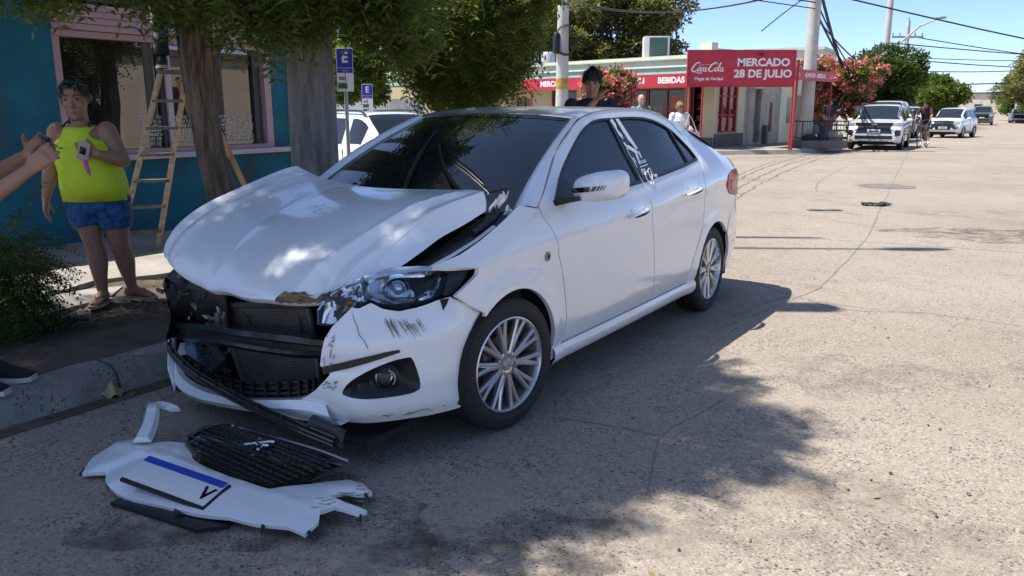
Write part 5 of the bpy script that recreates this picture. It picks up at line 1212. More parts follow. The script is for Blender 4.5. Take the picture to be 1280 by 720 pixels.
for u_, v_, y_, r_ in ((520,30,7.6,.34),(540,80,7.5,.30),(560,112,7.5,.24),(590,40,7.6,.36),(600,90,7.6,.30),(615,122,7.6,.20),(640,60,7.7,.30),(655,20,7.8,.30),(640,100,7.7,.22),(575,128,7.5,.15),(545,60,7.4,.3),(505,8,7.6,.3),(670,-2,7.9,.28),(655,128,7.7,.06),(662,80,7.8,.10)):
    blobsB.append((at(u_-20 if u_ > 560 else u_, v_-34, y_), (r_*.95, r_, r_*1.05), 6*r_**1.6))
near_tree('weeping_tree', 'dense dark green tree with drooping foliage beyond the roof of the crashed car', (-.45,8.1), (-.35,8.15,2.6), blobsB, 10500, 6, .13, .10, hang=1.5)
# --- low feathery shrub at the left edge
rng = np.random.default_rng(31); sh = thing('feathery_shrub', 'low shrub with fern like leaves at the left edge of the earth strip', 'shrub', (-3.02,4.62,.14))
mb = MB(); mb.tube([(-.08,0,0),(-.07,.0,.3),(-.03,.0,.62),(.02,.0,.8)], [.022,.019,.014,.008], n=8)
for k in range(9):
    a = rng.uniform(0, 6.28); e = (.32*math.cos(a), .3*math.sin(a), rng.uniform(.2,.75)); mb.tube([(-.06,0,.25+.04*k),(e[0]*.5,e[1]*.5,e[2]+.08),e], [.008,.006,.003], n=5)
mb.build('trunk', M_BARK, sh, ang=80)
P, u = crown_points(rng, [((0.02,0,.42),(.26,.26,.27),2), ((.06,-.05,.2),(.20,.2,.15),1), ((-.22,0,.45),(.28,.28,.25),1)], 900, .10); d = u*np.array([1,1,.4])+rng.normal(size=u.shape)*.4; d[:, 2] -= .35
tv, tf = frond(9, .24, .034, .010, .09); cloud('crown', tv, tf, orient(P, d, unit(rng, 900)*.4+np.array([0,0,1.]), .6+.5*rng.random(900)), M_LEAFS, sh)
# --- background trees
def bt(name, label, x, y, H, Rx, Rz, zc, mat, nl, size, seed, clumps=14, r0=.2, group=None, shell=.45, rr=.45):
    rng = np.random.default_rng(seed); bl = multi(rng, (0, 0, zc), (Rx, Rx, Rz), clumps, Rx*rr)
    return tree(name, label, 'tree', (x, y, .0), bl, nl, size, mat, max(1.0, zc-Rz*.6), r0, seed=seed, group=group, shell=shell)
bt('eucalyptus', 'tall olive grey tree standing behind the roof of the corner market', 6.0, 48, 12, 4.6, 4.6, 6.0, M_LEAFO, 15000, .26, 41, 34, .3, rr=.34)
bt('eucalyptus', 'olive grey tree left of the tall one behind the market roof', 1.6, 46, 9, 3.0, 3.4, 4.6, M_LEAFO, 8000, .26, 42, 20, .25, rr=.36)
bt('street_tree', 'light green tree behind the parking signs on the left', -7.2, 40, 6, 1.9, 2.3, 3.3, M_LEAFG, 6000, .22, 43, 14, .16)
bt('street_tree', 'broad rounded dark green tree behind the parked white car and oleander', 21.9, 50, 6, 3.1, 1.95, 3.15, M_LEAFD, 13000, .24, 44, 30, .25, rr=.36)
bt('street_tree', 'smaller round green tree beyond the broad one on the left side of the far street', 34.0, 66, 5, 2.6, 1.5, 2.2, M_LEAFG, 6000, .26, 45, 16, .2)
bt('street_tree', 'dark tree behind the smaller round one in the far street', 39.5, 76, 6, 2.3, 2.0, 3.0, M_LEAFD, 6000, .28, 46, 16, .2)
bt('street_tree', 'large olive tree at the right edge of the picture in the far street', 44.6, 66, 9, 4.9, 3.7, 4.4, M_LEAFO, 13000, .28, 47, 28, .3, rr=.36)
bt('street_tree', 'yellowish green tree below the large olive one on the right', 53.5, 84, 5, 3.2, 2.2, 2.8, M_LEAFO, 6000, .28, 48, 16, .2)
bt('street_tree', 'bright green tree farther along the right side of the far street', 66.0, 106, 6, 3.6, 2.6, 3.4, M_LEAFG, 5000, .32, 49, 14, .2)
for i, (t, q) in enumerate(((150,-8),(170,-7),(190,8),(230,9),(240,-10),(330,4))):
    p = Tq(t, q); bt('distant_tree', ('small dark tree in the distance on the left of the far street','dark green tree just beyond the last parked cars on the left','grey green tree far along the right pavement','pale distant tree near the tan house','far tree above the cream house roof','last tree at the end of the far street')[i], p.x, p.y, 6, 3.4, 2.4, 3.2, (M_LEAFD, M_LEAFG, M_LEAFO)[i % 3], 1600, .6, 60+i, 10, .2, group='trees far down the street')
def oleander(label, x, y, Rx, Rz, zc, nl, nf, seed):
    rng = np.random.default_rng(seed); t = thing('oleander', label, 'shrub', (x, y, .1)); bl = multi(rng, (0, 0, zc), (Rx, Rx, Rz), 22, Rx*.38)
    mb = MB()
    for k in range(7):
        a = k*.9; e = bl[k][0]; mb.tube([(.12*math.cos(a), .12*math.sin(a), 0), (e[0]*.35, e[1]*.35, zc*.5), e], [.05, .035, .012], n=6)
    mb.build('trunk', M_BARKG, t, ang=80)
    P, u = crown_points(rng, bl, nl, .3); d = u+rng.normal(size=u.shape)*.5; tv, tf = tri3(); cloud('crown', tv, tf, orient(P, d, unit(rng, nl)*.5+np.array([0,0,1.]), .16*(.6+.8*rng.random(nl))), M_LEAFG, t)
    c = np.repeat(crown_points(rng, bl, nf//7, .85)[0], 7, 0); P = c+rng.normal(size=c.shape)*.07; d = unit(rng, len(P)); cloud('flowers', [(-.5,-.5,0),(.5,-.5,.12),(.5,.5,0),(-.5,.5,.12)], [(0,1,2,3)], orient(P, d, unit(rng, len(P)), .085*(.6+.8*rng.random(len(P)))), M_PINKF, t, 'stuff')
    return t
oleander('pink flowering oleander bush beside the utility pole and parked white car', 14.2, 37.0, 2.35, 1.5, 2.25, 6200, 9000, 71)
oleander('pink flowering oleander in front of the market awning behind the man', 3.02, 25.9, .95, .98, 1.95, 3000, 3600, 72)
# dark bush at the foot of the far oleander
bt('dark_bush', 'dark green bush at the foot of the oleander behind the railing', 14.7, 34.2, 1.2, .55, .7, .8, M_LEAFD, 2500, .14, 73, 10, .05)
# fallen leaves
rng = np.random.default_rng(77); N = 2600
s_ = rng.uniform(-.5, 6.5, N); n_ = 4.15+1.6*rng.beta(2.2, 2.2, N); keep = (np.sin(s_*2.2)+np.sin(n_*5+s_)) > .35; s_, n_ = s_[keep], n_[keep]
P = np.stack([s_*SX+n_*NX, s_*SY+n_*NY, .16+.012*rng.random(len(s_))], 1)
o = cloud('fallen_leaves', *QUAD, orient(P, unit(rng, len(P))*np.array([1,1,.12]), np.tile([0,0,1.], (len(P), 1))+unit(rng, len(P))*.25, .05*(.5+rng.random(len(P)))), M_DRY, None, 'stuff')
rng = np.random.default_rng(91); N = 1500      # grit and small stones, thickest along the kerb foot
pk = np.array([tuple(W(rng.uniform(-2, 6.3), 3.83-abs(rng.normal())*.22)) if i < 900 else (rng.uniform(-2.5, 6), rng.uniform(1.9, 9), 0) for i in range(N)]); pk[:, 2] = .004
oct_ = ([(-.5,0,0),(0,-.4,0),(.5,0,0),(0,.4,0),(-.25,-.2,.38),(.25,-.15,.36),(.22,.2,.38),(-.2,.22,.34)], [(0,1,5,4),(1,2,6,5),(2,3,7,6),(3,0,4,7),(4,5,6,7)])
cloud('grit', *oct_, orient(pk, unit(rng, N)*np.array([1,1,.05]), np.tile([0,0,1.], (N, 1)), .006+.016*rng.random(N)**3), pmat('grit_stone', (.22,.19,.16), rough=.9, var=.7, vscale=3), None, 'stuff')
rng = np.random.default_rng(78); N = 46
P = []
for k in range(N):
    if k < 26: p = W(rng.uniform(.3, 5), 3.84-abs(rng.normal())*.12)
    else: p = Vector((rng.uniform(-1.6, 1.8), rng.uniform(2.2, 4.5), 0))
    P.append((p.x, p.y, .012))
P = np.array(P); cloud('road_leaves', *QUAD, orient(P, unit(rng, N)*np.array([1,1,.1]), np.tile([0,0,1.], (N, 1))+unit(rng, N)*.3, .04*(.6+rng.random(N))), M_DRY, None, 'stuff')
# ---------------------------------------------------------------- background vehicles
M_WHCAR = pmat('car_white', (.78,.78,.77), rough=.25, coat=.8); M_GREYCAR = pmat('car_grey', (.17,.18,.19), rough=.3, coat=.8, metal=.2); M_DKCAR = pmat('car_dark', (.025,.03,.04), rough=.25, coat=.8)
M_SILV = pmat('car_silver', (.42,.43,.44), rough=.3, coat=.8, metal=.3); M_CREAMCAR = pmat('car_cream', (.66,.62,.50), rough=.3, coat=.6)
M_CGL = pmat('car_glass', (.02,.028,.034), rough=.03, spec=.6); M_HL = pmat('car_headlight', (.55,.56,.58), rough=.12, coat=.8, metal=.2); M_PLATE = pmat('plate_white', (.72,.72,.70), rough=.5)
def make_car(label, cat, x, y, z, head, paint, L, Wd, H, top, belt, side_win, tyre=.32, wb=None, grille=None, lamps=None, tail=None, name='parked_car', group=None, rails=False, zs=.22):
    """top: (x along the car from the tail 0..1, height 0..1); side_win: list of (x0, x1) in the same measure"""
    c = thing(name, label, cat, (x, y, z), head, group)
    hw = Wd/2; N = 56; ring_n = 15
    topt = [(a, b*H) for a, b in top]; zb = [(a, b*H) for a, b in belt]
    def half(a): e = min(a, 1-a); return hw*(1-.20*max(0, 1-e/.11)**2.2)
    def ring(a):
        x_ = (a-.5)*L; w = half(a); zt = lerp_tab(topt, a); b = min(lerp_tab(zb, a), zt-.03); g = zt-b
        e = min(a, 1-a); lift = zs+.10*max(0, 1-e/.06)
        pts = [(w*.86, lift), (w*.965, lift+.06), (w, .42*b+.2), (w, .62*b+.15), (w*.985, b-.06), (w*.955, b)]
        k = sstep(.06, .30, g); re = w*(.955*(1-k)+.74*k) if k > 0 else w*.9
        rz_ = b+(g-.07*k-.01)
        pts += [(w*.955+(re-w*.955)*t, b+(rz_-b)*t) for t in (.06, .36, .66, .94)]
        pts += [(re*(1-.04*k)-.0, rz_+.012*k), (re*.90, b+g-.022*k-.004), (re*.72, zt-.008), (re*.4, zt), (0, zt+.004)]
        return [(x_, p[0], p[1]) for p in pts]
    AA = [i/N for i in range(N+1)]; AA = sorted(set([round(v, 4) for v in AA]+[.004, .01, .99, .996]))
    rings = [ring(a) for a in AA]; V = []; w2 = 2*ring_n-1
    for r in rings: V += r+[(p[0], -p[1], p[2]) for p in r[-2::-1]]
    groups = {}
    def slope(a): return (lerp_tab(topt, a+.01)-lerp_tab(topt, a-.01))/(.02*L)
    for i in range(len(AA)-1):
        am = (AA[i]+AA[i+1])/2; zt = lerp_tab(topt, am); g = zt-lerp_tab(zb, am)
        for j in range(w2-1):
            jj = j if j < ring_n-1 else w2-2-j; key = 'body'
            f = (i*w2+j, (i+1)*w2+j, (i+1)*w2+j+1, i*w2+j+1)
            if jj in (6, 7, 8) and any(p <= am <= q for p, q in side_win) and g > .12: key = ('window', j < ring_n, [p <= am <= q for p, q in side_win].index(True))
            if jj >= 11 and g > .06 and abs(slope(am)) > .32: key = 'windscreen' if slope(am) < 0 else 'rear_window'
            groups.setdefault(key, []).append(f)
    e0 = [k for k in range(w2)]; groups['body'] += [tuple(e0), tuple((len(AA)-1)*w2+k for k in reversed(range(w2)))]
    for key, fs in groups.items():
        ids = sorted({i for f in fs for i in f}); mp = {v: k for k, v in enumerate(ids)}
        mb = MB(); mb.add([V[i] for i in ids], [tuple(mp[i] for i in f)[::-1] for f in fs]); mb.build(key if isinstance(key, str) else key[0], paint if key == 'body' else M_CGL, c, ang=50)
    mb = MB(); mb.box((0, 0, zs+.03), (L*.92, Wd*.86, .10)); mb.build('underside', M_DARK, c)
    wb = wb or L*.60; off = L*.5-.18*L-tyre*.15
    Mx = Matrix.Rotation(R(-90), 4, 'X')
    for x_ in (off, off-wb):
        for s in (1, -1):
            w_ = bpy.data.objects.new('wheel', None); COL.objects.link(w_); w_.parent = c; w_.location = (x_, s*(hw-.10), tyre); w_.rotation_euler = (0, 0, 0 if s > 0 else math.pi)
            mb = MB(); mb.lathe([(tyre*.62,-.09),(tyre*.9,-.10),(tyre,-.07),(tyre,.07),(tyre*.92,.10),(tyre*.64,.095)], 22, Mx); mb.build('tyre', M_RUB, w_)
            mb = MB(); mb.lathe([(tyre*.64,.09),(tyre*.6,.06),(tyre*.2,.075),(.001,.08)], 22, Mx)
            for k in range(5):
                a = k*1.2566; mb.tube([(math.cos(a)*.04, .085, math.sin(a)*.04), (math.cos(a)*tyre*.6, .09, math.sin(a)*tyre*.6)], tyre*.075, n=5)
            mb.build('rim', M_ALLOY, w_)
            mb = MB(); mb.lathe([(tyre*1.17, hw-.035), (.001, hw-.035)] if s > 0 else [(.001, -hw+.035), (tyre*1.17, -hw+.035)], 26, Matrix.Translation((x_, 0, tyre*1.02)) @ Matrix.Rotation(R(-90), 4, 'X'))
            mb = MB(); rr_ = []
            for a in range(-8, 189, 14): rr_.append([(x_+q*math.cos(R(a)), s*(hw+o), tyre+q*math.sin(R(a))) for q, o in ((tyre*1.02,-.06),(tyre*1.03,.008),(tyre*1.17,.010),(tyre*1.20,-.02))])
            mb.loft(rr_, caps=False, close=False); mb.build('wheel_arch', M_BLK, c, recalc=True)
    for s in (1, -1):
        xm = (lerp_tab([(b_, a_) for a_, b_ in ((.5, .5),)], .5)) if False else (side_win[-1][1]-.5)*L-.12
        mb = MB(); mb.ball((xm, s*(hw+.09), lerp_tab(zb, .6)+.07), (.06, .11, .075), 10, 7); mb.tube([(xm, s*(hw-.06), lerp_tab(zb, .6)+.01), (xm, s*(hw+.04), lerp_tab(zb, .6)+.04)], .025, n=6); mb.build('wing_mirror', paint, c)
    xf = L/2; xr = -L/2
    def front(n, y0, y1, z0, z1, mat, d=.012, mir=False, rear=False, parent=None, bev=.004):
        for s in ((1, -1) if mir else (1,)):
            ym = (y0+y1)/2*s; e = abs(ym)/hw; xx = (xf+.002-.0 if not rear else xr-.002); dd = .05*max(0, e-.6)
            mb = MB(); mb.box((xx-(dd if not rear else -dd), ym, (z0+z1)/2), (d*2+.06*max(0, e-.55), abs(y1-y0), z1-z0), bev=bev); mb.build(n, mat, parent or c)
    for g in (grille or []): front(*g)
    for g in (lamps or []): front(g[0], *g[1:5], g[5], mir=True)
    for g in (tail or []): front(g[0], *g[1:5], g[5], mir=g[6] if len(g) > 6 else True, rear=True)
    for a0, a1 in side_win[:-1]:      # pillars and door shut lines
        pass
    for s in (1, -1):
        for a in (side_win[0][1]+.01, side_win[-1][0]-.02):
            x_ = (a-.5)*L; mb = MB(); mb.box((x_, s*(hw-.002), (lerp_tab(zb, a)+zs+.1)/2), (.008, .010, lerp_tab(zb, a)-zs-.2)); mb.build('door_gap', M_BLK, c)
        for a in (side_win[0][1]-.06, side_win[-1][0]-.0):
            x_ = (a-.5)*L; mb = MB(); mb.box((x_, s*(hw+.006), lerp_tab(zb, a)-.10), (.17, .03, .03), bev=.008); mb.build('door_handle', paint, c)
    if rails:
        for s in (1, -1):
            mb = MB(); mb.tube([((a-.5)*L, s*hw*.70, lerp_tab(topt, a)+.035*(0 if a in (.12, .70) else 1)-.01) for a in (.12, .16, .3, .5, .66, .70)], .018, n=6); mb.build('roof_rail', M_BLK if paint is not M_GREYCAR else M_SILV, c)
    return c
SUV = [(0,.50),(.012,.62),(.03,.70),(.05,.78),(.115,.965),(.16,.99),(.35,1.0),(.52,.985),(.60,.955),(.745,.665),(.80,.64),(.92,.60),(.97,.55),(.99,.47),(1,.36)]
HATCH = [(0,.45),(.015,.60),(.04,.66),(.10,.93),(.15,.985),(.35,1.0),(.55,.985),(.62,.955),(.80,.66),(.86,.625),(.95,.57),(.985,.48),(1,.34)]
SEDAN = [(0,.45),(.015,.62),(.06,.68),(.17,.70),(.30,.95),(.38,.99),(.5,1.0),(.58,.97),(.72,.66),(.78,.64),(.93,.58),(.985,.50),(1,.34)]
VAN = [(0,.5),(.01,.90),(.03,.97),(.1,1.0),(.6,1.0),(.70,.97),(.86,.62),(.94,.56),(.985,.48),(1,.34)]
BELT = [(0,.60),(.1,.64),(.5,.60),(.72,.585),(.9,.53),(1,.30)]
M_GRL = pmat('grille_black', (.02,.02,.022), rough=.35)
far_h = R(240)     # cars facing us down the far street
g_ = 'cars in the far street'
def fc(px_xy, back):   # centre of a car whose nose stands at this ground point
    return Vector((px_xy[0], px_xy[1], 0))+Vector((.5, .866, 0))*back
# white crossover, nose towards us
p = Vector((13.0, 29.3, 0))+Vector((.5,.866,0))*2.25
suv = make_car('white crossover parked nose on beside the pink oleander, dark band grille and wide lower intake', 'car', p.x, p.y, 0, far_h, M_WHCAR, 4.5, 1.86, 1.64, SUV, BELT, [(.10,.27),(.29,.46),(.48,.66)], .355,
  grille=[('grille', -.62, .62, .86, .98, M_GRL), ('badge', -.09, .09, .90, .935, M_CHROME, .018), ('lower_intake', -.62, .62, .40, .52, M_GRL), ('skid_plate', -.5, .5, .33, .39, M_SILV), ('licence_plate', -.22, .22, .62, .74, M_PLATE, .016), ('plate_text', -.16, .16, .65, .70, M_GRL, .0175)],
  lamps=[('headlight', .63, .90, .85, .98, M_HL), ('fog_slot', .70, .88, .52, .72, M_GRL)], rails=True, group=g_)
p = Vector((16.3, 36.0, 0))+Vector((.5,.866,0))*2.2; make_car('white delivery van parked right behind the white crossover', 'van', p.x, p.y, 0, far_h, M_WHCAR, 4.4, 1.8, 1.82, VAN, BELT, [(.62,.80)], .32, grille=[('grille', -.5, .5, .62, .76, M_GRL)], lamps=[('headlight', .56, .84, .72, .92, M_HL)], group=g_)
p = Vector((19.3, 41.2, 0))+Vector((.5,.866,0))*2.1; make_car('dark car parked behind the white delivery van', 'car', p.x, p.y, 0, far_h, M_DKCAR, 4.2, 1.75, 1.5, HATCH, BELT, [(.12,.30),(.32,.48),(.50,.70)], .31, grille=[('grille', -.5, .5, .5, .62, M_GRL)], lamps=[('headlight', .52, .80, .64, .78, M_HL)], group=g_)
p = Vector((22.0, 46.6, 0))+Vector((.5,.866,0))*2.1; make_car('second dark car in the row parked behind the van', 'car', p.x, p.y, 0, far_h, M_DKCAR, 4.2, 1.75, 1.48, SEDAN, BELT, [(.26,.40),(.42,.54),(.56,.66)], .31, lamps=[('headlight', .52, .80, .64, .78, M_HL)], group=g_)
p = Vector((25.6, 53, 0))+Vector((.5,.866,0))*2.1; make_car('white car parked behind the dark cars and the cyclist', 'car', p.x, p.y, 0, far_h, M_WHCAR, 4.3, 1.75, 1.62, SUV, BELT, [(.10,.27),(.29,.46),(.48,.66)], .33, lamps=[('headlight', .56, .84, .72, .88, M_HL)], group=g_)
# white hatchback driving towards the camera
p = Vector((22.25, 41.6, 0))+Vector((.56,.83,0))*1.9
make_car('small white hatchback driving towards us behind the cyclist', 'car', p.x, p.y, 0, R(228), M_WHCAR, 3.75, 1.64, 1.53, HATCH, BELT, [(.12,.30),(.32,.48),(.50,.72)], .30, name='moving_car',
  grille=[('grille', -.36, .36, .42, .62, M_GRL), ('licence_plate', -.20, .20, .46, .57, M_PLATE, .016), ('plate_text', -.14, .14, .49, .54, M_GRL, .0175), ('fog_slot', -.66, -.46, .46, .56, M_GRL), ('fog_slot', .46, .66, .46, .56, M_GRL)] + [('bonnet_mark', y, y+.07, .76, .82, M_GRL) for y in (.02, .14, .26)],
  lamps=[('headlight', .48, .78, .68, .86, M_HL)], group=g_)
p = Vector((43.2, 75.2, 0))+Vector((.5,.866,0))*2.3
make_car('grey sport utility car coming up the middle of the far street', 'car', p.x, p.y, 0, far_h, M_GREYCAR, 4.7, 1.86, 1.75, SUV, BELT, [(.10,.27),(.29,.46),(.48,.66)], .37, name='moving_car', grille=[('grille', -.5, .5, .80, .98, M_GRL), ('lower_intake', -.6, .6, .42, .56, M_GRL), ('licence_plate', -.2, .2, .62, .73, M_PLATE, .016)], lamps=[('headlight', .56, .86, .84, .98, M_HL)], group=g_)
for (x, y, pt, lab) in ((54.5, 88, M_SILV, 'silver car following behind the grey one in the far street'), (57.5, 92.5, M_DKCAR, 'dark car parked nearest on the right of the far street'), (65, 103, M_GREYCAR, 'grey car parked second on the right of the far street'), (47.5, 85.5, M_DKCAR, 'small dark car between the hatchback and the grey car far off'), (75,138, M_WHCAR, 'tiny white car at the far end of the street')):
    make_car(lab, 'car', x, y, 0, far_h, pt, 4.3, 1.75, 1.52, HATCH, BELT, [(.12,.30),(.32,.48),(.50,.70)], .31, grille=[('grille', -.5, .5, .5, .62, M_GRL)], lamps=[('headlight', .52, .80, .66, .80, M_HL)], group=g_)
# parked on the right-hand kerb, only its flank in the frame
make_car('dark grey car at the right edge of the picture beside a standing person', 'car', 44.6, 67.5, 0, far_h, M_GREYCAR, 4.4, 1.78, 1.55, SUV, BELT, [(.10,.27),(.29,.46),(.48,.66)], .33, lamps=[('headlight', .56, .84, .72, .86, M_HL)], group=g_)
# side street: white compact crossover seen from behind, a white car ahead, a cream car by the market
h2 = math.atan2(.733, -.68)
make_car('white compact crossover parked in the side street behind the concrete post, tail towards us', 'car', -3.15, 15.65, -.17, h2, M_WHCAR, 4.3, 1.80, 1.58, SUV, BELT, [(.085,.20),(.24,.42),(.45,.66)], .345, rails=True,
  tail=[('tail_light', .58, .90, .86, 1.02, M_RED), ('rear_bumper', -.80, .80, .32, .50, M_GRL, False), ('licence_plate', -.22, .22, .70, .82, M_PLATE, False)], group='cars parked in the side street')
make_car('white hatchback parked in the side street just beyond the compact crossover', 'car', -1.25, 18.9, -.17, h2, M_WHCAR, 4.0, 1.7, 1.46, HATCH, BELT, [(.12,.30),(.32,.48),(.50,.70)], .31, tail=[('tail_light', .58, .82, .70, .92, M_RED)], group='cars parked in the side street')
make_car('cream coloured car parked in front of the market door behind the two old people', 'car', 3.6, 25.6, 0, h2, M_CREAMCAR, 4.2, 1.68, 1.43, SEDAN, BELT, [(.26,.40),(.42,.54),(.56,.66)], .31, tail=[('tail_light', .55, .80, .66, .82, M_RED)], group='cars parked in the side street')
# ---------------------------------------------------------------- people
def skin_mat(name, c): return pmat(name, c, rough=.5, sss=.05, var=.12, vscale=9)
def fuse(mb, name, mat, parent, vox, smooth=3):
    """one continuous surface out of overlapping solids"""
    me = bpy.data.meshes.new('tmp'); me.from_pydata(mb.v, [], mb.f)
    bm = bmesh.new(); bm.from_mesh(me); bmesh.ops.recalc_face_normals(bm, faces=bm.faces); bm.to_mesh(me); bm.free()
    o = bpy.data.objects.new('tmp', me); COL.objects.link(o); m = o.modifiers.new('r', 'REMESH'); m.mode = 'VOXEL'; m.voxel_size = vox
    s = o.modifiers.new('s', 'SMOOTH'); s.factor = .5; s.iterations = smooth
    dg = bpy.context.evaluated_depsgraph_get(); dg.update(); nm = bpy.data.meshes.new_from_object(o.evaluated_get(dg)); bpy.data.objects.remove(o)
    nm.materials.clear(); nm.materials.append(mat); nm.polygons.foreach_set('use_smooth', [True]*len(nm.polygons)); nm.name = name
    return link(name, nm, parent)
def ell(c, rx, ry, ax=(1, 0, 0), ay=(0, 1, 0), n=18, p=1.0):
    c = Vector(c); ax, ay = Vector(ax).normalized(), Vector(ay).normalized(); o = []
    for j in range(n):
        a = 2*math.pi*j/n; cx, sx = math.cos(a), math.sin(a)
        o.append(c+ax*(math.copysign(abs(cx)**p, cx)*rx)+ay*(math.copysign(abs(sx)**p, sx)*ry))
    return o
def limb(mb, pts, rr, n=12, sub=5):
    P = []; Q = []
    for i in range(len(pts)-1):
        for k in range(sub):
            t = (i+k/sub)/(len(pts)-1); P.append(crv(pts, t)); Q.append(crv([Vector((r, 0, 0)) for r in rr], t).x)
    P.append(Vector(pts[-1])); Q.append(rr[-1]); mb.tube(P, Q, n=n); mb.ball(P[0], Q[0], 10, 8); mb.ball(P[-1], Q[-1], 10, 8)
def hand(mb, w, d, pn, side, curl=.5, s=1.0, thumb=.6):
    """w wrist, d direction of the fingers, pn palm normal, side +1 puts the thumb on d x pn"""
    w, d, pn = Vector(w), Vector(d).normalized(), Vector(pn).normalized(); a = d.cross(pn).normalized()*side; pn = a.cross(d).normalized()*side
    mb.loft([ell(w+d*t*s, x*s, y*s, a, pn, 12, .8) for t, x, y in ((-.01,.026,.019),(.02,.033,.019),(.055,.041,.017),(.088,.040,.014),(.094,.034,.010))])
    for k, (o, L) in enumerate(((.030,.070),(.010,.078),(-.011,.073),(-.030,.058))):
        b = w+d*.086*s+a*o*s; dd = (d+a*o*2.2).normalized(); pts = [b-dd*.012*s]; ang = curl*(.55+.12*k)
        cur = b; 
        for q, f in ((.42, .5), (.33, 1.0), (.25, 1.5)):
            v = dd*math.cos(ang*f)+pn*math.sin(ang*f); cur = cur+v*(L*q*s*1.05); pts.append(cur)
        mb.tube(pts, [.0092*s,.0090*s,.0082*s,.0066*s], n=8); mb.ball(pts[-1], .0066*s, 6, 5)
    b = w+d*.028*s+a*.030*s; v1 = (a*.75+d*.6+pn*thumb*.5).normalized(); v2 = (d*.85+a*.25+pn*thumb).normalized()
    pts = [b-v1*.01*s, b+v1*.034*s, b+v1*.034*s+v2*.028*s, b+v1*.034*s+v2*.052*s]; mb.tube(pts, [.014*s,.0115*s,.0100*s,.0075*s], n=8); mb.ball(pts[-1], .0075*s, 6, 5)
def head(mb, c, f, up, s=1.0, female=False):
    """c centre of the skull, f facing direction"""
    c, f, up = Vector(c), Vector(f).normalized(), Vector(up).normalized(); r = f.cross(up).normalized(); up = r.cross(f)
    def P(x, y, z): return c+r*x*s+f*y*s+up*z*s
    for rings in [[(-.125,.030,.026,.040),(-.112,.045,.042,.040),(-.085,.056,.062,.028),(-.045,.066,.082,.012),(0,.073,.092,.0),(.04,.0745,.095,-.006),(.075,.068,.086,-.008),(.10,.052,.066,-.008),(.117,.028,.036,-.008),(.121,.006,.008,-.008)]]:
        mb.loft([ell(P(0, yo, z), rx*s, ry*s, r, f, 20) for z, rx, ry, yo in rings])
    mb.tube([P(0,.088,.018), P(0,.100,-.008), P(0,.112,-.030), P(0,.098,-.040)], [.008*s,.010*s,.0145*s,.008*s], n=8)      # nose
    mb.ball(P(.012,.096,-.034), .008*s, 6, 5); mb.ball(P(-.012,.096,-.034), .008*s, 6, 5)
    mb.tube([P(-.05,.076,.026), P(-.024,.090,.030), P(0,.088,.026), P(.024,.090,.030), P(.05,.076,.026)], [.008*s,.0095*s,.009*s,.0095*s,.008*s], n=8)   # brow
    mb.tube([P(-.026,.082,-.066), P(0,.094,-.062), P(.026,.082,-.066)], [.005*s,.0085*s,.005*s], n=7); mb.tube([P(-.022,.082,-.076), P(0,.092,-.077), P(.022,.082,-.076)], [.005*s,.0085*s,.005*s], n=7)
    mb.ball(P(0,.078,-.104), (.020*s,.018*s,.016*s), 8, 6); mb.ball(P(.042,.066,-.03), .022*s, 8, 6); mb.ball(P(-.042,.066,-.03), .022*s, 8, 6)
    for q in (1, -1): mb.tube([P(.070*q,-.004,.022), P(.084*q,-.016,.020), P(.086*q,-.018,-.002), P(.076*q,-.006,-.030)], [.007*s,.010*s,.011*s,.007*s], n=7)
    return P
def face(P, s, par, eyes=True, lips=(.30,.12,.10), brow=(.06,.04,.03)):
    mb = MB()
    for q in (1, -1): mb.ball(P(.031*q,.0815,.008), (.0125*s,.008*s,.0065*s), 8, 6)
    mb.build('eyes', pmat('eye_dark', (.05,.04,.035), rough=.2), par)
    mb = MB()
    for q in (1, -1): mb.tube([P(.014*q,.097,.032), P(.032*q,.096,.037), P(.050*q,.082,.032)], [.003*s,.0038*s,.0022*s], n=5)
    mb.build('eyebrows', pmat('brow_%d' % int(brow[0]*100), brow, rough=.9), par)
    mb = MB(); mb.tube([P(-.024,.086,-.0705), P(-.008,.099,-.068), P(.008,.099,-.068), P(.024,.086,-.0705)], [.002*s,.0045*s,.0045*s,.002*s], n=6); mb.build('lips', pmat('lip_tone', lips, rough=.5), par)
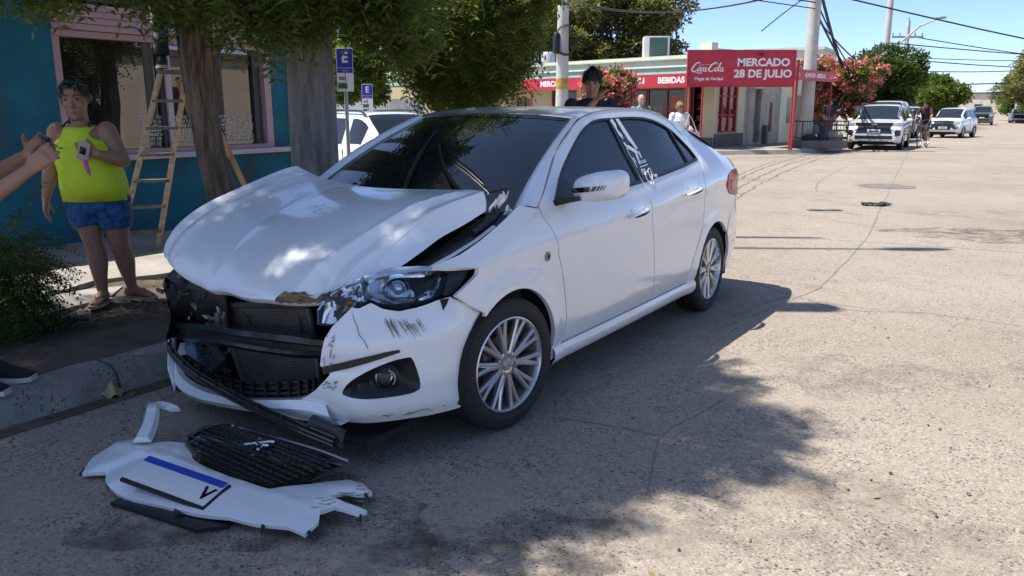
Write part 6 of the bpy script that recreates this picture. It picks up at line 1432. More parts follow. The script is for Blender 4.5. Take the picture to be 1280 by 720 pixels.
def hair_cap(P, s, mat, par, low=-.02, vol=1.06, top=.128, fringe=.06, seed=0, back=-.05, strand=1.0):
    """cap of hair following the skull; low = hem at the ears, fringe = hem over the brow"""
    mb = MB(); rows = []
    for i in range(9):
        k = i/8; row = []
        for j in range(28):
            a = 2*math.pi*j/28; fr = max(0, math.sin(a)); bk = max(0, -math.sin(a))       # sin>0 faces forward
            hem = low*(1-fr-bk)+fringe*fr+back*bk+.008*math.sin(j*2.7+seed); z = hem+(top-hem)*math.sin(k*math.pi/2)
            q = math.cos(k*math.pi/2)**.75; z0 = max(-1, min(1, z/.128)); rad = (1-max(0, z0)**2.4)**.5 if k < 1 else 0
            row.append(P(.078*vol*rad*math.cos(a)*(1+.03*math.sin(j*5+i)), -.006+.098*vol*rad*math.sin(a)*(1+.03*math.sin(j*7+i*2)), z))
        rows.append(row)
    mb.loft(rows, caps=False); o = mb.build('hair', mat, par, ang=60)
    rng = np.random.default_rng(seed+5); Vn = np.array([tuple(q) for r in rows for q in r]); C_ = np.array(tuple(P(0, 0, .02))); N = 900
    pick = Vn[rng.integers(0, len(Vn), N)]+rng.normal(size=(N, 3))*.004; out = pick-C_; out /= np.linalg.norm(out, axis=1, keepdims=True)
    cr = np.array(tuple(P(0, -.03, .13)))-pick; d = -cr-out*np.sum(-cr*out, axis=1, keepdims=True)+rng.normal(size=(N, 3))*.02+np.array([0, 0, -.03])
    so = cloud('hair_strands', [(0,-.09,0),(.55,-.08,.035),(1,0,-.02),(.55,.08,.035)], [(0,1,2,3)], orient(pick+out*.001, d, out, (.030+.035*rng.random(N))*strand), mat, o, 'stuff'); return o
def person(label, loc, J, skin, vox=.008, top=None, bottom=None, legs_long=True, sex='m', s=1.0, hs=1.0, shoe=None, cat='person', hairf=None, sleeves=None, girth=1.0, hands=None, group=None, belly=0.0):
    """J: joints relative to loc: pelvis, waist, chest, neck, head, face (direction), shl/ell/wrl, shr/elr/wrr, hpl/knl/anl/tol, hpr/knr/anr/tor"""
    p = thing('person', label, cat, loc, group=group); V_ = {k: Vector(v) for k, v in J.items()}
    ax = (V_['shr']-V_['shl']).normalized(); up = (V_['neck']-V_['pelvis']).normalized(); fw = ax.cross(up)
    if fw.dot(V_['face']) < 0: fw = -fw
    g = girth; mb = MB()
    sw = (V_['shr']-V_['shl']).length/2
    tor = [(V_['pelvis']-up*.09, .11*g, .09*g), (V_['pelvis'], .165*g, .115*g), (V_['pelvis'].lerp(V_['waist'], .5), .16*g, .115*g+belly*.5), (V_['waist'], .15*g, .11*g+belly), (V_['waist'].lerp(V_['chest'], .5), .155*g, .115*g+belly*.6), (V_['chest'], .165*g, .12*g), (V_['chest'].lerp(V_['neck'], .6), sw*.90, .095*g), (V_['chest'].lerp(V_['neck'], .88), sw*.62, .072), (V_['neck'], .062, .058)]
    fo = [0, 0, belly*.3, belly*.5, belly*.3+.01, .012, .0, -.01, -.005]
    mb.loft([ell(c+fw*o, rx, ry, ax, fw, 22, .85 if i < 7 else 1) for i, ((c, rx, ry), o) in enumerate(zip(tor, fo))])
    mb.tube([V_['neck']-up*.05, V_['neck']+up*.02, V_['head']-up*.05], [.062*hs,.054*hs,.052*hs], n=12)
    for q in 'lr':
        limb(mb, [V_['sh'+q], V_['sh'+q].lerp(V_['el'+q], .35), V_['el'+q]], [.058*g,.050*g,.040*g]); w = V_['wr'+q]
        limb(mb, [V_['el'+q], V_['el'+q].lerp(w, .3), w], [.040*g,.042*g,.027])
        limb(mb, [V_['hp'+q], V_['hp'+q].lerp(V_['kn'+q], .4), V_['kn'+q]], [.092*g,.080*g,.055*g]); a = V_['an'+q]
        limb(mb, [V_['kn'+q], V_['kn'+q].lerp(a, .32)-fw*.012, V_['kn'+q].lerp(a, .7), a], [.054*g,.058*g,.042*g,.034])
        t = V_['to'+q]; d = (t-a); d.z = 0; d = d.normalized(); base = Vector((a.x, a.y, min(t.z, a.z-.05)))
        zz = t.z; mb.loft([ell(Vector((a.x, a.y, 0))+d*o+Vector((0, 0, zz+h)), ww, hh, d.cross(Vector((0,0,1))), (0,0,1), 12) for o, h, ww, hh in ((-.055,.030,.022,.022),(-.03,.040,.032,.036),(.03,.042,.035,.038),(.09,.028,.042,.024),(.13,.020,.044,.017),(.155,.014,.030,.010))])
        limb(mb, [a, Vector((a.x, a.y, zz+.04))], [.034,.036])
        hd = (hands or {}).get(q); d_ = (w-V_['el'+q]).normalized()
        hand(mb, w, hd[0] if hd else d_, hd[1] if hd else -ax*(1 if q == 'l' else -1)*-1, (hd[2] if hd else (1 if q == 'l' else -1)), hd[3] if hd else .7, s, hd[4] if hd and len(hd) > 4 else .4)
    P = head(mb, V_['head'], V_['face'], up if 'hup' not in V_ else V_['hup'], hs, sex == 'f')
    b = fuse(mb, 'body', skin, p, vox); face(P, hs, b)
    return p, b, P, V_, ax, fw, up, tor, fo
def garment(name, rings, mat, par, thick=.006):
    mb = MB(); mb.loft(rings, caps=False); o = mb.build(name, mat, par, ang=70, recalc=True); m = o.modifiers.new('cloth', 'SOLIDIFY'); m.thickness = thick; m.offset = 0; return o
def fold(c, rx, ry, ax, fw, n=40, p=.85, amp=.004, k=7, ph=0.0):
    r = ell(c, rx, ry, ax, fw, n, p); C_ = Vector(c); return [q+(q-C_).normalized()*amp*(math.sin(k*2*math.pi*j/n+ph)+.5*math.sin(2.3*k*2*math.pi*j/n+ph*2)) for j, q in enumerate(r)]
def trousers(p, V_, ax, fw, mat, r0=.10, rk=.075, ra=.062, cut=1.0, name='trousers', g=1.0, wr=.165, up=Vector((0, 0, 1))):
    mb = MB(); C_ = V_['pelvis']
    mb.loft([fold(C_+up*.10, wr*g*1.03, .13*g, ax, fw, 24, amp=.002), fold(C_, (wr+.015)*g, .138*g, ax, fw, 24, amp=.003), fold(C_-up*.08, (wr+.012)*g, .135*g, ax, fw, 24, amp=.003), fold(C_-up*.12, .12*g, .11*g, ax, fw, 24, amp=.002)])
    for q in 'lr':
        h, k, a = V_['hp'+q], V_['kn'+q], V_['an'+q]; pts = [h+up*.03, h.lerp(k, .5), k, k.lerp(a, .5), a+Vector((0, 0, .02))]; rr = [r0*g, (r0*.5+rk*.5)*g, rk*g, (rk*.5+ra*.5), ra]
        P_ = []; Q_ = []; n = 20
        for i in range(int(n*cut)+1):
            t = i/n; P_.append(crv(pts, t)); Q_.append(crv([Vector((r, 0, 0)) for r in rr], t).x*(1+.03*math.sin(i*2.1)+.02*math.sin(i*5)))
        mb.tube(P_, Q_, n=16)
    return fuse(mb, name, mat, p, .010, 2)
def shirt(p, V_, tor, fo, ax, fw, up, mat, sl=.55, loose=.016, name='shirt', hem=.02, slr=.062):
    mb = MB(); mb.loft([fold(c+fw*o, rx+loose, ry+loose, ax, fw, 26, amp=.003, ph=i) for i, ((c, rx, ry), o) in enumerate(zip(tor[1:-1], fo[1:-1]))]+[fold(V_['neck'], .072, .068, ax, fw, 26, amp=.001)])
    for q in 'lr':
        s_, e, w = V_['sh'+q], V_['el'+q], V_['wr'+q]; pts = [s_, s_.lerp(e, .5), e, e.lerp(w, .5), w]; n = 20; P_ = []; Q_ = []
        for i in range(max(2, int(n*sl))+1):
            t = i/n; P_.append(crv(pts, t)); Q_.append((slr+.012-.025*t)*(1+.03*math.sin(i*2.3)))
        mb.tube(P_, Q_, n=14); mb.ball(P_[0], Q_[0], 10, 8)
    return fuse(mb, name, mat, p, .009, 3)
def shoes(p, V_, mat, sole, name='shoe', h=.0):
    for q in 'lr':
        a, t = V_['an'+q], V_['to'+q]; d = (t-a); d.z = 0; d = d.normalized(); sd = d.cross(Vector((0, 0, 1))); B = Vector((a.x, a.y, t.z))
        mb = MB(); mb.loft([ell(B+d*o+Vector((0, 0, z)), w, hh, sd, (0, 0, 1), 16, .8) for o, z, w, hh in ((-.075,.04,.026,.022),(-.06,.055,.038,.042),(-.02,.062,.044,.052),(.04,.052,.046,.042),(.10,.038,.050,.028),(.15,.032,.048,.020),(.185,.026,.034,.014))]); o = mb.build(name, mat, p)
        mb = MB(); mb.loft([[B+d*x+sd*w+Vector((0, 0, z)) for z in (.0, .024) for w in ((-y, y) if z == 0 else (y, -y))] for x, y in ((-.085,.024),(-.065,.042),(.0,.046),(.08,.052),(.15,.050),(.195,.028))]); mb.build('sole', sole, o, recalc=True)
SK_TAN = skin_mat('skin_tan', (.36,.185,.115)); SK_MID = skin_mat('skin_mid', (.40,.23,.155)); SK_PALE = skin_mat('skin_pale', (.50,.32,.24))
M_HAIRD = pmat('hair_dark', (.015,.012,.011), rough=.55, var=.5, vscale=60, stretch=(1,1,.3)); M_HAIRB = pmat('hair_brown', (.060,.036,.022), rough=.6, var=.5, vscale=60, stretch=(1,1,.3)); M_HAIRY = pmat('hair_blond', (.42,.30,.15), rough=.6, var=.5, vscale=60)
# --- woman in the yellow top
def rel(o, **k): return {a: (b[0]-o[0], b[1]-o[1], b[2]-o[2]) if a not in ('face', 'hup') else b for a, b in k.items()}
o = (-2.72, 5.38, .166)
J = rel(o, pelvis=(-2.815,5.43,.88), waist=(-2.825,5.43,1.03), chest=(-2.855,5.43,1.20), neck=(-2.87,5.43,1.355), head=(-2.872,5.405,1.515), face=(.22,-1,-.18), hup=(0,-.12,1),
  shl=(-2.70,5.43,1.305), ell=(-2.575,5.36,1.115), wrl=(-2.665,5.22,1.165), shr=(-3.035,5.44,1.30), elr=(-3.085,5.40,1.06), wrr=(-3.12,5.36,.865),
  hpl=(-2.72,5.43,.84), knl=(-2.69,5.42,.535), anl=(-2.66,5.47,.235), tol=(-2.50,5.44,.166), hpr=(-2.915,5.43,.84), knr=(-2.845,5.38,.555), anr=(-2.79,5.32,.235), tor=(-2.78,5.14,.166))
w, wb, P, V_, ax, fw, up, tor, fo = person('woman in a bright yellow top and blue shorts standing on the pavement', o, J, SK_TAN, .0055, sex='f', girth=1.12, belly=.040, hs=1.04,
  hands={'l': ((-.95,-.18,.22), (0,.8,.3), -1, .9, .7), 'r': ((-.06,-.1,-1), (.9,.2,0), -1, .6)})
M_YEL = pmat('yellow_top', (.66,.80,.03), rough=.75, var=.10, vscale=12, bump=.6, bscale=9); M_SHORT = pmat('blue_shorts', (.012,.05,.20), rough=.7, var=1, vscale=26, var2=(.004,.010,.035)); M_SHORT.node_tree.nodes['Mix'].inputs[7].default_value = (.03,.16,.45,1)
n = 44; rg = []
for i, ((c, rx, ry), f_) in enumerate(zip(tor[1:6], fo[1:6])):
    rg.append(fold(c+fw*f_-(up*.03 if i == 0 else up*0), rx+.026-.003*i, ry+.026-.003*i, ax, fw, n, amp=(.008,.007,.006,.004,.003)[i], k=5, ph=i*.9))
c, rx, ry = tor[5]; cn = V_['neck']
for t, x_, y_ in ((.0,rx+.008,ry+.014),(.22,.168,ry+.014),(.42,.132,.128),(.60,.112,.120),(.76,.102,.102),(.86,.098,.088)):
    cc = c.lerp(cn, t); rg.append(fold(cc+fw*(.014-.012*t), x_, y_, ax, fw, n, amp=.001, p=.9))
garment('tank_top', rg, M_YEL, w)
mb = MB()
for q in (1, -1):
    a0 = c.lerp(cn, .84)+ax*(.088*q)+fw*.055; a1 = cn+ax*(.078*q)+fw*.01+up*.012; a2 = V_['neck']+ax*(.07*q)-fw*.06-up*.05
    mb.tube([a0, a0.lerp(a1, .55)+fw*.016, a1+up*.004, a2], .0065, n=6)
mb.build('strap', pmat('strap_black', (.015,.015,.015), rough=.7), w)
mb = MB(); ch = tor[4][0]; mb.box(ch+fw*(tor[4][2]+.038)+ax*(-.06 if (V_['shl']-V_['shr']).dot(ax) > 0 else .06)+up*.09, (.028,.004,.008)); mb.build('chest_logo', M_BLK, w)
trousers(w, V_, ax, fw, M_SHORT, .118, .085, .06, cut=.30, name='shorts', g=1.06)
hc = hair_cap(P, 1.04, M_HAIRB, w, low=.0, fringe=.094, vol=1.06, top=.135, back=-.11, strand=.7)
mb = MB(); 
for q in (1, -1): mb.lathe([(.001,.006),(.020,.005),(.024,.0),(.020,-.004),(.001,-.005)], 16, Matrix.Translation(P(.028*q,.072,.098)) @ (fw*.8+up*.6).to_track_quat('Z', 'Y').to_matrix().to_4x4())
mb.build('sunglasses', pmat('mirror_lens', (.02,.10,.12), rough=.05, metal=.6), w)
mb = MB(); mb.tube([P(-.078,-.02,.075), P(-.055,.07,.100), P(0,.088,.102), P(.055,.07,.100), P(.078,-.02,.075)], .004, n=6); mb.build('sunglass_frame', M_BLKG, w)
shs = []
for q in 'lr':     # flip-flops
    a, t = V_['an'+q], V_['to'+q]; d = (t-a); d.z = 0; d = d.normalized(); sd = d.cross(Vector((0, 0, 1))); B = Vector((a.x, a.y, t.z))
    mb = MB(); mb.loft([[B+d*x+sd*y_*k+Vector((0, 0, z)) for k, z in ((-1,-.012),(1,-.012),(1,.006),(-1,.006))] for x, y_ in ((-.085,.02),(-.065,.036),(0,.038),(.08,.047),(.14,.044),(.178,.022))]); o_ = mb.build('flip_flop', pmat('sandal_beige', (.50,.36,.28), rough=.6), w, recalc=True)
    mb = MB(); mb.tube([B+d*.02+sd*.045+Vector((0,0,.01)), B+d*.07+sd*.025+Vector((0,0,.058)), B+d*.115+Vector((0,0,.042)), B+d*.07-sd*.028+Vector((0,0,.058)), B+d*.02-sd*.045+Vector((0,0,.01))], .005, n=6); mb.build('thong', pmat('thong_brown', (.25,.12,.07), rough=.6), o_)
mb = MB(); rt = random.Random(3)
for k in range(5): mb.ball(V_['shr']+ax*0+fw*.056+up*(-.02-.03*k)+Vector((.0,0,0)), (.012,.004,.011), 7, 5)
for k in range(4): mb.ball(V_['shl']+fw*.060+up*(-.01-.012*k)+ax*(-.02+.014*k), (.010,.004,.008), 7, 5)
mb.build('tattoo', pmat('tattoo_ink', (.05,.045,.05), rough=.6), w)
ph = thing('phone', 'light coloured phone with pink strap held against the yellow top', 'phone', (-2.735,5.175,1.185))
mb = MB(); mb.box((0,0,0), (.072,.010,.13), rot=Euler((.25,.35,.1)), bev=.004); mb.build('case', pmat('phone_case', (.42,.36,.34), rough=.35), ph)
mb = MB(); mb.box((-.002,-.007,.005), (.04,.004,.05), rot=Euler((.25,.35,.1)), bev=.002); mb.build('camera_bump', M_BLKG, ph)
mb = MB(); mb.tube([(.0,0,-.06),(.012,-.012,-.09),(.02,-.012,-.12),(.03,-.010,-.155)], [.012,.016,.014,.004], n=8); mb.build('strap', pmat('pink_strap', (.72,.10,.34), rough=.5), ph)
# --- person filming at the left edge
o = (-2.74, 3.60, .155)
J = rel(o, pelvis=(-2.80,3.62,.98), waist=(-2.80,3.62,1.12), chest=(-2.80,3.62,1.33), neck=(-2.78,3.62,1.52), head=(-2.75,3.62,1.68), face=(1,.15,-.15), shl=(-2.79,3.80,1.45), ell=(-2.50,3.80,1.115), wrl=(-2.19,3.66,1.245), shr=(-2.79,3.43,1.45), elr=(-2.36,3.38,.985), wrr=(-2.085,3.49,1.195),
  hpl=(-2.78,3.72,.93), knl=(-2.72,3.72,.55), anl=(-2.53,3.72,.235), tol=(-2.33,3.72,.155), hpr=(-2.78,3.52,.93), knr=(-2.72,3.53,.55), anr=(-2.535,3.52,.235), tor=(-2.33,3.52,.155))
f, fb, P, V_, ax, fw, up, tor, fo = person('person cut off by the left edge holding up a black phone', o, J, SK_TAN, .0055, girth=.98, hands={'l': ((.8,-.05,.58), (.25,-1,0), -1, 1.35, .9), 'r': ((.72,.10,.62), (.1,1,.1), 1, 1.35, .9)})
shirt(f, V_, tor, fo, ax, fw, up, pmat('shirt_grey', (.12,.12,.13), rough=.8), .35); trousers(f, V_, ax, fw, pmat('jeans_dark', (.035,.05,.075), rough=.85, var=.3, vscale=30)); shoes(f, V_, pmat('canvas_black', (.012,.012,.014), rough=.85), pmat('sole_white', (.55,.52,.48), rough=.7)); hair_cap(P, 1, M_HAIRD, f)
fp_ = thing('phone', 'black phone held sideways by the person at the left edge', 'phone', (-2.045,3.575,1.297)); mb = MB(); mb.box((0,0,0), (.012,.15,.074), rot=Euler((.12,-.2,.80)), bev=.005); mb.build('case', M_BLKG, fp_)
mb = MB(); mb.box((-.024,.045,.02), (.010,.03,.03), rot=Euler((.12,-.2,.80)), bev=.003); mb.build('camera_bump', M_BLK, fp_)
# --- generic standing figure
def stand(label, x, y, z, rz, H, skin, topm, botm, hairm, sex='m', g=1.0, vox=.010, arms=None, long=True, walk=0.0, group=None, hairk=None, lean=(0, 0), face=None, sl=.5, shoem=None, hup=None):
    s = H/1.75; c, sn_ = math.cos(rz), math.sin(rz)
    def T(a, b, h): return (c*a*s-sn_*b*s, sn_*a*s+c*b*s, h*s)      # local: +x own left seen from the front, -y forward
    J = dict(pelvis=T(0,0,.95), waist=T(0,0,1.09), chest=T(lean[0]*.5,lean[1]*.5,1.30), neck=T(lean[0],lean[1],1.50), head=T(lean[0]*1.1,lean[1]*1.2-.015,1.645), face=face or T(0,-1,-.05),
      shl=T(.185+lean[0],lean[1],1.43), ell=T(.235,.02,1.14), wrl=T(.23,-.06,.90), shr=T(-.185+lean[0],lean[1],1.43), elr=T(-.235,.02,1.14), wrr=T(-.23,-.06,.90),
      hpl=T(.09,0,.91), knl=T(.095,-.02-walk*.6,.51), anl=T(.10,-walk*.7,.085), tol=T(.12,-.17-walk*.7,0), hpr=T(-.09,0,.91), knr=T(-.095,-.02+walk*.3,.51), anr=T(-.10,.02+walk,.085), tor=T(-.12,-.15+walk,0))
    if hup: J['hup'] = hup
    for k, v in (arms or {}).items(): J[k] = T(*v)
    p, b, P, V_, ax, fw, up, tor, fo = person(label, (x, y, z), J, skin, vox, sex=sex, s=s, hs=s, girth=g, group=group)
    if topm: shirt(p, V_, tor, fo, ax, fw, up, topm, sl)
    if botm: trousers(p, V_, ax, fw, botm, cut=1.0 if long else .48, name='trousers' if long else 'shorts', g=g)
    shoes(p, V_, shoem or M_BLK, pmat('sole_grey', (.3,.3,.3), rough=.8))
    if hairm: hair_cap(P, s, hairm, p, **(hairk or {}))
    return p, P, V_, T
M_NAVY = pmat('navy_shirt', (.012,.016,.030), rough=.85); M_JEAN = pmat('jeans', (.05,.075,.12), rough=.85, var=.3, vscale=30); M_TEEW = pmat('tee_white', (.75,.74,.73), rough=.8); M_GREYP = pmat('grey_trousers', (.10,.10,.11), rough=.85)
stand('dark haired man in a navy shirt behind the car, hand at his mouth', .76, 7.85, 0, R(4), 1.81, SK_TAN, M_NAVY, M_JEAN, M_HAIRD, vox=.0065, arms=dict(elr=(-.20,-.16,1.22), wrr=(.0,-.20,1.47), ell=(.21,-.10,1.15), wrl=(.04,-.24,1.14)), face=(-.12,-1,-.38), hup=(0,-.34,1), hairk=dict(low=.015, fringe=.075, vol=1.10, top=.142, back=-.06))
stand('bald old man in a pale green shirt crossing near the market', 3.05, 19.4, 0, R(10), 1.77, SK_PALE, pmat('green_shirt', (.16,.32,.26), rough=.85, var=.8, vscale=14), M_GREYP, None, vox=.012)
ew, P, V_, T_ = stand('blond old woman in a white top and sunglasses carrying a pale shoulder bag', 3.72, 18.2, 0, R(20), 1.60, SK_TAN, M_TEEW, M_GREYP, M_HAIRY, sex='f', g=1.08, vox=.010, walk=.1, arms=dict(ell=(.25,.03,1.16), wrl=(.10,-.20,1.13)), hairk=dict(low=-.04, fringe=.055, vol=1.16, top=.14, back=-.07))
mb = MB()
for q in (1, -1): mb.ball(P(.030*q,.092,.010), (.022,.010,.016), 8, 6)
mb.build('sunglasses', M_BLKG, ew)
bagt = thing('shoulder_bag', 'pale canvas bag hanging at the side of the blond old woman', 'bag', (3.98, 18.05, .80)); mb = MB()
mb.loft([ell((0,0,z), a, .07, (1,.25,0), (-.25,1,0), 16, .6) for z, a in ((-.18,.14),(-.15,.19),(0,.205),(.12,.19),(.15,.18))]); mb.build('bag_body', pmat('canvas_pale', (.62,.58,.50), rough=.85, var=.2, vscale=12), bagt)
mb = MB(); mb.tube([(-.14,0,.14),(-.12,.0,.35),(-.06,.04,.53),(.02,.04,.40),(.12,0,.14)], .012, n=6); mb.build('handle', pmat('canvas_pale', (.62,.58,.50)), bagt)
stand('person standing beside the dark car at the right edge', 43.3, 66.6, 0, R(-20), 1.72, SK_MID, pmat('tee_dark', (.03,.03,.035), rough=.9), M_GREYP, M_HAIRD, vox=.02)
stand('person in dark clothes under the red canopy beside the oleander', 12.6, 32.5, .15, R(0), 1.70, SK_MID, M_NAVY, M_GREYP, M_HAIRD, vox=.02)
stand('person in a light shirt in the shade behind the oleander bush', 15.2, 35.6, .15, R(0), 1.68, SK_MID, pmat('tee_mint', (.30,.42,.40), rough=.9), M_GREYP, M_HAIRD, vox=.02)
# --- painter on the ladder
lp, P, V_, T_ = stand('painter in paint spotted dark clothes standing on top of the wooden ladder', -2.98, 7.33, 1.80, R(200), 1.74, SK_MID, pmat('paint_clothes', (.016,.016,.018), rough=.85, var=1, vscale=9, var2=(.014,.014,.016)), pmat('paint_trousers', (.02,.02,.022), rough=.85, var=1, vscale=7, var2=(.012,.012,.014)), M_HAIRD, vox=.009, arms=dict(elr=(-.22,-.15,1.5), wrr=(-.18,-.25,1.75)))
MATS['paint_trousers'].node_tree.nodes['Mix'].inputs[7].default_value = (.34,.34,.35,1); MATS['paint_trousers'].node_tree.nodes['Map Range'].inputs[1].default_value = .55; MATS['paint_trousers'].node_tree.nodes['Map Range'].inputs[2].default_value = .6
# --- cyclist and bicycle
bx, by = 15.9, 31.45; hd = R(229)     # heading towards us
bike = thing('bicycle', 'dark bicycle ridden towards us beside the parked white crossover', 'bicycle', (bx, by, 0), hd)
for x in (.52, -.52):
    w_ = bpy.data.objects.new('wheel', None); COL.objects.link(w_); w_.parent = bike; w_.location = (x, 0, .34)
    mb = MB(); mb.tube([(.32*math.cos(a), 0, .32*math.sin(a)) for a in np.linspace(0, 2*math.pi, 30)[:-1]], .022, n=8, closed=True); mb.build('tyre', M_RUB, w_)
    mb = MB(); mb.tube([(.295*math.cos(a), 0, .295*math.sin(a)) for a in np.linspace(0, 2*math.pi, 30)[:-1]], .010, n=6, closed=True); mb.build('rim', M_ALLOY, w_)
    mb = MB(); mb.ball((0,0,0), (.03,.05,.03), 8, 6)
    for k in range(12): a = k*math.pi/6; mb.tube([(0, .02*(-1)**k, 0), (.295*math.cos(a), 0, .295*math.sin(a))], .0025, n=4)
    mb.build('spokes', M_STEEL, w_)
M_FR = pmat('bike_frame', (.05,.055,.06), rough=.35); mb = MB()
for a, b in (((.36,0,.86),(-.02,0,.30)),((.36,0,.90),(-.16,0,.82)),((-.02,0,.30),(-.19,0,.92)),((-.02,0,.30),(-.52,0,.34)),((-.16,0,.82),(-.52,0,.34)),((.34,0,.96),(.52,0,.34))): mb.tube([a, b], .018, n=7)
mb.build('frame', M_FR, bike)
mb = MB(); mb.tube([(.30,.30,1.02),(.36,.18,1.05),(.35,0,1.02),(.36,-.18,1.05),(.30,-.30,1.02)], .013, n=7); mb.tube([(.345,0,.94),(.35,0,1.03)], .016, n=7); mb.build('handlebar', M_FR, bike)
mb = MB(); mb.loft([ell((x, 0, .945), .01, w2, (0,0,1), (0,1,0), 10) for x, w2 in ((-.32,.04),(-.28,.08),(-.2,.06),(-.06,.025))]); mb.build('saddle', M_BLK, bike)
mb = MB(); mb.lathe([(.09,-.01),(.09,.01),(.001,.012)], 16, Matrix.Translation((-.02,.05,.30)) @ Matrix.Rotation(R(90), 4, 'X')); mb.tube([(-.02,.06,.30),(.05,.09,.16)], .010, n=6); mb.tube([(-.02,-.06,.30),(-.09,-.09,.44)], .010, n=6); mb.box((.05,.12,.15), (.09,.08,.02)); mb.box((-.09,-.12,.45), (.09,.08,.02)); mb.build('crank', M_STEEL, bike)
def TB(x, y, z): return (math.cos(hd)*x-math.sin(hd)*y, math.sin(hd)*x+math.cos(hd)*y, z)
J = dict(pelvis=TB(-.17,0,1.02), waist=TB(-.10,0,1.16), chest=TB(.02,0,1.34), neck=TB(.10,0,1.50), head=TB(.15,0,1.63), face=TB(1,0,-.05), shl=TB(.08,.185,1.45), ell=TB(.20,.27,1.22), wrl=TB(.31,.26,1.06), shr=TB(.08,-.185,1.45), elr=TB(.20,-.27,1.22), wrr=TB(.31,-.26,1.06),
  hpl=TB(-.15,.09,.98), knl=TB(.16,.12,.64), anl=TB(.02,.12,.27), tol=TB(.20,.12,.165), hpr=TB(-.15,-.09,.98), knr=TB(.22,-.12,.86), anr=TB(-.10,-.12,.56), tor=TB(.06,-.12,.465))
cy, b, P, V_, ax, fw, up, tor, fo = person('man riding the dark bicycle in a dark and red top and shorts', (bx, by, 0), J, SK_TAN, .011)
shirt(cy, V_, tor, fo, ax, fw, up, pmat('dark_red_top', (.05,.018,.024), rough=.8, var=.9, vscale=5), .42); trousers(cy, V_, ax, fw, pmat('shorts_dark', (.025,.025,.03), rough=.85), cut=.5, name='shorts'); shoes(cy, V_, M_TEEW, M_TEEW); hair_cap(P, 1, M_HAIRD, cy, low=.01, fringe=.07)
# ---------------------------------------------------------------- ladder, signs, poles, wires, wreckage
M_WOOD = pmat('ladder_wood', (.46,.27,.13), rough=.8, var=.5, vscale=9, stretch=(1,1,.25), bump=.3, bscale=30); M_WOODP = pmat('ladder_paint_spots', (.50,.40,.28), rough=.8, var=.8, vscale=22, var2=(.32,.18,.085)); M_RUNG = pmat('ladder_rung', (.20,.165,.14), rough=.8, var=.7, vscale=25)
lad = thing('step_ladder', 'paint spattered wooden step ladder standing against the shop window', 'ladder', (-3.2, 7.6, .16))
def LP(x, y, z): return Vector((x+3.2, y-7.6, z-.16))
FL0, FL1, FR0, FR1 = LP(-3.68,7.38,.165), LP(-3.12,7.34,1.76), LP(-3.37,7.52,.165), LP(-2.91,7.40,1.76)
BL0, BL1, BR0, BR1 = LP(-2.94,8.42,.165), LP(-3.02,7.46,1.72), LP(-2.53,8.22,.165), LP(-2.86,7.44,1.72)
def rail(a, b, w=.026, t=.045, mat=M_WOODP, nm='rail'):
    mb = MB(); d = (b-a).normalized(); s = d.cross(Vector((0, 1, 0))).normalized(); u = d.cross(s); q = [(-w, -t), (w, -t), (w, t), (-w, t)]
    mb.loft([[a+s*x*.5*1.4+u*y*.5 for x, y in q], [b+s*x*.5*1.4+u*y*.5 for x, y in q]]); return mb.build(nm, mat, lad, recalc=True)
rail(FL0, FL1); rail(FR0, FR1); rail(BL0, BL1, mat=M_WOOD); rail(BR0, BR1, mat=M_WOOD)
for k in (.10, .25, .40, .55, .70, .85):
    a, b = FL0.lerp(FL1, k), FR0.lerp(FR1, k); mb = MB(); m = (a+b)/2; d = b-a; mb.box(m, (d.length+.02, .085, .028), rz=math.atan2(d.y, d.x), bev=.004); mb.build('rung', M_RUNG, lad)
for k in (.2, .55, .85):
    a, b = BL0.lerp(BL1, k), BR0.lerp(BR1, k); mb = MB(); m = (a+b)/2; d = b-a; mb.box(m, (d.length+.02, .02, .045), rz=math.atan2(d.y, d.x)); mb.build('brace', M_WOOD, lad)
mb = MB(); m = (FL1+FR1+BL1+BR1)/4; mb.box(m+Vector((.0,.0,.03)), (.34,.24,.03), rz=.2, bev=.005); mb.build('top_step', M_RUNG, lad)
# --- concrete post by the kerb
M_POST = concrete_mat('post_concrete', (.19,.17,.15), (.33,.30,.27), 0, 2.5, .5)
def post(label, x, y, r0, r1, h, mat=M_POST, name='concrete_pole', band=None, cat='pole', n=20, z=0):
    t = thing(name, label, cat, (x, y, z)); mb = MB(); rg = []
    for i in range(17):
        k = i/16; rg.append([(q.x+.004*math.sin(k*40+j), q.y, q.z) for j, q in enumerate(ell((0, 0, h*k), r0+(r1-r0)*k, r0+(r1-r0)*k, n=n))])
    mb.loft(rg); mb.build('shaft', mat, t, ang=60)
    if band:
        mb = MB(); k = band[0]/h; r = r0+(r1-r0)*k+.004; mb.lathe([(r, band[0]), (r, band[1])], n); mb.build('band', pmat('yellow_band', (.50,.33,.06), rough=.7, var=.4, vscale=10), t)
    return t
post('thick grey weathered concrete post at the kerb behind the bonnet', -1.46, 6.0, .175, .150, 7.4, bark_mat('post_weathered', (.23,.21,.185), (.56,.52,.47), 11), band=None)
post('slim steel lamp post on the pavement, mostly hidden by the thick concrete post', -2.06, 8.66, .065, .035, 11.6, M_STEEL, 'street_lamp', None, 'street lamp', 10, .16)
sl_ = bpy.data.objects['street_lamp']; mb = MB(); mb.ball((.32,0,11.62), (.42,.12,.09), 12, 7); mb.build('lamp_head', M_STEEL, sl_)
post('tall slim service pole by the shop corner, hidden behind the thick concrete post', -2.26, 9.42, .085, .05, 11.4, M_STEEL, 'service_pole', None, 'pole', 10, .02)
